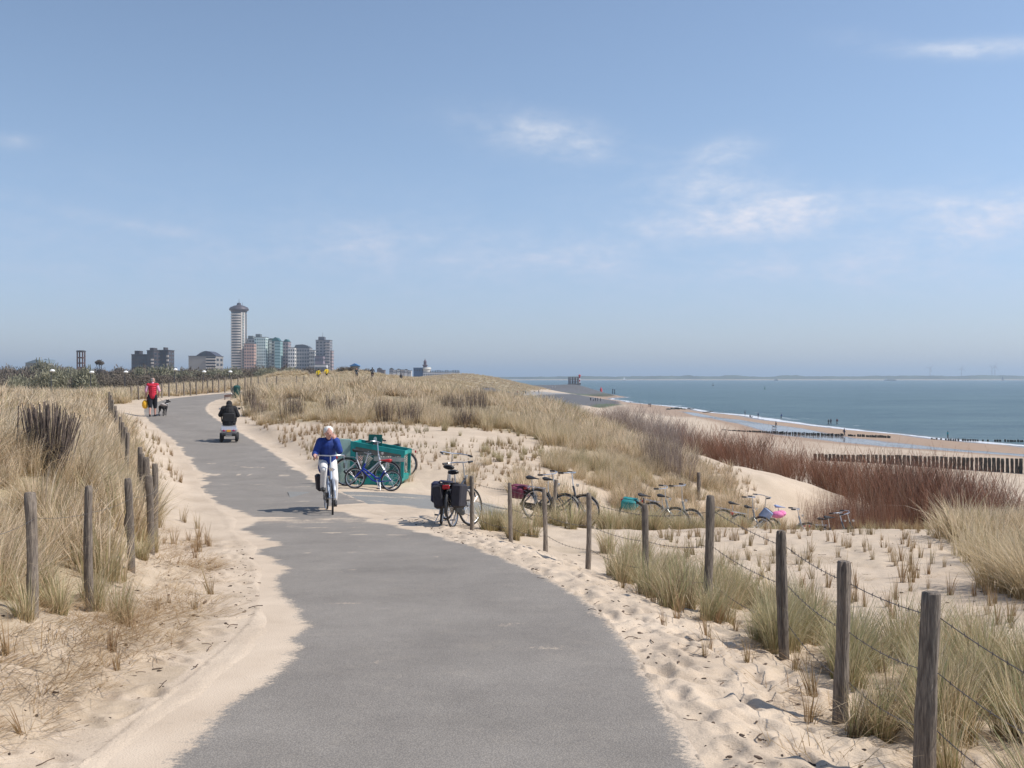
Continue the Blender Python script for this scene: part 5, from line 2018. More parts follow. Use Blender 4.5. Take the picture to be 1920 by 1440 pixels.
def build_tower():
    x0, x1, zb, zt, _ = bld(429.0, 459.0, 585, TY)
    cx, r = (x0 + x1) / 2, (x1 - x0) / 2
    H = zt - zb
    root = empty('tower_block', (cx, TY + r, zb), 0, 'tall round apartment tower with banded floors and dark domed cap', 'tower')
    wm = wall_mat('tower_wall', (.60, .54, .48))
    MB().lathe([(r * .93, 0), (r * .93, H)], 40).build('wall', GLASS, root)
    floors = 27
    fh = H / floors
    for f in range(floors):
        z = f * fh
        b = MB()
        # parapet ring leaving the lift strip open on the sea side
        n = 44
        vs, fs = [], []
        a0, a1 = R(-15), R(285)
        for i in range(n + 1):
            a = R(-62) + -(a1 - a0) * i / n
            for rr, zz in ((r, z), (r, z + fh * .56), (r * .94, z + fh * .56), (r * .94, z)):
                vs.append((rr * math.cos(a), rr * math.sin(a), zz))
        for i in range(n):
            for k in range(4):
                l = (k + 1) % 4
                fs.append((i * 4 + k, i * 4 + l, i * 4 + 4 + l, i * 4 + 4 + k))
        fs.append((0, 1, 2, 3))
        fs.append((n * 4 + 3, n * 4 + 2, n * 4 + 1, n * 4))
        b.add(vs, fs)
        b.build('balcony', wm, root)
    # vertical strip with glass and white panels
    a = R(-38)
    for k, (aa, m) in enumerate(((-54, wm), (-44, wall_mat('tower_strip', (.14, .18, .19))), (-34, wm))):
        s = MB()
        s.box((r * .985 * math.cos(R(aa)), r * .985 * math.sin(R(aa)), H / 2), (.7, 2.4, H * .995), rz=R(aa))
        s.build('pier', m, root, smooth=False)
    for f in range(floors - 1):
        MB().box((r * 1.03 * math.cos(R(-44)), r * 1.03 * math.sin(R(-44)), fh * (f + .62)), (1.2, 2.2, fh * .3), rz=R(-44)).build('window', wall_mat('tower_pane', (.45, .5, .5)), root, smooth=False)
    cap = MB()
    cap.lathe([(r * .96, H), (r * 1.0, H + 1.6), (r * 1.19, H + 2.8), (r * 1.22, H + 4.2), (r * 1.08, H + 6.4), (r * .62, H + 8.4), (r * .28, H + 9.4), (r * .24, H + 11.6), (r * .1, H + 12.3)], 40)
    cap.build('roof', mat('tower_cap', (.10, .085, .095), .5, .3, var=.2, vscale=.3), root)
    m = MB()
    m.tube([(0, 0, H + 12), (0, 0, H + 17)], .25, 5)
    m.tube([(r * .45, 0, H + 8), (r * .45, 0, H + 12.5)], .2, 5)
    m.build('mast', mat('mast_grey', (.12, .12, .13), .6), root)
    MB().box((0, -r * .3, 2.6), (r * 2.5, r * 1.8, 5.2)).build('podium', wall_mat('podium_brick', (.14, .09, .085)), root, smooth=False)


def arch_roof(root, w, depth, h, rise, m, off=0, wfrac=1.0):
    n = 14
    poly = [(off + -w * wfrac / 2 + w * wfrac * i / n, h + rise * math.sin(math.pi * i / n)) for i in range(n + 1)]
    MB().prism(poly, -depth / 2, depth / 2).build('roof', m, root)


def build_town():
    build_tower()
    pk, gy = (.50, .33, .27), (.42, .42, .42)
    white = mat('white_balcony', (.62, .64, .63), .7)
    # stepped dark flats
    W_ = (.045, .036, .040)
    bb = ('cream_balcony', (.50, .45, .40), .7)
    r_, w, h, d = block('apartment_block', 'dark stepped brick flats, lower left wing with lift tower', 246.5, 276, 665, W_, 900, 16, 5, 8, 'grid',
                        extras=[('lift_tower', -.25, 0, .30, 3.2, wall_mat('lift_brick', (.045, .036, .04)))])
    r_, w, h, d = block('apartment_block', 'dark stepped brick flats, tall middle with pale balconies at its edge', 275.5, 288, 657.5, W_, 890, 18, 2, 9, 'grid',
                        extras=[('lift_tower', -.05, 0, .55, 2.2, wall_mat('lift_brick2', (.045, .036, .04)))])
    fh = h / 11
    for k in range(6):
        MB().box((w * .32, -d / 2 - .6, fh * (3 + k) + 1), (w * .34, 1.2, fh * .5)).build('balcony', mat(*bb), r_, smooth=False)
    r_, w, h, d = block('apartment_block', 'dark stepped brick flats, wide right wing with balconies on the end', 288, 315.5, 657, W_, 905, 16, 5, 9, 'grid',
                        extras=[('lift_tower', .12, 0, .1, 2.4, wall_mat('lift_brick', (.045, .036, .04)))])
    for k in range(7):
        MB().box((w * .47, -d / 2 - .6, h / 9 * (1.6 + k)), (w * .12, 1.2, h / 9 * .5)).build('balcony', mat(*bb), r_, smooth=False)
    for k in range(3):
        MB().box((w * .56, -d / 2 + .2, h / 9 * (1.6 + k)), (w * .12, 1.2, h / 9 * .5)).build('balcony', mat(*bb), r_, smooth=False)
    # domed block
    r_, w, h, d = block('apartment_block', 'grey block with arched dark roof and cream balcony bands', 353.5, 404.5, 668, (.25, .235, .22), 1000, 26, 1, 6, 'none')
    arch_roof(r_, w, 22, h, 5.4, mat('slate_arch', (.07, .065, .085), .45, .2, var=.2, vscale=.2), w * .12, .78)
    for k in range(6):
        z = h * (.42 + .098 * k)
        MB().box((w * .32, -d / 2 - .4, z), (w * .36, 1.0, h * .045)).build('balcony', mat(*bb), r_, smooth=False)
        MB().box((w * .32, -d / 2 - .02, z + h * .05), (w * .34, .2, h * .04)).build('window', GLASS, r_, smooth=False)
    MB().prism([(-w * .02, h + .3), (w * .02, h + 4.2), (w * .10, h + 5.0), (w * .14, h + .3)], -d / 2 - .1, -d / 2 + .2).build('gable_window', GLASS, r_, smooth=False)
    # the coloured row behind the tower
    teal = mat('teal_roof', (.04, .13, .13), .5, .2)
    block('apartment_block', 'salmon pink flats close against the tall round tower', 457.5, 476.5, 644.5, pk, TY - 10, 16, 4, 13, 'grid')
    block('apartment_block', 'grey flats with dark roof box above the salmon pink ones', 461, 477.5, 635.5, gy, TY + 25, 14, 3, 15, 'grid',
          extras=[('roof_box', -.05, 0, .55, 3.6, wall_mat('roof_box', (.16, .18, .18)))])
    block('apartment_block', 'pale turquoise and white flats, tallest of the coloured row', 477, 498, 632.5, (.62, .72, .69), TY, 16, 5, 16, 'grid', band=None,
          extras=[('roof_box', -.25, 0, .42, 3.8, wall_mat('roof_box', (.16, .18, .18)))], glass=mat('teal_glass', (.10, .19, .20), .3))
    block('apartment_block', 'grey and white flats with low green roof right of the turquoise ones', 498, 515.5, 637, (.42, .43, .39), TY + 12, 14, 4, 14, 'bay', band=('white_balcony', (.62, .64, .63), .7),
          extras=[('roof_box', .1, 0, .8, 1.4, wall_mat('roof_green', (.09, .15, .12)))])
    r_, w, h, d = block('apartment_block', 'narrow teal glass flats under a dark green barrel roof', 515, 525.5, 640, (.30, .44, .45), TY - 6, 14, 2, 14, 'band', glass=mat('teal_glass', (.10, .19, .20), .3))
    arch_roof(r_, w, 12, h + .5, 4.6, teal, -.4 * w, 1.5)
    r_, w, h, d = block('apartment_block', 'mauve flats with a small round green roof', 525, 540.5, 641, (.36, .28, .28), TY + 8, 15, 3, 13, 'grid')
    arch_roof(r_, w, 12, h + .5, 3.0, teal, w * .18, .62)
    block('apartment_block', 'low white flats between the mauve and the grey roofed ones', 540, 552.5, 652, (.72, .70, .66), TY - 4, 14, 3, 10, 'grid')
    r_, w, h, d = block('apartment_block', 'grey flats with wide dark mansard roof', 551.5, 580, 652.5, (.30, .30, .31), TY + 5, 18, 6, 10, 'grid')
    MB().prism([(-w * .5, h + .5), (-w * .42, h + 4.0), (w * .05, h + 4.6), (w * .36, h + 2.8), (w * .5, h + .5)], -8, 8).build('mansard', mat('mansard_slate', (.09, .10, .115), .6), r_, smooth=False)
    block('apartment_block', 'low pale flats at the right side of the mansard block', 579.5, 588.5, 657, (.62, .60, .56), TY - 2, 14, 3, 9, 'grid')
    r_, w, h, d = block('apartment_block', 'slim second tower with grey flank and striped balconies', 592, 618.5, 638, (.24, .235, .25), TY - 15, 17, 4, 15, 'grid',
                        extras=[('roof_box', -.15, 0, .42, 4.0, wall_mat('roof_box_dark', (.12, .12, .14)))])
    for k in range(14):
        MB().box((w * .32, -d / 2 - .6, h / 15.5 * (k + 1.4)), (w * .30, 1.2, h / 15.5 * .45)).build('balcony', mat('grey_balcony', (.42, .38, .36), .8), r_, smooth=False)
    MB().tube([(-w * .1, 0, h + 4), (-w * .1, 0, h + 10)], .2, 5).build('mast', mat('mast_grey', (.12, .12, .13)), r_)
    block('apartment_block', 'narrow pinkish flats on the sea side of the slim tower', 618, 622.5, 658, (.34, .26, .25), TY - 12, 12, 2, 10, 'grid')
    block('building', 'mauve low building at the foot of the slim tower', 590.5, 606, 668, (.22, .18, .21), TY - 30, 12, 4, 5, 'grid')
    block('building', 'long white low building below the slim tower', 590, 612, 684, (.55, .54, .53), TY - 45, 10, 6, 2, 'band')
    # left: brick tower with open top, low roofs
    Y = 620.0
    c = P(152, 690, Y)
    root = empty('brick_tower', (c.x, Y, EYE - 7), 0, 'dark open topped brick tower standing alone above the wood', 'tower')
    zt = (708 - 658) / FP * Y + 7
    w = 12.0 / FP * Y
    bm_ = mat('tower_brick', (.10, .06, .055), .9, var=.2, vscale=.5)
    MB().box((0, 0, zt * .29), (w, w, zt * .58)).build('wall', bm_, root, smooth=False)
    fr = MB()
    for sx in (-1, 1):
        for sy in (-1, 1):
            fr.box((sx * w * .41, sy * w * .41, zt * .79), (w * .17, w * .17, zt * .42))
    fr.build('columns', bm_, root, smooth=False)
    for k, z in enumerate((.68, .82)):
        MB().box((0, 0, zt * z), (w * .98, w * .98, zt * .035)).build('floor_slab', bm_, root, smooth=False)
    MB().box((0, 0, zt * .99), (w * 1.08, w * 1.08, zt * .05), bev=.3).build('roof', ROOF, root, smooth=False)
    for i, (p0, p1, top, Y, lab) in enumerate(((54, 80, 674, 520, 'low blue grey hall roof left of the brick tower'), (74, 96, 673, 560, 'blue grey hall roof with a white corner'))):
        x0, x1 = (p0 - PX0) / FP * Y, (p1 - PX0) / FP * Y
        root = empty('hall', ((x0 + x1) / 2, Y, EYE - 6), 0, lab, 'building')
        w = x1 - x0
        h = (708 - 681) / FP * Y + 6
        rise = (681 - top) / FP * Y
        MB().box((0, 0, h / 2), (w * .94, 8, h)).build('wall', wall_mat('hall_wall', (.25, .27, .28)), root, smooth=False)
        MB().prism([(-w / 2, h), (w * .35, h + rise), (w / 2, h + rise * .8), (w / 2, h)], -5, 5).build('roof', mat('hall_roof', (.20, .26, .31), .5, .2), root, smooth=False)
    # sea front beyond the dune crest
    def house(p0, p1, top, Y, c, lab, name='house', peak=0, base=6.0, wins=5, m=None):
        x0, x1 = (p0 - PX0) / FP * Y, (p1 - PX0) / FP * Y
        w = x1 - x0
        root = empty(name, ((x0 + x1) / 2, Y, EYE - base), 0, lab, name.replace('_', ' '))
        h = (708 - top) / FP * Y + base
        MB().box((0, 0, h / 2), (w, 9, h)).build('wall', m or wall_mat('house_wall_%d' % len(MATS), c), root, smooth=False)
        for k in range(wins):
            MB().box((-w / 2 + w * (k + .5) / wins, -4.52, h - 2.2), (w / wins * .5, .1, 1.5)).build('window', GLASS, root, smooth=False)
        if peak:
            MB().prism([(-w / 2 - .3, h), (0, h + peak), (w / 2 + .3, h)], -4.8, 4.8).build('roof', ROOF, root, smooth=False)
        else:
            MB().box((0, 0, h + .15), (w + .6, 9.6, .3)).build('roof', ROOF, root, smooth=False)
        return root, w, h
    seq = [(708, 716, 692, (.16, .13, .13), 1.5), (717, 722, 694, (.2, .16, .16), 0), (731, 738, 692.5, (.30, .31, .33), 1.6), (738, 744, 694, (.60, .60, .60), 0), (745, 751, 693, (.62, .62, .6), 1.0), (752, 758, 693.5, (.45, .42, .40), 0),
           (759, 765, 694, (.6, .6, .6), 1.2), (766, 772, 695, (.5, .5, .5), 0)]
    labs = ['dark gabled house peeping over the dune, leftmost of the sea front', 'small dark house left of the white sea front row', 'grey gabled house starting the sea front row', 'white flat house second in the sea front row',
            'white gabled house in the middle of the sea front row', 'brownish flat house in the sea front row', 'white gabled house near the blue pavilion', 'pale flat house beside the blue pavilion']
    for (a, b, t, c, pk_), lb in zip(seq, labs):
        house(a, b, t, 1050, c, lb, peak=pk_, wins=3)
    house(776, 795, 690, 980, (.06, .12, .22), 'dark blue glazed pavilion on the sea front', 'pavilion', 0, wins=4, m=mat('blue_glass', (.05, .11, .22), .3))
    r_, w, h = house(794, 862, 698.5, 960, (.62, .64, .66), 'long white building with a dark railing line on its roof', 'building', 0, wins=16)
    for k in range(22):
        MB().box((-w / 2 + w * (k + .5) / 22, -2, h + 1.2), (w / 44, 1.5, random.uniform(1.0, 2.6))).build('roof_unit', ROOF, r_, smooth=False)
    rt = MB()
    rt.lathe([(3.6, h), (3.6, h + 3.2), (4.2, h + 3.4), (3.4, h + 5)], 20, (-w / 2 + 3.5, -1, 0))
    rt.build('round_room', mat('cream_drum', (.55, .53, .48), .8), r_)
    c = P(797, 690, 975)
    root = empty('lighthouse', (c.x, 975, EYE - 6), 0, 'slim dark lighthouse rising over the white sea front building', 'lighthouse')
    zt = (708 - 673) / FP * 975 + 6
    MB().lathe([(2.4, 0), (1.9, zt * .72), (2.6, zt * .73), (2.6, zt * .76), (1.5, zt * .77)], 14).build('shaft', mat('lighthouse_iron', (.10, .07, .09), .7), root)
    MB().lathe([(1.4, zt * .77), (1.4, zt * .88), (1.7, zt * .885), (.4, zt * .96), (.1, zt * 1.02)], 14).build('lantern_room', mat('lighthouse_iron', (.10, .07, .09)), root)
    # blue roofed hut on the far dune
    c = P(666, 685, 300)
    root = empty('hut', (c.x, 300, c.z - 3), 0, 'small blue roofed hut beside the hilltop thicket', 'hut')
    MB().box((0, 0, 1.4), (2.6, 2.5, 2.8)).build('wall', wall_mat('hut_wall', (.2, .25, .3)), root, smooth=False)
    MB().prism([(-1.6, 2.8), (0, 3.6), (1.6, 2.8)], -1.5, 1.5).build('roof', mat('hut_blue', (.08, .22, .45), .6), root, smooth=False)
    # headland: radar cage and light beacon
    Y = 730.0
    c = P(1076, 722, Y)
    root = empty('steel_cage', (c.x, Y, gz(c.x, Y)), 0, 'grey steel frame cage standing on the stone headland', 'structure')
    w = 20 / FP * Y
    zb = 0.0
    hh = EYE - (707 - PY0) / FP * Y - gz(c.x, Y)
    st = mat('grey_steel', (.16, .15, .16), .6, .3)
    for sx in (-1, -.33, .33, 1):
        for sy in (-1, 1):
            MB().box((sx * w / 2, sy * 1.6, hh / 2), (.34, .34, hh)).build('column', st, root, smooth=False)
    for k in range(4):
        for sy in (-1, 1):
            MB().box((0, sy * 1.6, hh * (.25 + .25 * k) - .2), (w, .2, .22)).build('beam', st, root, smooth=False)
    for q in (-.36, -.12, .12, .36):
        MB().box((q * w, 0, hh * .56), (w * .16, 2.4, hh * .8)).build('panel', mat('cage_mesh', (.30, .27, .27), .8), root, smooth=False)
    MB().box((0, 0, .9), (w * 1.1, 4.6, 1.8)).build('base', mat('cage_base', (.22, .2, .19), .9), root, smooth=False)
    c = P(1083.5, 722, Y - 8)
    root = empty('light_beacon', (c.x + 1.2, Y - 8, gz(c.x, Y - 8)), 0, 'red and white banded light beacon beside the steel cage', 'beacon')
    hh = EYE - (706 - PY0) / FP * Y - gz(c.x, Y - 8)
    rd, wh = mat('beacon_red', (.45, .03, .03), .5), mat('beacon_white', (.75, .75, .75), .5)
    for k in range(5):
        MB().lathe([(.45, hh * k / 5.0), (.42, hh * (k + 1) / 5.0)], 10).build('band', rd if k % 2 == 0 else wh, root)
    MB().lathe([(.85, hh), (.85, hh + .9), (.2, hh + 1.6)], 10).build('lantern', rd, root)
    MB().box((0, 0, .8), (1.8, 1.8, 1.6)).build('base', mat('cage_base', (.22, .2, .19)), root, smooth=False)
    # street lamps before the wood
    lm, lw = mat('lamp_pole', (.07, .07, .075), .5, .4), mat('lamp_white', (.80, .80, .78), .4)
    specs = [(96, 695, 118), (170, 698, 122), (234, 697.5, 128), (327, 693, 134), (381, 697, 138), (430, 697, 142)]
    names = ['white globe lamp post at the far left before the wood', 'white globe lamp post second from the left', 'white globe lamp post left of the dark flats', 'white globe lamp post right of the dark flats', 'white globe lamp post below the domed block', 'white globe lamp post at the foot of the round tower']
    for (px, top, Y), lb in zip(specs, names):
        X = (px - PX0) / FP * Y
        z = gz(X, Y)
        T = EYE - (top - PY0) / FP * Y
        root = empty('street_lamp', (X, Y, z), 0, lb, 'street lamp', 'globe lamps along the road behind the dune')
        h = T - z
        MB().tube([(0, 0, -.2), (0, 0, h * .5), (0, 0, h - .3)], [.09, .07, .05], 8).build('pole', lm, root)
        MB().tube([(0, 0, h - .3), (.12, 0, h - .1)], [.05, .04], 6).build('arm', lm, root)
        MB().lathe([(.05, -.18), (.24, -.12), (.30, 0), (.22, .12), (.05, .18)], 14, (.14, 0, h)).build('lamp_head', lw, root)


build_town()


def build_sea_things():
    gm = mat('buoy_green', (.03, .10, .06), .6)
    for px, py, h, c, lab in ((1337, 723.5, 5, (.05, .05, .06), 'dark buoy with top mark far out on the water'), (1434, 730, 6.5, (.03, .12, .07), 'green buoy out on the water before the shrubs')):
        Y = 14.0 * FP / (py - PY0)
        p = P(px, py, Y)
        root = empty('buoy', (p.x, Y, 0), 0, lab, 'buoy')
        s = 5.5 / FP * Y / 4.0
        m = mat('buoy_%d' % px, c, .6)
        MB().lathe([(1.1 * s, -.2), (1.3 * s, .5 * s), (.9 * s, 1.0 * s), (.35 * s, 1.2 * s), (.30 * s, 3.2 * s)], 12).build('float_body', m, root)
        MB().lathe([(.02, 4.4 * s), (.55 * s, 3.3 * s), (.02, 3.2 * s)], 10).build('top_mark', m, root)
    # red beacon and poles by the headland
    for px, py0, top, w, c, lab, nm in ((1127, 738, 727, 4.6, (.55, .04, .05), 'red can shaped beacon beside the headland', 'beacon'), (1148.8, 738, 731, 1.8, (.05, .05, .06), 'left of two dark poles in the water off the headland', 'pole'), (1152.4, 738, 731.5, 1.8, (.05, .05, .06), 'right of two dark poles in the water off the headland', 'pole')):
        Y = 14.0 * FP / (py0 - PY0 + .3) if nm == 'pole' else 765.0
        p = P(px, py0, Y)
        z = 0 if nm == 'pole' else gz(p.x, Y)
        root = empty(nm, (p.x, Y, z), 0, lab, nm)
        h = EYE - (top - PY0) / FP * Y - z
        r = w / FP * Y / 2
        m = mat('pole_%d' % int(px), c, .6)
        if nm == 'pole':
            MB().lathe([(r, -1.5), (r * .8, h)], 8).build('shaft', m, root)
            MB().lathe([(r * 1.3, h), (r * 1.3, h + .5), (.1, h + .8)], 8).build('cap', m, root)
        else:
            MB().lathe([(r * .5, 0), (r * .5, h * .25), (r, h * .3), (r, h * .8), (r * .4, h)], 12).build('body', m, root)
            MB().tube([(0, 0, h), (0, 0, h * 1.15)], r * .15, 6).build('mast', m, root)
    # sails and ships
    for px, py, top, c, lab in ((1170.5, 713.6, 705, (.8, .8, .8), 'small white sail near the headland on the horizon'), (1880, 713.8, 704, (.05, .06, .09), 'dark sail far out under the wind turbines')):
        Y = 14.0 * FP / (py - PY0)
        p = P(px, py, Y)
        root = empty('sailing_boat', (p.x, Y, 0), R(20), lab, 'sailing boat')
        h = (py - top) / FP * Y
        MB().prism([(-h * .28, .1), (h * .3, .1), (h * .38, h * .10), (-h * .3, h * .10)], -h * .05, h * .05).build('hull', mat('hull_dark', (.10, .10, .12), .5), root, smooth=False)
        MB().tube([(0, 0, 0), (0, 0, h)], h * .008, 5).build('mast', mat('mast_grey', (.12, .12, .13)), root)
        MB().prism([(-h * .26, h * .16), (-.01 * h, h * .16), (-.01 * h, h * .98)], -.06, .06).build('mainsail', mat('sail_%d' % int(px), c, .8), root, smooth=False)
        MB().prism([(.02 * h, h * .14), (h * .26, h * .14), (.02 * h, h * .85)], -.06, .06).build('jib', mat('sail_%d' % int(px), c), root, smooth=False)
    Y = 4600.0
    for px, l, lab in ((1670, 22, 'long low cargo barge on the horizon below the turbines'), (1455, 7, 'tiny dark ship on the horizon before the far shore')):
        p = P(px, 712, Y)
        L_ = l / FP * Y
        root = empty('ship', (p.x, Y, 0), 0, lab, 'ship')
        hm = mat('ship_hull', (.06, .06, .07), .7)
        MB().prism([(-L_ / 2, 0), (L_ / 2 - 2, 0), (L_ / 2, 4), (-L_ / 2, 3.4)], -4, 4).build('hull', hm, root, smooth=False)
        MB().box((-L_ * .38, 0, 6), (L_ * .12, 6, 5.4)).build('wheelhouse', mat('ship_white', (.6, .6, .6), .6), root, smooth=False)
        MB().box((L_ * .05, 0, 4.3), (L_ * .6, 6, 1.6)).build('cargo_hatch', hm, root, smooth=False)
    # wind turbines on the far shore
    tm = mat('turbine_white', (.55, .57, .60), .5)
    for px, top, yb, a, lab in ((1744, 690, 706, 40, 'wind turbine on the far shore, leftmost of the group'), (1803, 691, 706, 10, 'wind turbine on the far shore, second from the left'), (1860, 690, 706, 75, 'wind turbine on the far shore, left one of the close pair'), (1865.5, 686, 706, 25, 'wind turbine on the far shore, right and taller one of the pair')):
        Y = 5700.0
        X = (px - PX0) / FP * Y
        root = empty('wind_turbine', (X, Y, 10), 0, lab, 'wind turbine', 'wind turbines on the far shore')
        H = EYE + (PY0 - top) / FP * Y - 10
        MB().lathe([(2.6, 0), (1.5, H)], 10).build('tower', tm, root)
        MB().box((0, 1, H), (3.4, 9, 3.4), bev=.8).build('nacelle', tm, root)
        for k in range(3):
            t = R(a + 120 * k)
            d = Vector((math.sin(t), 0, math.cos(t)))
            s = Vector((math.cos(t), 0, -math.sin(t)))
            L_ = H * .48
            vs = []
            for q, wd in ((.02, .9), (.2, 1.9), (1.0, .35)):
                for e in (-1, 1):
                    for yy in (-.2, .2):
                        v = d * L_ * q + s * wd * e
                        vs.append((v.x, -4.2 + yy, H + v.z))
            fs = []
            for i in range(2):
                o = i * 4
                fs += [(o, o + 4, o + 6, o + 2), (o + 1, o + 3, o + 7, o + 5), (o, o + 1, o + 5, o + 4), (o + 2, o + 6, o + 7, o + 3)]
            fs += [(0, 2, 3, 1), (8, 9, 11, 10)]
            MB().add(vs, fs).build('blade', tm, root, smooth=False)


build_sea_things()
# ------------------------------------------------------------ bicycles
RUB = mat('tyre_rubber', (.022, .022, .024), .8)
CHR = mat('chrome', (.62, .63, .65), .28, .9)
BLK = mat('black_plastic', (.02, .02, .022), .5)
REDL = mat('red_reflector', (.35, .01, .015), .3)


def wheel(root, name, x, r, spokes=28, hub=True, rim_m=None, steer=0.0):
    w = bpy.data.objects.new(name, None)
    col.objects.link(w)
    w.parent = root
    w.location = (x, 0, r)
    w.rotation_euler = (0, 0, steer)
    MB().ring((0, 0, 0), r - .018, .018, 40, 8).build('tyre', RUB, w)
    MB().ring((0, 0, 0), r - .042, .009, 40, 6).build('rim', rim_m or CHR, w)
    s = MB()
    for k in range(spokes):
        a = 2 * math.pi * k / spokes
        sd = .022 if k % 2 else -.022
        a2 = a + (.25 if (k // 2) % 2 else -.25)
        s.tube([(.02 * math.cos(a), sd, .02 * math.sin(a)), ((r - .045) * math.cos(a2), 0, (r - .045) * math.sin(a2))], .0016, 4, cap=False)
    s.build('spokes', CHR, w)
    MB().tube([(0, -.05, 0), (0, .05, 0)], .022, 10).build('hub', CHR, w)
    return w


def bicycle(loc, rz, label, frame=(.5, .5, .52), r=.345, wb=1.08, lean=0.0, steer=0.0, bags=None, low=True, rack=True, bar='city', hbar=1.10, saddle_h=.92, sag=None, frame2=None, metal=.3,
            fenders=True, stand=True, chaincase=True, basket=None, grips=BLK, light=True, saddle_m=None, rack_stuff=None, group=None):
    """x forward, rear axle at the origin; returns the root Empty."""
    root = empty('bicycle', loc, rz, label, 'bicycle', group)
    root.rotation_euler = (lean, 0, rz)
    fm = mat('bike_%02d%02d%02d' % tuple(int(c * 99) for c in frame), frame, .3, metal)
    k = r / .345
    bb = Vector((.44 * k, 0, r - .06))
    st = Vector((.24 * k, 0, .60 * k + .06))
    hd_b = Vector((wb - .22 * k, 0, r + .30 * k))
    hd_t = Vector((wb - .29 * k, 0, r + .50 * k))
    ax = Vector((wb, 0, r))
    rx = Vector((0, 0, r))
    f = MB()
    f.tube([bb, st], .017, 10)
    if low:
        f.tube([bb + Vector((-.02, 0, .10)), (.50 * k, 0, r + .03), (.62 * k, 0, r + .10), hd_b + Vector((0, 0, .03))], .022, 10)
        f.tube([bb, (.62 * k, 0, r - .02), hd_b + Vector((.01, 0, -.02))], .020, 10)
    else:
        f.tube([bb, hd_b], .020, 10)
        f.tube([st + Vector((0, 0, -.06)), hd_t + Vector((0, 0, -.03))], .017, 10)
    f.tube([hd_b, hd_t], .024, 10)
    for s in (-1, 1):
        f.tube([bb + Vector((0, s * .03, 0)), rx + Vector((0, s * .055, 0))], .010, 8)
        f.tube([st + Vector((0, s * .02, -.05)), rx + Vector((0, s * .055, 0))], .009, 8)
    f.build('frame', fm, root)
    fk = MB()
    for s in (-1, 1):
        fk.tube([hd_b + Vector((0, 0, -.01)), hd_b + Vector((.01, s * .045, -.03)), hd_b.lerp(ax, .6) + Vector((.01, s * .052, 0)), ax + Vector((0, s * .055, 0))], [.014, .013, .012, .010], 8)
    fk.build('fork', fm, root)
    wheel(root, 'rear_wheel', 0, r)
    wheel(root, 'front_wheel', wb, r, steer=steer)
    # handlebar
    top = hd_t + Vector((-.055, 0, hbar - hd_t.z))
    hb = MB()
    hb.tube([hd_t, top], .012, 8)
    c_, s_ = math.cos(steer), math.sin(steer)

    def hp(x, y, z):
        return Vector((top.x + x * c_ - y * s_, x * s_ + y * c_, top.z + z))
    if bar == 'city':
        prof = [(-.20, -.29, -.01), (-.07, -.27, .0), (.03, -.17, .01), (.06, 0, .0), (.03, .17, .01), (-.07, .27, .0), (-.20, .29, -.01)]
    else:
        prof = [(-.06, -.29, 0), (0, -.14, 0), (.02, 0, 0), (0, .14, 0), (-.06, .29, 0)]
    hb.tube([hp(*p) for p in prof], .011, 8)
    for s in (-1, 1):
        a = hp(prof[0][0] + .02, s * .27, -.02)
        hb.tube([a + Vector((.10 * c_, 0, .0)), a + Vector((-.02, 0, -.02))], .006, 6)
    hb.build('handlebar', CHR, root)
    for s in (-1, 1):
        e = prof[0]
        a = hp(e[0] - .01, s * .291, -.012)
        b = hp(e[0] + (.11 if bar == 'city' else .03), s * (.275 if bar == 'city' else .21), .0)
        MB().tube([a, b], [.018, .017], 8).build('grip', grips, root)
    # saddle
    sd = MB()
    sd.tube([st, (st.x - .03, 0, saddle_h - .04)], .012, 8)
    sd.build('seat_post', CHR, root)
    sm = MB()
    zs = saddle_h
    sm.tube([(st.x + .16, 0, zs - .01), (st.x + .06, 0, zs), (st.x - .03, 0, zs + .005), (st.x - .11, 0, zs + .015), (st.x - .14, 0, zs + .005)], [.02, .035, .075, .10, .07], 14)
    sdl = sm.mesh('saddle', saddle_m or BLK)
    for v in sdl.vertices:
        v.co.z = zs + (v.co.z - zs) * .45
    o = bpy.data.objects.new('saddle', sdl)
    col.objects.link(o)
    o.parent = root
    if rack:
        rk = MB()
        for s in (-1, 1):
            rk.tube([(.18, s * .055, .70 * k + .02), (-.28, s * .055, .70 * k + .03)], .006, 6)
            rk.tube([(-.10, s * .055, .70 * k + .03), (0, s * .06, r)], .005, 6)
        for q in range(4):
            rk.tube([(.14 - q * .12, -.055, .70 * k + .028), (.14 - q * .12, .055, .70 * k + .028)], .005, 6)
        rk.build('luggage_rack', CHR, root)
        MB().box((-.31, 0, .68 * k), (.035, .12, .07), bev=.012).build('rear_light', REDL, root)
    if fenders:
        for xx, a0, a1 in ((0, R(20), R(205)), (wb, R(28), R(175))):
            g = MB()
            n = 16
            vs, fs = [], []
            for i in range(n + 1):
                a = a0 + (a1 - a0) * i / n
                for y, rr in ((-.026, r + .010), (0, r + .022), (.026, r + .010), (.024, r + .006), (0, r + .017), (-.024, r + .006)):
                    vs.append((xx + rr * math.cos(a), y, r + rr * math.sin(a)))
            for i in range(n):
                for j in range(6):
                    l = (j + 1) % 6
                    fs.append((i * 6 + j, i * 6 + l, i * 6 + 6 + l, i * 6 + 6 + j))
            fs += [(0, 1, 2, 3, 4, 5), tuple(n * 6 + j for j in range(5, -1, -1))]
            g.add(vs, fs)
            g.build('mudguard', frame2 or BLK, root)
    cr_ = MB()
    cr_.tube([bb + Vector((0, -.06, 0)), bb + Vector((0, .06, 0))], .02, 10)
    cr_.tube([bb + Vector((0, -.075, 0)), bb + Vector((.05, -.08, .16))], .009, 6)
    cr_.tube([bb + Vector((0, .075, 0)), bb + Vector((-.05, .08, -.16))], .009, 6)
    cr_.build('crank', CHR, root)
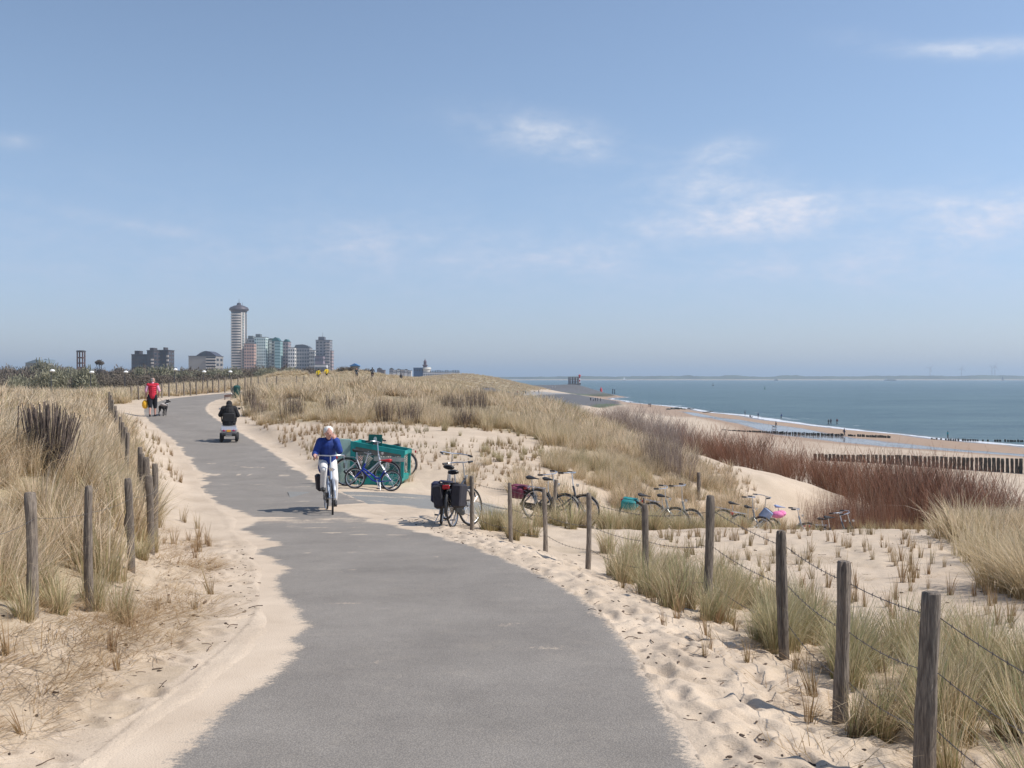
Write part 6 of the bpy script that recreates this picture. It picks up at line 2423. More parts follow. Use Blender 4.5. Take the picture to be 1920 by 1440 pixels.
    for y, q in ((-.12, Vector((.05, 0, .16))), (.12, Vector((-.05, 0, -.16)))):
        MB().box(bb + q + Vector((0, y, 0)), (.09, .08, .022), bev=.006).build('pedal', BLK, root)
    if chaincase:
        MB().prism([(bb.x + .11, r - .13), (bb.x + .12, r - .02), (bb.x + .05, r + .05), (-.02, r + .055), (-.07, r), (-.02, r - .05), (bb.x, r - .15)], -.055, -.040).build('chain_case', BLK, root)
    if stand:
        MB().tube([(.36 * k, .03, r - .06), (.30 * k, .13, .0)], [.010, .008], 6).build('kickstand', CHR, root)
    if light:
        MB().lathe([(.02, -.03), (.035, 0), (.035, .03)], 10, (hd_t.x + .10, 0, hd_t.z + .02)).build('headlight', CHR, root)
    if bags:
        bc, bsz = bags
        bm_ = mat('bag_%02d%02d%02d' % tuple(int(c * 99) for c in bc), bc, .75, var=.25, vscale=12, bump=.5, bscale=30)
        L_, H_, T_ = bsz
        for s in (-1, 1):
            p = MB()
            p.box((-.10, s * (.075 + T_ / 2), .70 * k - H_ / 2 + .03), (L_, T_, H_), rx=s * -.10, bev=.035)
            p.build('pannier', bm_, root)
        MB().box((-.10, 0, .70 * k + .045), (L_ * .96, .22, .022), bev=.01).build('pannier_bridge', bm_, root)
    return root


def put_bike(px, Y, rz, **kw):
    """Rear wheel contact seen at photo column px, Y metres off; pitched to the slope."""
    X = (px - PX0) / FP * Y
    wb = kw.get('wb', 1.08)
    z0, z1 = gz(X, Y), gz(X + wb * math.cos(rz), Y + wb * math.sin(rz))
    zz = max(z0, 0) + .0
    root = bicycle((X, Y, z0 + .0), rz, **kw)
    pitch = math.atan2(z1 - z0, wb)
    root.rotation_mode = 'XYZ'
    m = Matrix.Rotation(rz, 4, 'Z') @ Matrix.Rotation(-pitch, 4, 'Y') @ Matrix.Rotation(kw.get('lean', 0.0), 4, 'X')
    root.rotation_euler = m.to_euler()
    return root


def build_bikes():
    # two touring bicycles with panniers by the fence, seen from behind
    put_bike(827, 17.1, R(90), label='white framed bicycle with navy panniers parked left of the fence post', frame=(.72, .73, .74), bags=((.018, .022, .06), (.34, .36, .15)), lean=R(7), steer=R(28), hbar=1.22, saddle_h=.98, low=True, grips=BLK)
    put_bike(849, 16.75, R(76), label='dark bicycle with black panniers parked against the fence post', frame=(.06, .06, .07), bags=((.022, .020, .028), (.38, .40, .17)), lean=R(-4), steer=R(-22), hbar=1.12, saddle_h=.93, low=False)
    # container bicycles
    put_bike(647, 25.0, R(-12), label='silver town bicycle leaning behind the blue one on the green container', frame=(.60, .61, .62), r=.35, lean=R(-9), hbar=1.15, saddle_h=.9, steer=R(0)).location.z += 0
    put_bike(757, 26.6, R(180), label='dark bicycle behind the container with only its wheel in view', frame=(.05, .05, .06), r=.35, lean=R(8), hbar=1.02, saddle_h=.86, light=False)
    b = put_bike(732, 24.35, R(180 - 3), label='small blue bicycle with red saddle in front of the green container', frame=(.012, .035, .30), r=.26, wb=.90, lean=R(9), hbar=.90, saddle_h=.74, low=True, bar='flat', rack=False, chaincase=False,
                 saddle_m=mat('red_saddle', (.50, .02, .03), .6), fenders=False)
    # pair behind the fence
    put_bike(980, 22.4, R(-30), label='black bicycle with dark red rear bag, left one of the pair behind the fence', frame=(.05, .055, .06), r=.35, lean=R(4), hbar=1.12, saddle_h=.96, bags=((.16, .03, .06), (.34, .26, .12)))
    put_bike(1004, 22.1, R(-24), label='dark bicycle with tall handlebar, right one of the pair behind the fence', frame=(.10, .10, .10), r=.36, wb=1.12, lean=R(-3), hbar=1.16, saddle_h=.96, rack=True)
    # bicycles in the hollow
    put_bike(1184, 24.8, R(-20), label='bicycle with teal pannier half hidden in grass beyond the fence', frame=(.35, .38, .38), r=.35, lean=R(3), hbar=1.15, saddle_h=.88, bags=((.01, .20, .21), (.36, .24, .13)))
    put_bike(1222, 25.6, R(-35), label='grey bicycle whose handlebar rises above the grass right of the teal pannier', frame=(.30, .32, .33), r=.35, lean=R(0), hbar=1.25, saddle_h=.90)
    put_bike(1352, 27.6, R(-30), label='grey bicycle low in the hollow behind the split fence post', frame=(.25, .26, .27), r=.35, lean=R(-4), hbar=1.18, saddle_h=.92)
    put_bike(1380, 27.2, R(25), label='silver bicycle with raised handlebar right of the split fence post', frame=(.5, .5, .5), r=.35, lean=R(5), hbar=1.28, saddle_h=.92)
    b = put_bike(1438, 27.8, R(-8), label='bicycle under a bright pink bag in the hollow', frame=(.3, .33, .38), r=.35, lean=R(-3), hbar=1.05, saddle_h=1.05, saddle_m=mat('pale_blue_cloth', (.25, .32, .5), .8))
    put_bike(1540, 28.6, R(-20), label='dark bicycle with white parts in front of the red stemmed shrubs', frame=(.04, .045, .08), r=.35, lean=R(5), hbar=1.12, saddle_h=.96)
    put_bike(1528, 29.3, R(-35), label='second dark bicycle tucked behind the shrubs, further left', frame=(.12, .13, .15), r=.35, lean=R(-5), hbar=1.1, saddle_h=.9)
    # loose bag on the pink bicycle
    p = P(1458, 965, 27.6)
    mb = MB()
    mb.ball((0, 0, 0), (.19, .14, .10), 14, 8)
    mb.ball((.12, .03, .03), (.13, .12, .09), 12, 6)
    o = mb.build('bag', mat('pink_cloth', (.72, .20, .40), .8, var=.2, vscale=8), None, loc=p)
    tag(o, 'bright pink cloth bag lying on a bicycle in the hollow', 'bag')
    mb = MB()
    mb.box((0, 0, 0), (.30, .10, .34), ry=R(38), bev=.05)
    o = mb.build('bag', mat('blue_grey_cloth', (.22, .28, .42), .8, var=.2, vscale=8), None, loc=P(1436, 965, 27.5))
    tag(o, 'blue grey bag beside the pink one in the hollow', 'bag')


def build_container():
    """Tilted green wire container with pale end panel and sign plate."""
    root = empty('wire_container', (0, 0, 0), 0, 'tilted teal wire mesh waste container with a pale end panel', 'container')
    Y = 25.4
    A = P(650, 924, Y)
    root.location = (A.x, Y, gz(A.x + .7, Y) - .02)
    root.rotation_euler = (0, R(1.5), R(-7))
    tm = mat('teal_paint', (.008, .29, .265), .5, var=.25, vscale=3, bump=.2, bscale=12)
    W, D, H = 1.46, .75, 1.12
    base = MB()
    base.prism([(.16, 0), (W - .22, 0), (W - .02, .16), (W - .02, .30), (.10, .30)], 0, D)
    base.build('base_tray', tm, root, smooth=False)
    fr = MB()

    def bar(a, b, r=.022):
        fr.tube([a, b], r, 6)
    x0, x1 = .10, W
    for y in (0, D):
        fr.prism([(x0 - .02, H - .11), (x1 + .04, H - .31), (x1 + .04, H - .19), (x0 - .02, H + .01)], y - .026, y + .026)
        fr.box((x0 + .045, y, H / 2 + .05), (.13, .05, H - .2))
        fr.box((x1 - .02, y, H / 2 - .02), (.08, .05, H - .5))
    for x, zz in ((x0 + .03, H - .05), (x1, H - .25)):
        fr.box((x, D / 2, zz), (.06, D - .06, .085))
    fr.build('frame', tm, root, smooth=False)
    wires = MB()
    n = 30
    z0, z1 = .30, H - .33
    s = .06
    for y in (.004, D - .004):
        wires = MB()
        k = -int((z1 - z0) / s) - 1
        while x0 + k * s < x1:
            for sg in (1, -1):
                xa = x0 + k * s if sg == 1 else x0 + k * s + (z1 - z0)
                pts = []
                for t in (0.0, 1.0):
                    pts.append((xa + sg * (z1 - z0) * t, z0 + (z1 - z0) * t))
                (ax_, az_), (bx_, bz_) = pts
                # clip to the panel
                if ax_ > bx_:
                    (ax_, az_), (bx_, bz_) = (bx_, bz_), (ax_, az_)
                if bx_ <= x0 + .06 or ax_ >= x1 - .05:
                    continue
                sl = (bz_ - az_) / (bx_ - ax_)
                if ax_ < x0 + .06:
                    az_ += sl * (x0 + .06 - ax_)
                    ax_ = x0 + .06
                if bx_ > x1 - .05:
                    bz_ += sl * (x1 - .05 - bx_)
                    bx_ = x1 - .05
                wires.tube([(ax_, y, az_), (bx_, y, bz_)], .0065, 4, cap=False)
            k += 1
        wires.build('wire_mesh', mat('mesh_teal', (.02, .21, .20), .6), root)
    wires = MB()
    wires.prism([(x0 + .08, z1 - .01), (x1 - .06, z1 - .01), (x1 - .06, H - .28), (x0 + .08, H - .10)], .0, .008)
    wires.build('upper_panel', mat('mesh_panel', (.09, .15, .14), .7, var=.5, vscale=14, color2=(.22, .17, .14)), root, smooth=False)
    # what lies inside: rubbish bags
    g = random.Random(3)
    for i in range(7):
        c = random.Random(i).choice(((.14, .10, .10), (.20, .17, .15), (.10, .10, .13), (.28, .16, .15)))
        mb = MB()
        mb.ball((.27 + i * .165, .30 + g.uniform(-.05, .1), .45 + g.uniform(-.05, .12)), (.17, .24, .26), 12, 8)
        mb.build('rubbish', mat('rubbish_%d' % i, c, .7, var=.5, vscale=9, bump=.8, bscale=10), root)
    MB().box((x0 + 1.0, -.03, H - .42), (.80, .02, .10)).build('label_strip', mat('pale_strip', (.42, .45, .40), .6, var=.15, vscale=6), root, smooth=False)
    # pale end panel folded out at the left
    pn = MB()
    pn.box((-.14, .05, .60), (.40, .03, 1.15), rz=R(14), ry=R(0), bev=.012)
    pn.build('end_panel', mat('pale_green_panel', (.30, .44, .40), .6, var=.12, vscale=3), root, smooth=False)
    MB().box((-.08, .012, .50), (.035, .03, .13), rz=R(14)).build('latch', BLK, root, smooth=False)
    pl = MB()
    pl.box((.62, D * .5, H + .02), (.36, .02, .30))
    p = pl.build('sign_plate', mat('plate_green', (.005, .15, .12), .5), root, smooth=False)
    ov = MB()
    ov.prism([(.62 + .045 * math.cos(2 * math.pi * k / 20), H + .03 + .085 * math.sin(2 * math.pi * k / 20)) for k in range(20)], D * .5 - .016, D * .5 - .0125)
    ov.build('emblem', mat('plate_white', (.75, .78, .72), .6), p, smooth=False)


def build_bin():
    Y = 57.0
    X = (444 - PX0) / FP * Y
    z = gz(X, Y)
    root = empty('litter_bin', (X, Y, z), 0, 'dark green litter bin on a post where the path bends', 'litter bin')
    zt = EYE - (726 - PY0) / FP * Y - z
    gm = mat('bin_green', (.012, .07, .06), .5)
    MB().lathe([(.16, zt - .72), (.19, zt - .66), (.205, zt - .08), (.20, zt - .02)], 20).build('bin_body', gm, root)
    MB().lathe([(.215, zt - .03), (.21, zt + .03), (.13, zt + .10), (.02, zt + .12)], 20).build('lid', gm, root)
    MB().box((-.27, 0, zt * .46), (.07, .07, zt * .95)).build('bin_post', mat('pale_post', (.45, .42, .33), .8), root, smooth=False)
    MB().box((-.23, 0, zt - .4), (.10, .05, .05)).build('bracket', CHR, root, smooth=False)
    Y = 55.5
    X = (427 - PX0) / FP * Y
    z = gz(X, Y)
    root = empty('information_board', (X, Y, z), 0, 'low brown board with pale top left of the litter bin', 'board')
    h = EYE - (739 - PY0) / FP * Y - z
    MB().box((0, 0, h * .5 + .1), (.38, .04, h * .75)).build('panel', mat('board_brown', (.30, .20, .165), .8), root, smooth=False)
    MB().box((.02, 0, h + .02), (.40, .16, .07), ry=R(-6)).build('top_board', mat('board_white', (.72, .70, .66), .6), root, smooth=False)
    for s in (-1, 1):
        MB().box((s * .17, .03, h * .45), (.04, .04, h)).build('leg', mat('board_brown', (.30, .20, .165)), root, smooth=False)
    MB().tube([(.22, .1, 0), (.22, .1, h + .45)], .02, 6).build('pole', mat('lamp_pole', (.07, .07, .075)), root)


build_bikes()
build_container()
build_bin()
# ------------------------------------------------------------ people and dogs
def remesh(mb, name, voxel, m, smooth_it=2):
    """One continuous skin round overlapping shapes."""
    me = mb.mesh('tmp', None, True)
    o = bpy.data.objects.new('tmp', me)
    sc2 = bpy.data.scenes.get('work') or bpy.data.scenes.new('work')
    sc2.collection.objects.link(o)
    md = o.modifiers.new('r', 'REMESH')
    md.mode = 'VOXEL'
    md.voxel_size = voxel
    md.use_smooth_shade = True
    with bpy.context.temp_override(scene=sc2, view_layer=sc2.view_layers[0]):
        dg = bpy.context.evaluated_depsgraph_get()
    out = bpy.data.meshes.new_from_object(o.evaluated_get(dg), depsgraph=dg)
    bpy.data.objects.remove(o)
    bm = bmesh.new()
    bm.from_mesh(out)
    for _ in range(smooth_it):
        bmesh.ops.smooth_vert(bm, verts=bm.verts, factor=.5, use_axis_x=True, use_axis_y=True, use_axis_z=True)
    bm.to_mesh(out)
    bm.free()
    out.name = name
    out.materials.clear()
    out.materials.append(m)
    out.polygons.foreach_set('use_smooth', [True] * len(out.polygons))
    return out


def V3(p):
    return Vector(p)


def limb(mb, pts, rad, n=12):
    for i in range(len(pts) - 1):
        mb.cap(V3(pts[i]), V3(pts[i + 1]), rad[i], rad[i + 1], n)


def hand(mb, wrist, d, up, side, s=1.0, curl=.5, n=8):
    """Palm, four fingers and a thumb; d along the fingers, up the back of the hand."""
    w, d, up = V3(wrist), V3(d).normalized(), V3(up).normalized()
    lat = d.cross(up).normalized() * side
    up = lat.cross(d).normalized() * side
    pc = w + d * .045 * s
    mb.cap(w, w + d * .05 * s, .026 * s, .03 * s, n)
    for k in range(4):
        off = lat * (.011 + (k - 2) * .0205) * s
        base = w + d * .085 * s + off
        mb.cap(pc + off * .7, base, .017 * s, .013 * s, n)
        l = (.036, .044, .041, .032)[k] * s
        p1 = base + (d * math.cos(curl * .6) - up * math.sin(curl * .6)) * l
        p2 = p1 + (d * math.cos(curl * 1.5) - up * math.sin(curl * 1.5)) * l * .7
        p3 = p2 + (d * math.cos(curl * 2.3) - up * math.sin(curl * 2.3)) * l * .5
        mb.cap(base, p1, .0105 * s, .0095 * s, n)
        mb.cap(p1, p2, .0095 * s, .0085 * s, n)
        mb.cap(p2, p3, .0085 * s, .0075 * s, n)
    t0 = w + d * .02 * s + lat * .03 * s
    t1 = t0 + (d * .6 + lat * .7 - up * .2).normalized() * .04 * s
    t2 = t1 + (d * .9 + lat * .2 - up * .35).normalized() * .032 * s
    mb.cap(t0, t1, .014 * s, .0115 * s, n)
    mb.cap(t1, t2, .0115 * s, .009 * s, n)


def head(mb, c, f, s=1.0):
    """Head with face; f is the direction it looks."""
    c, f = V3(c), V3(f).normalized()
    up = Vector((0, 0, 1))
    l = up.cross(f).normalized()
    u = f.cross(l)
    rot = Matrix((f, l, u)).transposed()
    mb.ball(c + u * .02 * s, (.098 * s, .077 * s, .108 * s), 16, 12, rot)
    mb.ball(c + f * .02 * s - u * .05 * s, (.07 * s, .058 * s, .075 * s), 14, 10, rot)
    mb.ball(c + f * .055 * s - u * .10 * s, (.03 * s, .03 * s, .025 * s), 10, 8, rot)
    mb.cap(c + f * .092 * s + u * .02 * s, c + f * .112 * s - u * .022 * s, .010 * s, .016 * s, 8)
    mb.cap(c + f * .088 * s - u * .058 * s + l * .02 * s, c + f * .088 * s - u * .058 * s - l * .02 * s, .009 * s, .009 * s, 8)
    mb.cap(c + f * .083 * s + u * .035 * s + l * .035 * s, c + f * .083 * s + u * .035 * s - l * .035 * s, .014 * s, .014 * s, 8)
    for sg in (-1, 1):
        mb.ball(c + l * sg * .078 * s - u * .005 * s - f * .005 * s, (.022 * s, .010 * s, .032 * s), 10, 8, rot)
    return f, l, u


def figure(root, J, skin, parts, voxel=.011, curl=(.5, .5), face=(1, 0, 0), hs=1.0, hands=True, mod='person', eyes=True):
    """J: joints. Builds the body as one skin, then hair and clothes as children of it."""
    b = MB()
    pel, wst, ch, nk, hd = (V3(J[k]) for k in ('pelvis', 'waist', 'chest', 'neck', 'head'))
    sl, sr = V3(J['shoulder_l']), V3(J['shoulder_r'])
    b.cap(pel, wst, .125, .115)
    b.cap(wst, ch, .115, .13)
    b.cap(ch, nk, .10, .055)
    b.cap(nk, hd - Vector((0, 0, .05)), .052, .05)
    b.cap(sl, sr, .062, .062)
    f_, l_, u_ = head(b, hd, face, hs)
    for s in ('l', 'r'):
        limb(b, [J['shoulder_' + s], J['elbow_' + s], J['wrist_' + s]], [.052, .042, .029])
        hip = V3(J['hip_' + s])
        limb(b, [hip, J['knee_' + s], J['ankle_' + s]], [.088, .058, .040])
        b.cap(V3(J['ankle_' + s]) - Vector((0, 0, .02)), J['toe_' + s], .038, .03)
        d = V3(J['wrist_' + s]) - V3(J['elbow_' + s])
        hd_ = V3(J.get('hdir_' + s, d))
        if hands:
            hand(b, J['wrist_' + s], hd_, J.get('hup_' + s, (0, 0, 1)), 1 if s == 'l' else -1, 1.0, curl[0 if s == 'l' else 1])
        else:
            b.cap(J['wrist_' + s], V3(J['wrist_' + s]) + hd_.normalized() * .1, .03, .028)
    sm = mat('skin_' + skin[0], skin[1], .55, var=.08, vscale=12)
    body = bpy.data.objects.new('body', remesh(b, 'body', voxel, sm))
    col.objects.link(body)
    body.parent = root
    if eyes:
        for sg in (-1, 1):
            e = MB()
            e.ball(hd + f_ * .0905 * hs + u_ * .012 * hs + l_ * sg * .03 * hs, .0085 * hs, 10, 8)
            e.build('eye', mat('eye_dark', (.04, .03, .03), .2), root)
    for nm, fn, m, vx in parts:
        q = MB()
        fn(q, J)
        o = bpy.data.objects.new(nm, remesh(q, nm, vx, m))
        col.objects.link(o)
        o.parent = root
    return body


def torso(q, J, r0, r1, r2, low=0.0, rsh=.075):
    pel, wst, ch, nk = (V3(J[k]) for k in ('pelvis', 'waist', 'chest', 'neck'))
    d = (pel - wst).normalized()
    q.cap(pel + d * low, wst, r0, r1)
    q.cap(wst, ch, r1, r2)
    q.cap(ch, nk - Vector((0, 0, .02)), r2 * .85, .072)
    q.cap(J['shoulder_l'], J['shoulder_r'], rsh, rsh)


def sleeves(q, J, k=1.0, full=True, r=(.072, .06, .046)):
    for s in ('l', 'r'):
        a, b, c = V3(J['shoulder_' + s]), V3(J['elbow_' + s]), V3(J['wrist_' + s])
        if full:
            q.cap(a, b, r[0], r[1])
            q.cap(b, b.lerp(c, k), r[1], r[2])
        else:
            q.cap(a, a.lerp(b, k), r[0], r[0] * .95)


def legs(q, J, k=1.0, r=(.105, .075, .058), full=True):
    for s in ('l', 'r'):
        a, b, c = V3(J['hip_' + s]), V3(J['knee_' + s]), V3(J['ankle_' + s])
        if full:
            q.cap(a, b, r[0], r[1])
            q.cap(b, b.lerp(c, k), r[1], r[2])
        else:
            q.cap(a, a.lerp(b, k), r[0], r[1])
    q.cap(J['pelvis'], J['hip_l'], .13, r[0])
    q.cap(J['pelvis'], J['hip_r'], .13, r[0])


def shoes(q, J, r=.043):
    for s in ('l', 'r'):
        a, t = V3(J['ankle_' + s]), V3(J['toe_' + s])
        q.cap(a - Vector((0, 0, .03)), t, r, r * .85)
        back = (a - t).normalized()
        q.cap(a - Vector((0, 0, .03)) + back * .03, t.lerp(a, .6), r * .95, r * .95)


def hair(q, J, r=(.108, .09, .10), drop=.02, back=.02, face=(1, 0, 0)):
    h = V3(J['head'])
    f = V3(face).normalized()
    l = Vector((0, 0, 1)).cross(f).normalized()
    rot = Matrix((f, l, f.cross(l))).transposed()
    q.ball(h + Vector((0, 0, .045)) - f * back, r, 14, 10, rot)
    q.ball(h - Vector((0, 0, drop)) - f * (back + .03), (r[0] * .72, r[1] * .98, r[2] * .75), 12, 8, rot)


def woman_cyclist():
    # bicycle first
    Yr, Xr = 20.0, (612 - PX0) / FP * 20.0
    ang = math.atan2(-1.0, .30)
    bike = put_bike(612, 20.0, ang, label='silver blue town bicycle with dark pannier ridden towards us', frame=(.40, .47, .58), r=.35, wb=1.10, hbar=1.14, saddle_h=.95, bags=((.03, .022, .026), (.34, .34, .12)), steer=R(-6), stand=False, frame2=mat('grey_mudguard', (.3, .33, .38), .4, .3))
    root = empty('person', bike.location, 0, 'white haired person in blue jacket and white trousers riding towards us, hand at the face', 'person')
    root.rotation_euler = bike.rotation_euler
    J = dict(pelvis=(.21, 0, 1.03), waist=(.25, 0, 1.16), chest=(.33, 0, 1.33), neck=(.40, 0, 1.46), head=(.45, 0, 1.575),
             shoulder_l=(.36, .155, 1.40), elbow_l=(.54, .20, 1.22), wrist_l=(.60, .10, 1.45), hdir_l=(-.05, -.3, .65), hup_l=(1, 0, .2),
             shoulder_r=(.36, -.155, 1.40), elbow_r=(.34, -.25, 1.16), wrist_r=(.56, -.285, 1.155), hdir_r=(1, .1, -.1), hup_r=(.1, 0, 1),
             hip_l=(.25, .09, .98), knee_l=(.56, .11, .66), ankle_l=(.40, .12, .25), toe_l=(.54, .12, .17),
             hip_r=(.25, -.09, .98), knee_r=(.68, -.12, .86), ankle_r=(.52, -.125, .50), toe_r=(.66, -.125, .47))
    blue = mat('blue_jacket', (.008, .036, .21), .8, var=.22, vscale=10, bump=.4, bscale=18)
    whi = mat('white_trousers', (.72, .70, .68), .85, var=.06, vscale=10, bump=.3, bscale=20)
    figure(root, J, ('fair', (.55, .30, .23)), [
        ('jacket', lambda q, J: (torso(q, J, .185, .165, .165, .15, .085), sleeves(q, J, .92, True, (.082, .07, .05))), blue, .012),
        ('trousers', lambda q, J: legs(q, J, .93, (.10, .068, .054)), whi, .012),
        ('shoes', shoes, mat('black_shoe', (.02, .02, .022), .5), .010),
        ('hair', lambda q, J: hair(q, J, (.112, .10, .095), .0, .018), mat('white_hair', (.74, .71, .66), .7, var=.15, vscale=60), .009),
    ], .0095, (.9, 1.1), (1, .05, -.25))
    MB().cap(Vector((.345, 0, 1.435)), Vector((.41, 0, 1.455)), .078, .07).build('collar', mat('navy_collar', (.008, .012, .10), .8), root)


def man_with_dog():
    Y = 45.3
    X = (286 - PX0) / FP * Y
    z = gz(X, Y)
    off, hp, yp = path_coord(main_c, main_n, np.array([X]), np.array([Y]))
    zp = EYE - float(hp[0]) if abs(off[0]) < HW else z
    root = empty('person', (X, Y, zp), R(104), 'grey haired person in red padded vest and black shorts walking a dog', 'person')
    J = dict(pelvis=(0, 0, .98), waist=(.01, 0, 1.10), chest=(.02, 0, 1.32), neck=(.03, 0, 1.50), head=(.05, 0, 1.64),
             shoulder_l=(.02, .19, 1.44), elbow_l=(-.03, .27, 1.17), wrist_l=(.02, .27, .93), hdir_l=(.05, 0, -1), hup_l=(0, 1, 0),
             shoulder_r=(.02, -.19, 1.44), elbow_r=(-.04, -.29, 1.18), wrist_r=(.08, -.26, .98), hdir_r=(.5, 0, -.6), hup_r=(0, -1, .3),
             hip_l=(0, .095, .93), knee_l=(-.04, .10, .50), ankle_l=(-.16, .10, .10), toe_l=(-.02, .10, .035),
             hip_r=(0, -.095, .93), knee_r=(.10, -.10, .50), ankle_r=(.10, -.10, .09), toe_r=(.25, -.11, .035))
    red = mat('red_vest', (.50, .01, .035), .6, var=.15, vscale=6)

    def vest(q, J):
        torso(q, J, .165, .17, .172, .04, .088)
        q.cap((.02, .13, 1.40), (.02, -.13, 1.40), .10, .10)
        c = V3(J['chest'])
        for k in range(5):
            zz = 1.02 + k * .095
            q.ball((.01, 0, zz), (.165, .20, .055), 16, 8)
    pink = mat('pink_shirt', (.68, .36, .48), .8, var=.1, vscale=8)
    figure(root, J, ('ruddy', (.50, .27, .21)), [
        ('padded_vest', vest, red, .012),
        ('shirt', lambda q, J: (sleeves(q, J, .15, True, (.072, .062, .05)), q.cap(V3(J['neck']) - Vector((0, 0, .03)), V3(J['neck']) + Vector((0, 0, .03)), .07, .062), None), pink, .012),
        ('shorts', lambda q, J: (legs(q, J, 1.0, (.125, .098, .09), False), [q.cap(J['knee_' + s], V3(J['knee_' + s]) - Vector((0, 0, .06)), .088, .086) for s in 'lr']), mat('black_shorts', (.012, .013, .02), .85), .014),
        ('shoes', shoes, mat('black_shoe', (.02, .02, .022)), .011),
        ('hair', lambda q, J: hair(q, J, (.09, .09, .075), .03, .035, (.6, -.75, 0)), mat('grey_hair', (.20, .18, .17), .8, var=.2, vscale=50), .010),
    ], .011, (.9, .9), (.55, -.8, -.05))
    # bags in the left hand
    hx = Vector((.02, .27, .86))
    b = empty('bag', root.matrix_basis @ hx, R(104), 'yellow carrier bag in the left hand of the person in red', 'bag')
    m = MB()
    m.ball((0, .06, -.30), (.10, .13, .20), 14, 10)
    m.ball((0, .05, -.40), (.09, .12, .10), 12, 8)
    m.build('pouch', mat('yellow_plastic', (.80, .42, .02), .5, var=.12, vscale=8, bump=.6, bscale=10), b)
    m = MB()
    m.tube([(0, .0, .02), (.0, .03, -.14)], .012, 6)
    m.tube([(0, .02, .02), (.0, .09, -.14)], .012, 6)
    m.build('handle', mat('yellow_plastic', (.80, .42, .02)), b)
    b = empty('bag', root.matrix_basis @ Vector((.03, .18, .86)), R(104), 'dark red bag hanging behind the yellow one', 'bag')
    m = MB()
    m.ball((.03, .02, -.12), (.08, .07, .17), 12, 8)
    m.build('pouch', mat('dark_red_bag', (.13, .012, .012), .7), b)
    m = MB()
    m.tube([(0, .05, .05), (.02, .03, .02)], .012, 6)
    m.build('handle', mat('dark_red_bag', (.13, .012, .012)), b)
    # dog
    Yd = 45.9
    Xd = (306 - PX0) / FP * Yd
    dr = empty('dog', (Xd, Yd, zp + .004), R(88), 'black dog with white collar patch and pale tail walking on a leash', 'dog')
    q = MB()
    q.ball((.20, 0, .44), (.17, .115, .135), 14, 10)       # chest
    q.ball((.0, 0, .46), (.20, .10, .105), 14, 10)
    q.ball((-.18, 0, .45), (.13, .10, .11), 12, 8)        # rump
    q.cap(Vector((.26, 0, .50)), Vector((.38, -.04, .63)), .085, .065)
    q.ball((.42, -.06, .68), (.085, .065, .065), 12, 8)
    q.cap(Vector((.46, -.08, .67)), Vector((.55, -.12, .645)), .04, .028)
    for s in (-1, 1):
        q.cap(Vector((.38, -.05 + s * .045, .72)), Vector((.35, -.05 + s * .06, .77)), .022, .012)
        fx = .06 * s
        q.cap(Vector((.24, s * .07, .40)), Vector((.22 + fx, s * .07, .22)), .048, .032)
        q.cap(Vector((.22 + fx, s * .07, .22)), Vector((.23 + fx * 1.5, s * .07, .05)), .028, .022)
        q.cap(Vector((.23 + fx * 1.5, s * .07, .04)), Vector((.26 + fx * 1.5, s * .07, .028)), .026, .024)
        q.cap(Vector((-.20, s * .07, .42)), Vector((-.14 - fx, s * .075, .27)), .07, .045)
        q.cap(Vector((-.14 - fx, s * .075, .27)), Vector((-.27 - fx, s * .07, .17)), .036, .024)
        q.cap(Vector((-.27 - fx, s * .07, .17)), Vector((-.24 - fx, s * .07, .04)), .022, .02)
        q.cap(Vector((-.24 - fx, s * .07, .035)), Vector((-.20 - fx, s * .07, .028)), .024, .022)
    o = bpy.data.objects.new('body', remesh(q, 'body', .011, mat('black_fur', (.016, .014, .015), .8, var=.3, vscale=20, bump=.8, bscale=60)))
    col.objects.link(o)
    o.parent = dr
    t = MB()
    t.tube([(-.28, 0, .50), (-.36, -.08, .56), (-.40, -.20, .53), (-.38, -.32, .50)], [.03, .05, .055, .02], 10)
    t.build('tail', mat('pale_fur', (.48, .42, .38), .9, var=.2, vscale=20), dr)
    c = MB()
    c.ring((.315, -.018, .56), .084, .016, 18, 6, 'z')
    c.build('collar_patch', mat('white_fur', (.7, .7, .7), .9), dr)
    a = root.matrix_basis @ Vector((.14, -.26, .90))
    d = dr.matrix_basis @ Vector((.32, 0, .62))
    ls = MB()
    n = 8
    ls.tube([a.lerp(d, i / n) - Vector((0, 0, .25 * (i / n) * (1 - i / n))) for i in range(n + 1)], .006, 5)
    o = ls.build('leash', mat('leash_black', (.03, .03, .03), .7), None)
    tag(o, 'thin dark leash between the person in red and the dog', 'leash')


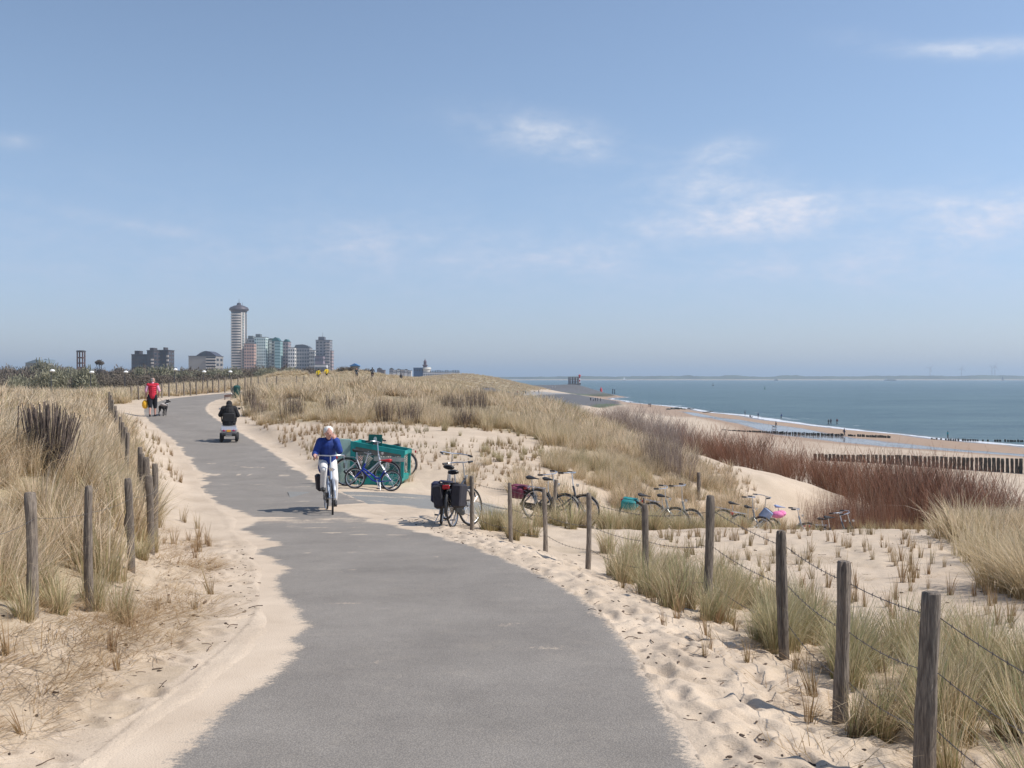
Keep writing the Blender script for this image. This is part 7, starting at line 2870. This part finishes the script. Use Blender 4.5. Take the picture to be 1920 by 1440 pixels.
def scooter():
    Y = 36.6
    X = (429.5 - PX0) / FP * Y
    zp = EYE - float(np.interp(Y, PATH[:, 0], PATH[:, 2])) + .004
    root = empty('mobility_scooter', (X, Y, zp), R(104), 'silver mobility scooter with red rear lights driving away', 'mobility scooter')
    sil = mat('silver_paint', (.50, .50, .53), .3, .5)
    dk = mat('scooter_black', (.02, .02, .022), .6)
    m = MB()
    m.prism([(-.30, .32), (-.34, .44), (-.28, .56), (-.05, .60), (.16, .56), (.22, .36), (.1, .26), (-.2, .26)], -.26, .26)
    m.build('rear_cowl', sil, root)
    MB().box((-.10, 0, .44), (.34, .60, .18), bev=.06).build('wheel_arch', sil, root)
    MB().box((.42, 0, .22), (.62, .46, .07), bev=.03).build('floor', dk, root)
    m = MB()
    m.prism([(.66, .20), (.98, .20), (1.02, .40), (.90, .62), (.80, .66), (.72, .45)], -.20, .20)
    m.build('front_cowl', sil, root)
    MB().box((-.33, 0, .27), (.07, .52, .09), bev=.02).build('bumper', dk, root)
    for s in (-1, 1):
        for xx, r in ((-.08, .165), (.88, .15)):
            w = bpy.data.objects.new('wheel', None)
            col.objects.link(w)
            w.parent = root
            w.location = (xx, s * .27, r)
            MB().lathe([(r * .55, -.05), (r * .93, -.055), (r, -.03), (r, .03), (r * .93, .055), (r * .55, .05)], 24).build('tyre', RUB, w).rotation_euler = (R(90), 0, 0)
            MB().lathe([(r * .56, -.035), (r * .56, .035)], 18).build('rim', CHR, w).rotation_euler = (R(90), 0, 0)
        MB().ball((-.335, s * .17, .42), (.02, .055, .035), 12, 8).build('rear_light', mat('lamp_purple_red', (.32, .02, .10), .3), root)
    MB().box((-.352, 0, .41), (.012, .14, .085), bev=.004).build('number_plate', mat('plate_orange', (.75, .34, .02), .5), root)
    for zz in (.30, .25):
        MB().box((-.375, .0, zz), (.01, .22, .018)).build('bumper_strip', CHR, root, smooth=False)
    MB().tube([(.05, 0, .58), (.05, 0, .66)], .04, 10).build('seat_post', dk, root)
    MB().box((.10, 0, .70), (.44, .46, .09), bev=.04).build('seat', dk, root)
    MB().box((-.15, 0, .90), (.09, .40, .34), ry=R(-8), bev=.04).build('backrest', dk, root)
    for s in (-1, 1):
        MB().tube([(-.10, s * .25, .74), (-.10, s * .27, .90), (.16, s * .27, .90)], .020, 8).build('armrest', dk, root)
    m = MB()
    m.tube([(.88, 0, .60), (.66, 0, 1.02)], .03, 8)
    m.tube([(.62, -.24, 1.00), (.67, -.12, 1.04), (.67, .12, 1.04), (.62, .24, 1.00)], .014, 8)
    m.build('tiller', dk, root)
    for s in (-1, 1):
        mm = MB()
        mm.tube([(.67, s * .22, 1.03), (.66, s * .33, 1.16)], .006, 6)
        mm.box((.66, s * .345, 1.19), (.02, .09, .07), bev=.01)
        mm.build('mirror', CHR if s > 0 else dk, root)
    bk = MB()
    bk.box((.80, 0, .80), (.22, .32, .22), bev=.03)
    bk.build('basket', dk, root)
    rider = empty('person', (X, Y, zp), R(104), 'person in a black hooded coat sitting on the mobility scooter', 'person')
    J = dict(pelvis=(.06, 0, .84), waist=(.04, 0, .98), chest=(.05, 0, 1.14), neck=(.09, 0, 1.29), head=(.13, 0, 1.385),
             shoulder_l=(.06, .19, 1.20), elbow_l=(.16, .31, .98), wrist_l=(.42, .25, 1.00), hdir_l=(1, -.1, .05), shoulder_r=(.06, -.19, 1.20), elbow_r=(.14, -.30, .96), wrist_r=(.42, -.25, 1.00), hdir_r=(1, .1, .05),
             hip_l=(.08, .10, .82), knee_l=(.48, .14, .78), ankle_l=(.56, .13, .36), toe_l=(.70, .14, .29), hip_r=(.08, -.10, .82), knee_r=(.48, -.14, .78), ankle_r=(.56, -.13, .36), toe_r=(.70, -.14, .29))
    blk = mat('black_coat', (.012, .012, .014), .85, var=.25, vscale=8, bump=.5, bscale=15)
    figure(rider, J, ('fair', (.55, .30, .23)), [
        ('coat', lambda q, J: (torso(q, J, .255, .235, .205, .12, .115), sleeves(q, J, .93, True, (.10, .09, .065)), q.ball((.0, 0, 1.29), (.10, .13, .09), 14, 8), q.ball((.10, 0, 1.385), (.118, .112, .128), 14, 10), q.cap((.04, 0, 1.22), (.09, 0, 1.36), .12, .10)), blk, .013),
        ('trousers', lambda q, J: legs(q, J, .93, (.11, .085, .07)), mat('black_trousers', (.02, .02, .025), .85), .014),
        ('shoes', shoes, mat('black_shoe', (.02, .02, .022)), .012),
        ('hair', lambda q, J: hair(q, J, (.098, .088, .085), .02, .02), mat('dark_grey_hair', (.06, .05, .048), .8), .010),
    ], .0115, (1.2, 1.2), (1, 0, 0))


# ---- distant walkers share a few poses; each carries its own clothes
POSES = {}


def pose(kind):
    if kind in POSES:
        return POSES[kind]
    st = {'stand': .0, 'walk': .16, 'stride': .24}.get(kind, 0)
    J = dict(pelvis=(0, 0, .96), waist=(0, 0, 1.10), chest=(.01, 0, 1.32), neck=(.02, 0, 1.48), head=(.04, 0, 1.62),
             shoulder_l=(.01, .18, 1.42), elbow_l=(-.05 - st, .25, 1.16), wrist_l=(.02 - st, .25, .92), shoulder_r=(.01, -.18, 1.42), elbow_r=(-.02 + st * .6, -.25, 1.15), wrist_r=(.08 + st, -.24, .93),
             hip_l=(0, .09, .92), knee_l=(.04 + st * .8, .10, .50), ankle_l=(.0 + st * 1.3, .10, .09), toe_l=(.14 + st * 1.3, .11, .04), hip_r=(0, -.09, .92), knee_r=(.03 - st * .4, -.10, .50), ankle_r=(.0 - st * 1.6, -.10, .11), toe_r=(.13 - st * 1.5, -.11, .04))
    if kind == 'crouch':
        J.update(pelvis=(-.12, 0, .48), waist=(-.05, 0, .60), chest=(.10, 0, .78), neck=(.17, 0, .90), head=(.23, 0, 1.02), shoulder_l=(.12, .17, .86), shoulder_r=(.12, -.17, .86), elbow_l=(.26, .2, .66), elbow_r=(.26, -.2, .66),
                 wrist_l=(.42, .12, .52), wrist_r=(.42, -.12, .52), hip_l=(-.12, .1, .46), hip_r=(-.12, -.1, .46), knee_l=(.26, .14, .52), knee_r=(.24, -.14, .50), ankle_l=(.02, .12, .10), ankle_r=(.0, -.12, .10), toe_l=(.16, .12, .04), toe_r=(.14, -.12, .04))
    if kind == 'ride':
        J.update(pelvis=(.21, 0, 1.0), waist=(.26, 0, 1.13), chest=(.38, 0, 1.32), neck=(.46, 0, 1.44), head=(.52, 0, 1.57), shoulder_l=(.41, .17, 1.39), shoulder_r=(.41, -.17, 1.39), elbow_l=(.50, .26, 1.20), elbow_r=(.50, -.26, 1.20),
                 wrist_l=(.62, .27, 1.13), wrist_r=(.62, -.27, 1.13), hip_l=(.25, .09, .97), hip_r=(.25, -.09, .97), knee_l=(.58, .11, .70), knee_r=(.66, -.11, .82), ankle_l=(.42, .12, .28), ankle_r=(.52, -.12, .48), toe_l=(.55, .12, .20), toe_r=(.65, -.12, .44))
    b = MB()
    root = None
    V_ = {}

    def bodyf(q):
        q.cap(J['pelvis'] and V3(J['pelvis']), V3(J['waist']), .125, .115)
        q.cap(V3(J['waist']), V3(J['chest']), .115, .13)
        q.cap(V3(J['chest']), V3(J['neck']), .10, .055)
        q.cap(V3(J['neck']), V3(J['head']), .05, .05)
        head(q, J['head'], (1, 0, 0))
        q.cap(V3(J['shoulder_l']), V3(J['shoulder_r']), .06, .06)
        for s in 'lr':
            limb(q, [J['shoulder_' + s], J['elbow_' + s], J['wrist_' + s]], [.05, .042, .03], 8)
            d = (V3(J['wrist_' + s]) - V3(J['elbow_' + s])).normalized()
            hand(q, J['wrist_' + s], d, (0, 1 if s == 'l' else -1, .1), 1 if s == 'l' else -1, 1.0, .6, 6)
            limb(q, [J['hip_' + s], J['knee_' + s], J['ankle_' + s], J['toe_' + s]], [.088, .058, .042, .034], 8)
    q = MB(); bodyf(q); V_['body'] = remesh(q, 'body', .014, mat('skin_fair', (.55, .30, .23)))
    q = MB(); torso(q, J, .15, .145, .155, .03, .08); sleeves(q, J, .9); V_['jacket'] = remesh(q, 'jacket', .022, blk_default())
    q = MB(); legs(q, J, .95); V_['trousers'] = remesh(q, 'trousers', .022, blk_default())
    q = MB(); hair(q, J); V_['hair'] = remesh(q, 'hair', .02, blk_default())
    POSES[kind] = V_
    return V_


def blk_default():
    return mat('cloth_default', (.05, .05, .06), .85)


def cloth(c):
    return mat('cloth_%02d%02d%02d' % tuple(int(v * 99) for v in c), c, .85, var=.12, vscale=6)


def walker(loc, rz, kind, top, legc, hairc, label, group=None, s=1.0, name='person', rot=None):
    V_ = pose(kind)
    root = empty(name, loc, rz, label, 'person', group)
    if rot is not None:
        root.rotation_euler = rot
    root.scale = (s, s, s)
    for k, m in (('body', None), ('jacket', cloth(top)), ('trousers', cloth(legc)), ('hair', cloth(hairc))):
        o = bpy.data.objects.new(k, V_[k])
        col.objects.link(o)
        o.parent = root
        if m is not None:
            o.material_slots[0].link = 'OBJECT'
            o.material_slots[0].material = m
    return root


def small_dog(loc, rz, label, c=(.05, .04, .035)):
    q = MB()
    q.ball((.0, 0, .40), (.30, .11, .12), 12, 8)
    q.cap(Vector((.22, 0, .46)), Vector((.34, 0, .60)), .08, .06)
    q.ball((.40, 0, .63), (.10, .06, .06), 10, 8)
    q.cap(Vector((-.28, 0, .46)), Vector((-.42, 0, .60)), .03, .015)
    for sx in (-.2, .2):
        for sy in (-.07, .07):
            q.cap(Vector((sx, sy, .36)), Vector((sx + .03 * (1 if sy > 0 else -1), sy, .03)), .045, .022)
    root = empty('dog', loc, rz, label, 'dog')
    o = bpy.data.objects.new('body', remesh(q, 'body', .018, cloth(c)))
    col.objects.link(o)
    o.parent = root


def build_people():
    woman_cyclist()
    man_with_dog()
    scooter()
    K, D = (.02, .02, .025), (.05, .045, .05)
    # on the crest
    Y = 142
    for px, rz, kind, t, lg, hr, lab in ((597, 80, 'walk', (.75, .55, .02), D, K, 'person in yellow jacket on the dune crest, smaller left one of two'), (612.5, 95, 'stride', (.80, .55, .02), K, (.25, .22, .2), 'taller person in bright yellow jacket and black trousers on the crest')):
        X = (px - PX0) / FP * Y
        walker((X, Y, EYE - .30 + (-.18 if px < 600 else 0)), R(rz), kind, t, lg, hr, lab)
    for px, Y, rz, t, lab, lb in ((668.5, 140, -80, (.06, .07, .08), 'cyclist in dark grey clothes on the crest, left one of two', 'bicycle ridden by the left cyclist on the crest'), (698.5, 133, 100, (.05, .05, .055), 'cyclist in black clothes on the crest, right one of two', 'bicycle ridden by the right cyclist on the crest')):
        X = (px - PX0) / FP * Y
        z = max(gz(X, Y), EYE - (712.5 - PY0) / FP * Y)
        walker((X, Y, z), R(rz), 'ride', t, K, (.03, .03, .03), lab)
        b = bicycle((X, Y, z), R(rz), label=lb, frame=(.05, .05, .06), stand=False)
    for px, py, Y, lab, t in ((752, 703, 190, 'dark dressed walker on the far dune path above the hill', D), (636, 700, 200, 'dark walker beyond the yellow jackets, right of them', K), (645, 699, 205, 'second small dark walker beyond the yellow jackets', D), (878, 703, 380, 'small dark figure standing on the far dune top', (.04, .06, .08))):
        X = (px - PX0) / FP * Y
        walker((X, Y, gz(X, Y)), R(90), 'stand', t, K, K, lab)
    # promenade
    prom = [(928, 0.7, D), (951, 8.3, K), (956, 8.3, D), (970, 8.3, (.3, .08, .08)), (981, 8.3, D), (985, 8.3, (.15, .18, .25)), (1010, 8.3, K)]
    names = ['leftmost dark walker on the stone promenade', 'dark walker on the promenade, left one of a couple', 'dark walker on the promenade, right one of a couple', 'walker in dark red on the promenade', 'dark walker in the right pair on the promenade', 'grey blue walker in the right pair on the promenade', 'lone dark walker at the right end of the promenade']
    for (px, h, t), nm in zip(prom, names):
        Y = float(np.interp(px, [928, 1010], [440, 520]))
        X = (px - PX0) / FP * Y
        walker((X, Y, gz(X, Y)), R(random.choice((0, 180))), 'walk', t, K, K, nm)
    for px, lab in ((1036, 'white clad walker on the headland, left'), (1041, 'white clad walker on the headland, right')):
        Y = 690.0
        X = (px - PX0) / FP * Y
        walker((X, Y, gz(X, Y)), 0, 'stand', (.7, .7, .7), (.5, .5, .5), K, lab)
    # beach
    beach = [(1107.5, 752, 'stand', K, 'leftmost of the dark group below the green weedy slope'), (1113, 752.5, 'crouch', D, 'crouching person in the group below the weedy slope'), (1116.5, 752.5, 'stand', (.1, .1, .12), 'grey dressed person in the group below the weedy slope'),
             (1120.5, 752.5, 'walk', K, 'dark person at the right of the group below the weedy slope'), (1126, 753, 'stand', D, 'person standing apart right of the group below the slope'),
             (1217, 763.5, 'walk', K, 'dark walker on the far beach, left one of a couple'), (1220, 763.8, 'walk', (.10, .05, .05), 'brownish walker on the far beach, right one of a couple'),
             (1396.8, 779.8, 'stand', D, 'tall dark figure standing at the edge of the surf'), (1407, 783.5, 'crouch', K, 'person bending down at the edge of the surf'), (1421.5, 784, 'stand', (.03, .04, .12), 'dark blue figure at the surf right of the bending one'),
             (1465, 788, 'walk', (.02, .04, .22), 'person in blue jacket wading in the surf'), (1455, 803.5, 'stand', K, 'dark walker beside the tidal pool with a dog'),
             (1553.6, 800.5, 'walk', K, 'dark walker by the waterline, left of three'), (1557.8, 800.6, 'walk', (.04, .04, .06), 'dark walker by the waterline, middle of three'), (1569.5, 801.5, 'walk', (.20, .02, .03), 'walker in dark red by the waterline, right of three'),
             (1583, 818.5, 'walk', (.02, .03, .07), 'navy dressed walker passing the middle groyne'), (1777, 824.5, 'stand', (.0, .22, .26), 'person in teal jacket standing near the right waterline')]
    for px, py, kd, t, nm in beach:
        p = hit(px, py, 90, 800)
        if p.z < .02:
            p.z = .02
        walker(p, R(random.choice((0, 90, 180, 200))), kd, t, K if 'teal' not in nm else (.03, .03, .04), (.08, .06, .05), nm)
    for px, py, lab in ((1450.8, 803, 'dark dog beside the walker at the tidal pool'), (1409.5, 784, 'dark dog in front of the bending person at the surf'), (1182.5, 755.5, 'dark dog alone on the far beach')):
        p = hit(px, py, 90, 900)
        small_dog(p, R(180 if px > 1410 else 0), lab)


build_people()
if bpy.data.scenes.get('work'):
    bpy.data.scenes.remove(bpy.data.scenes['work'])
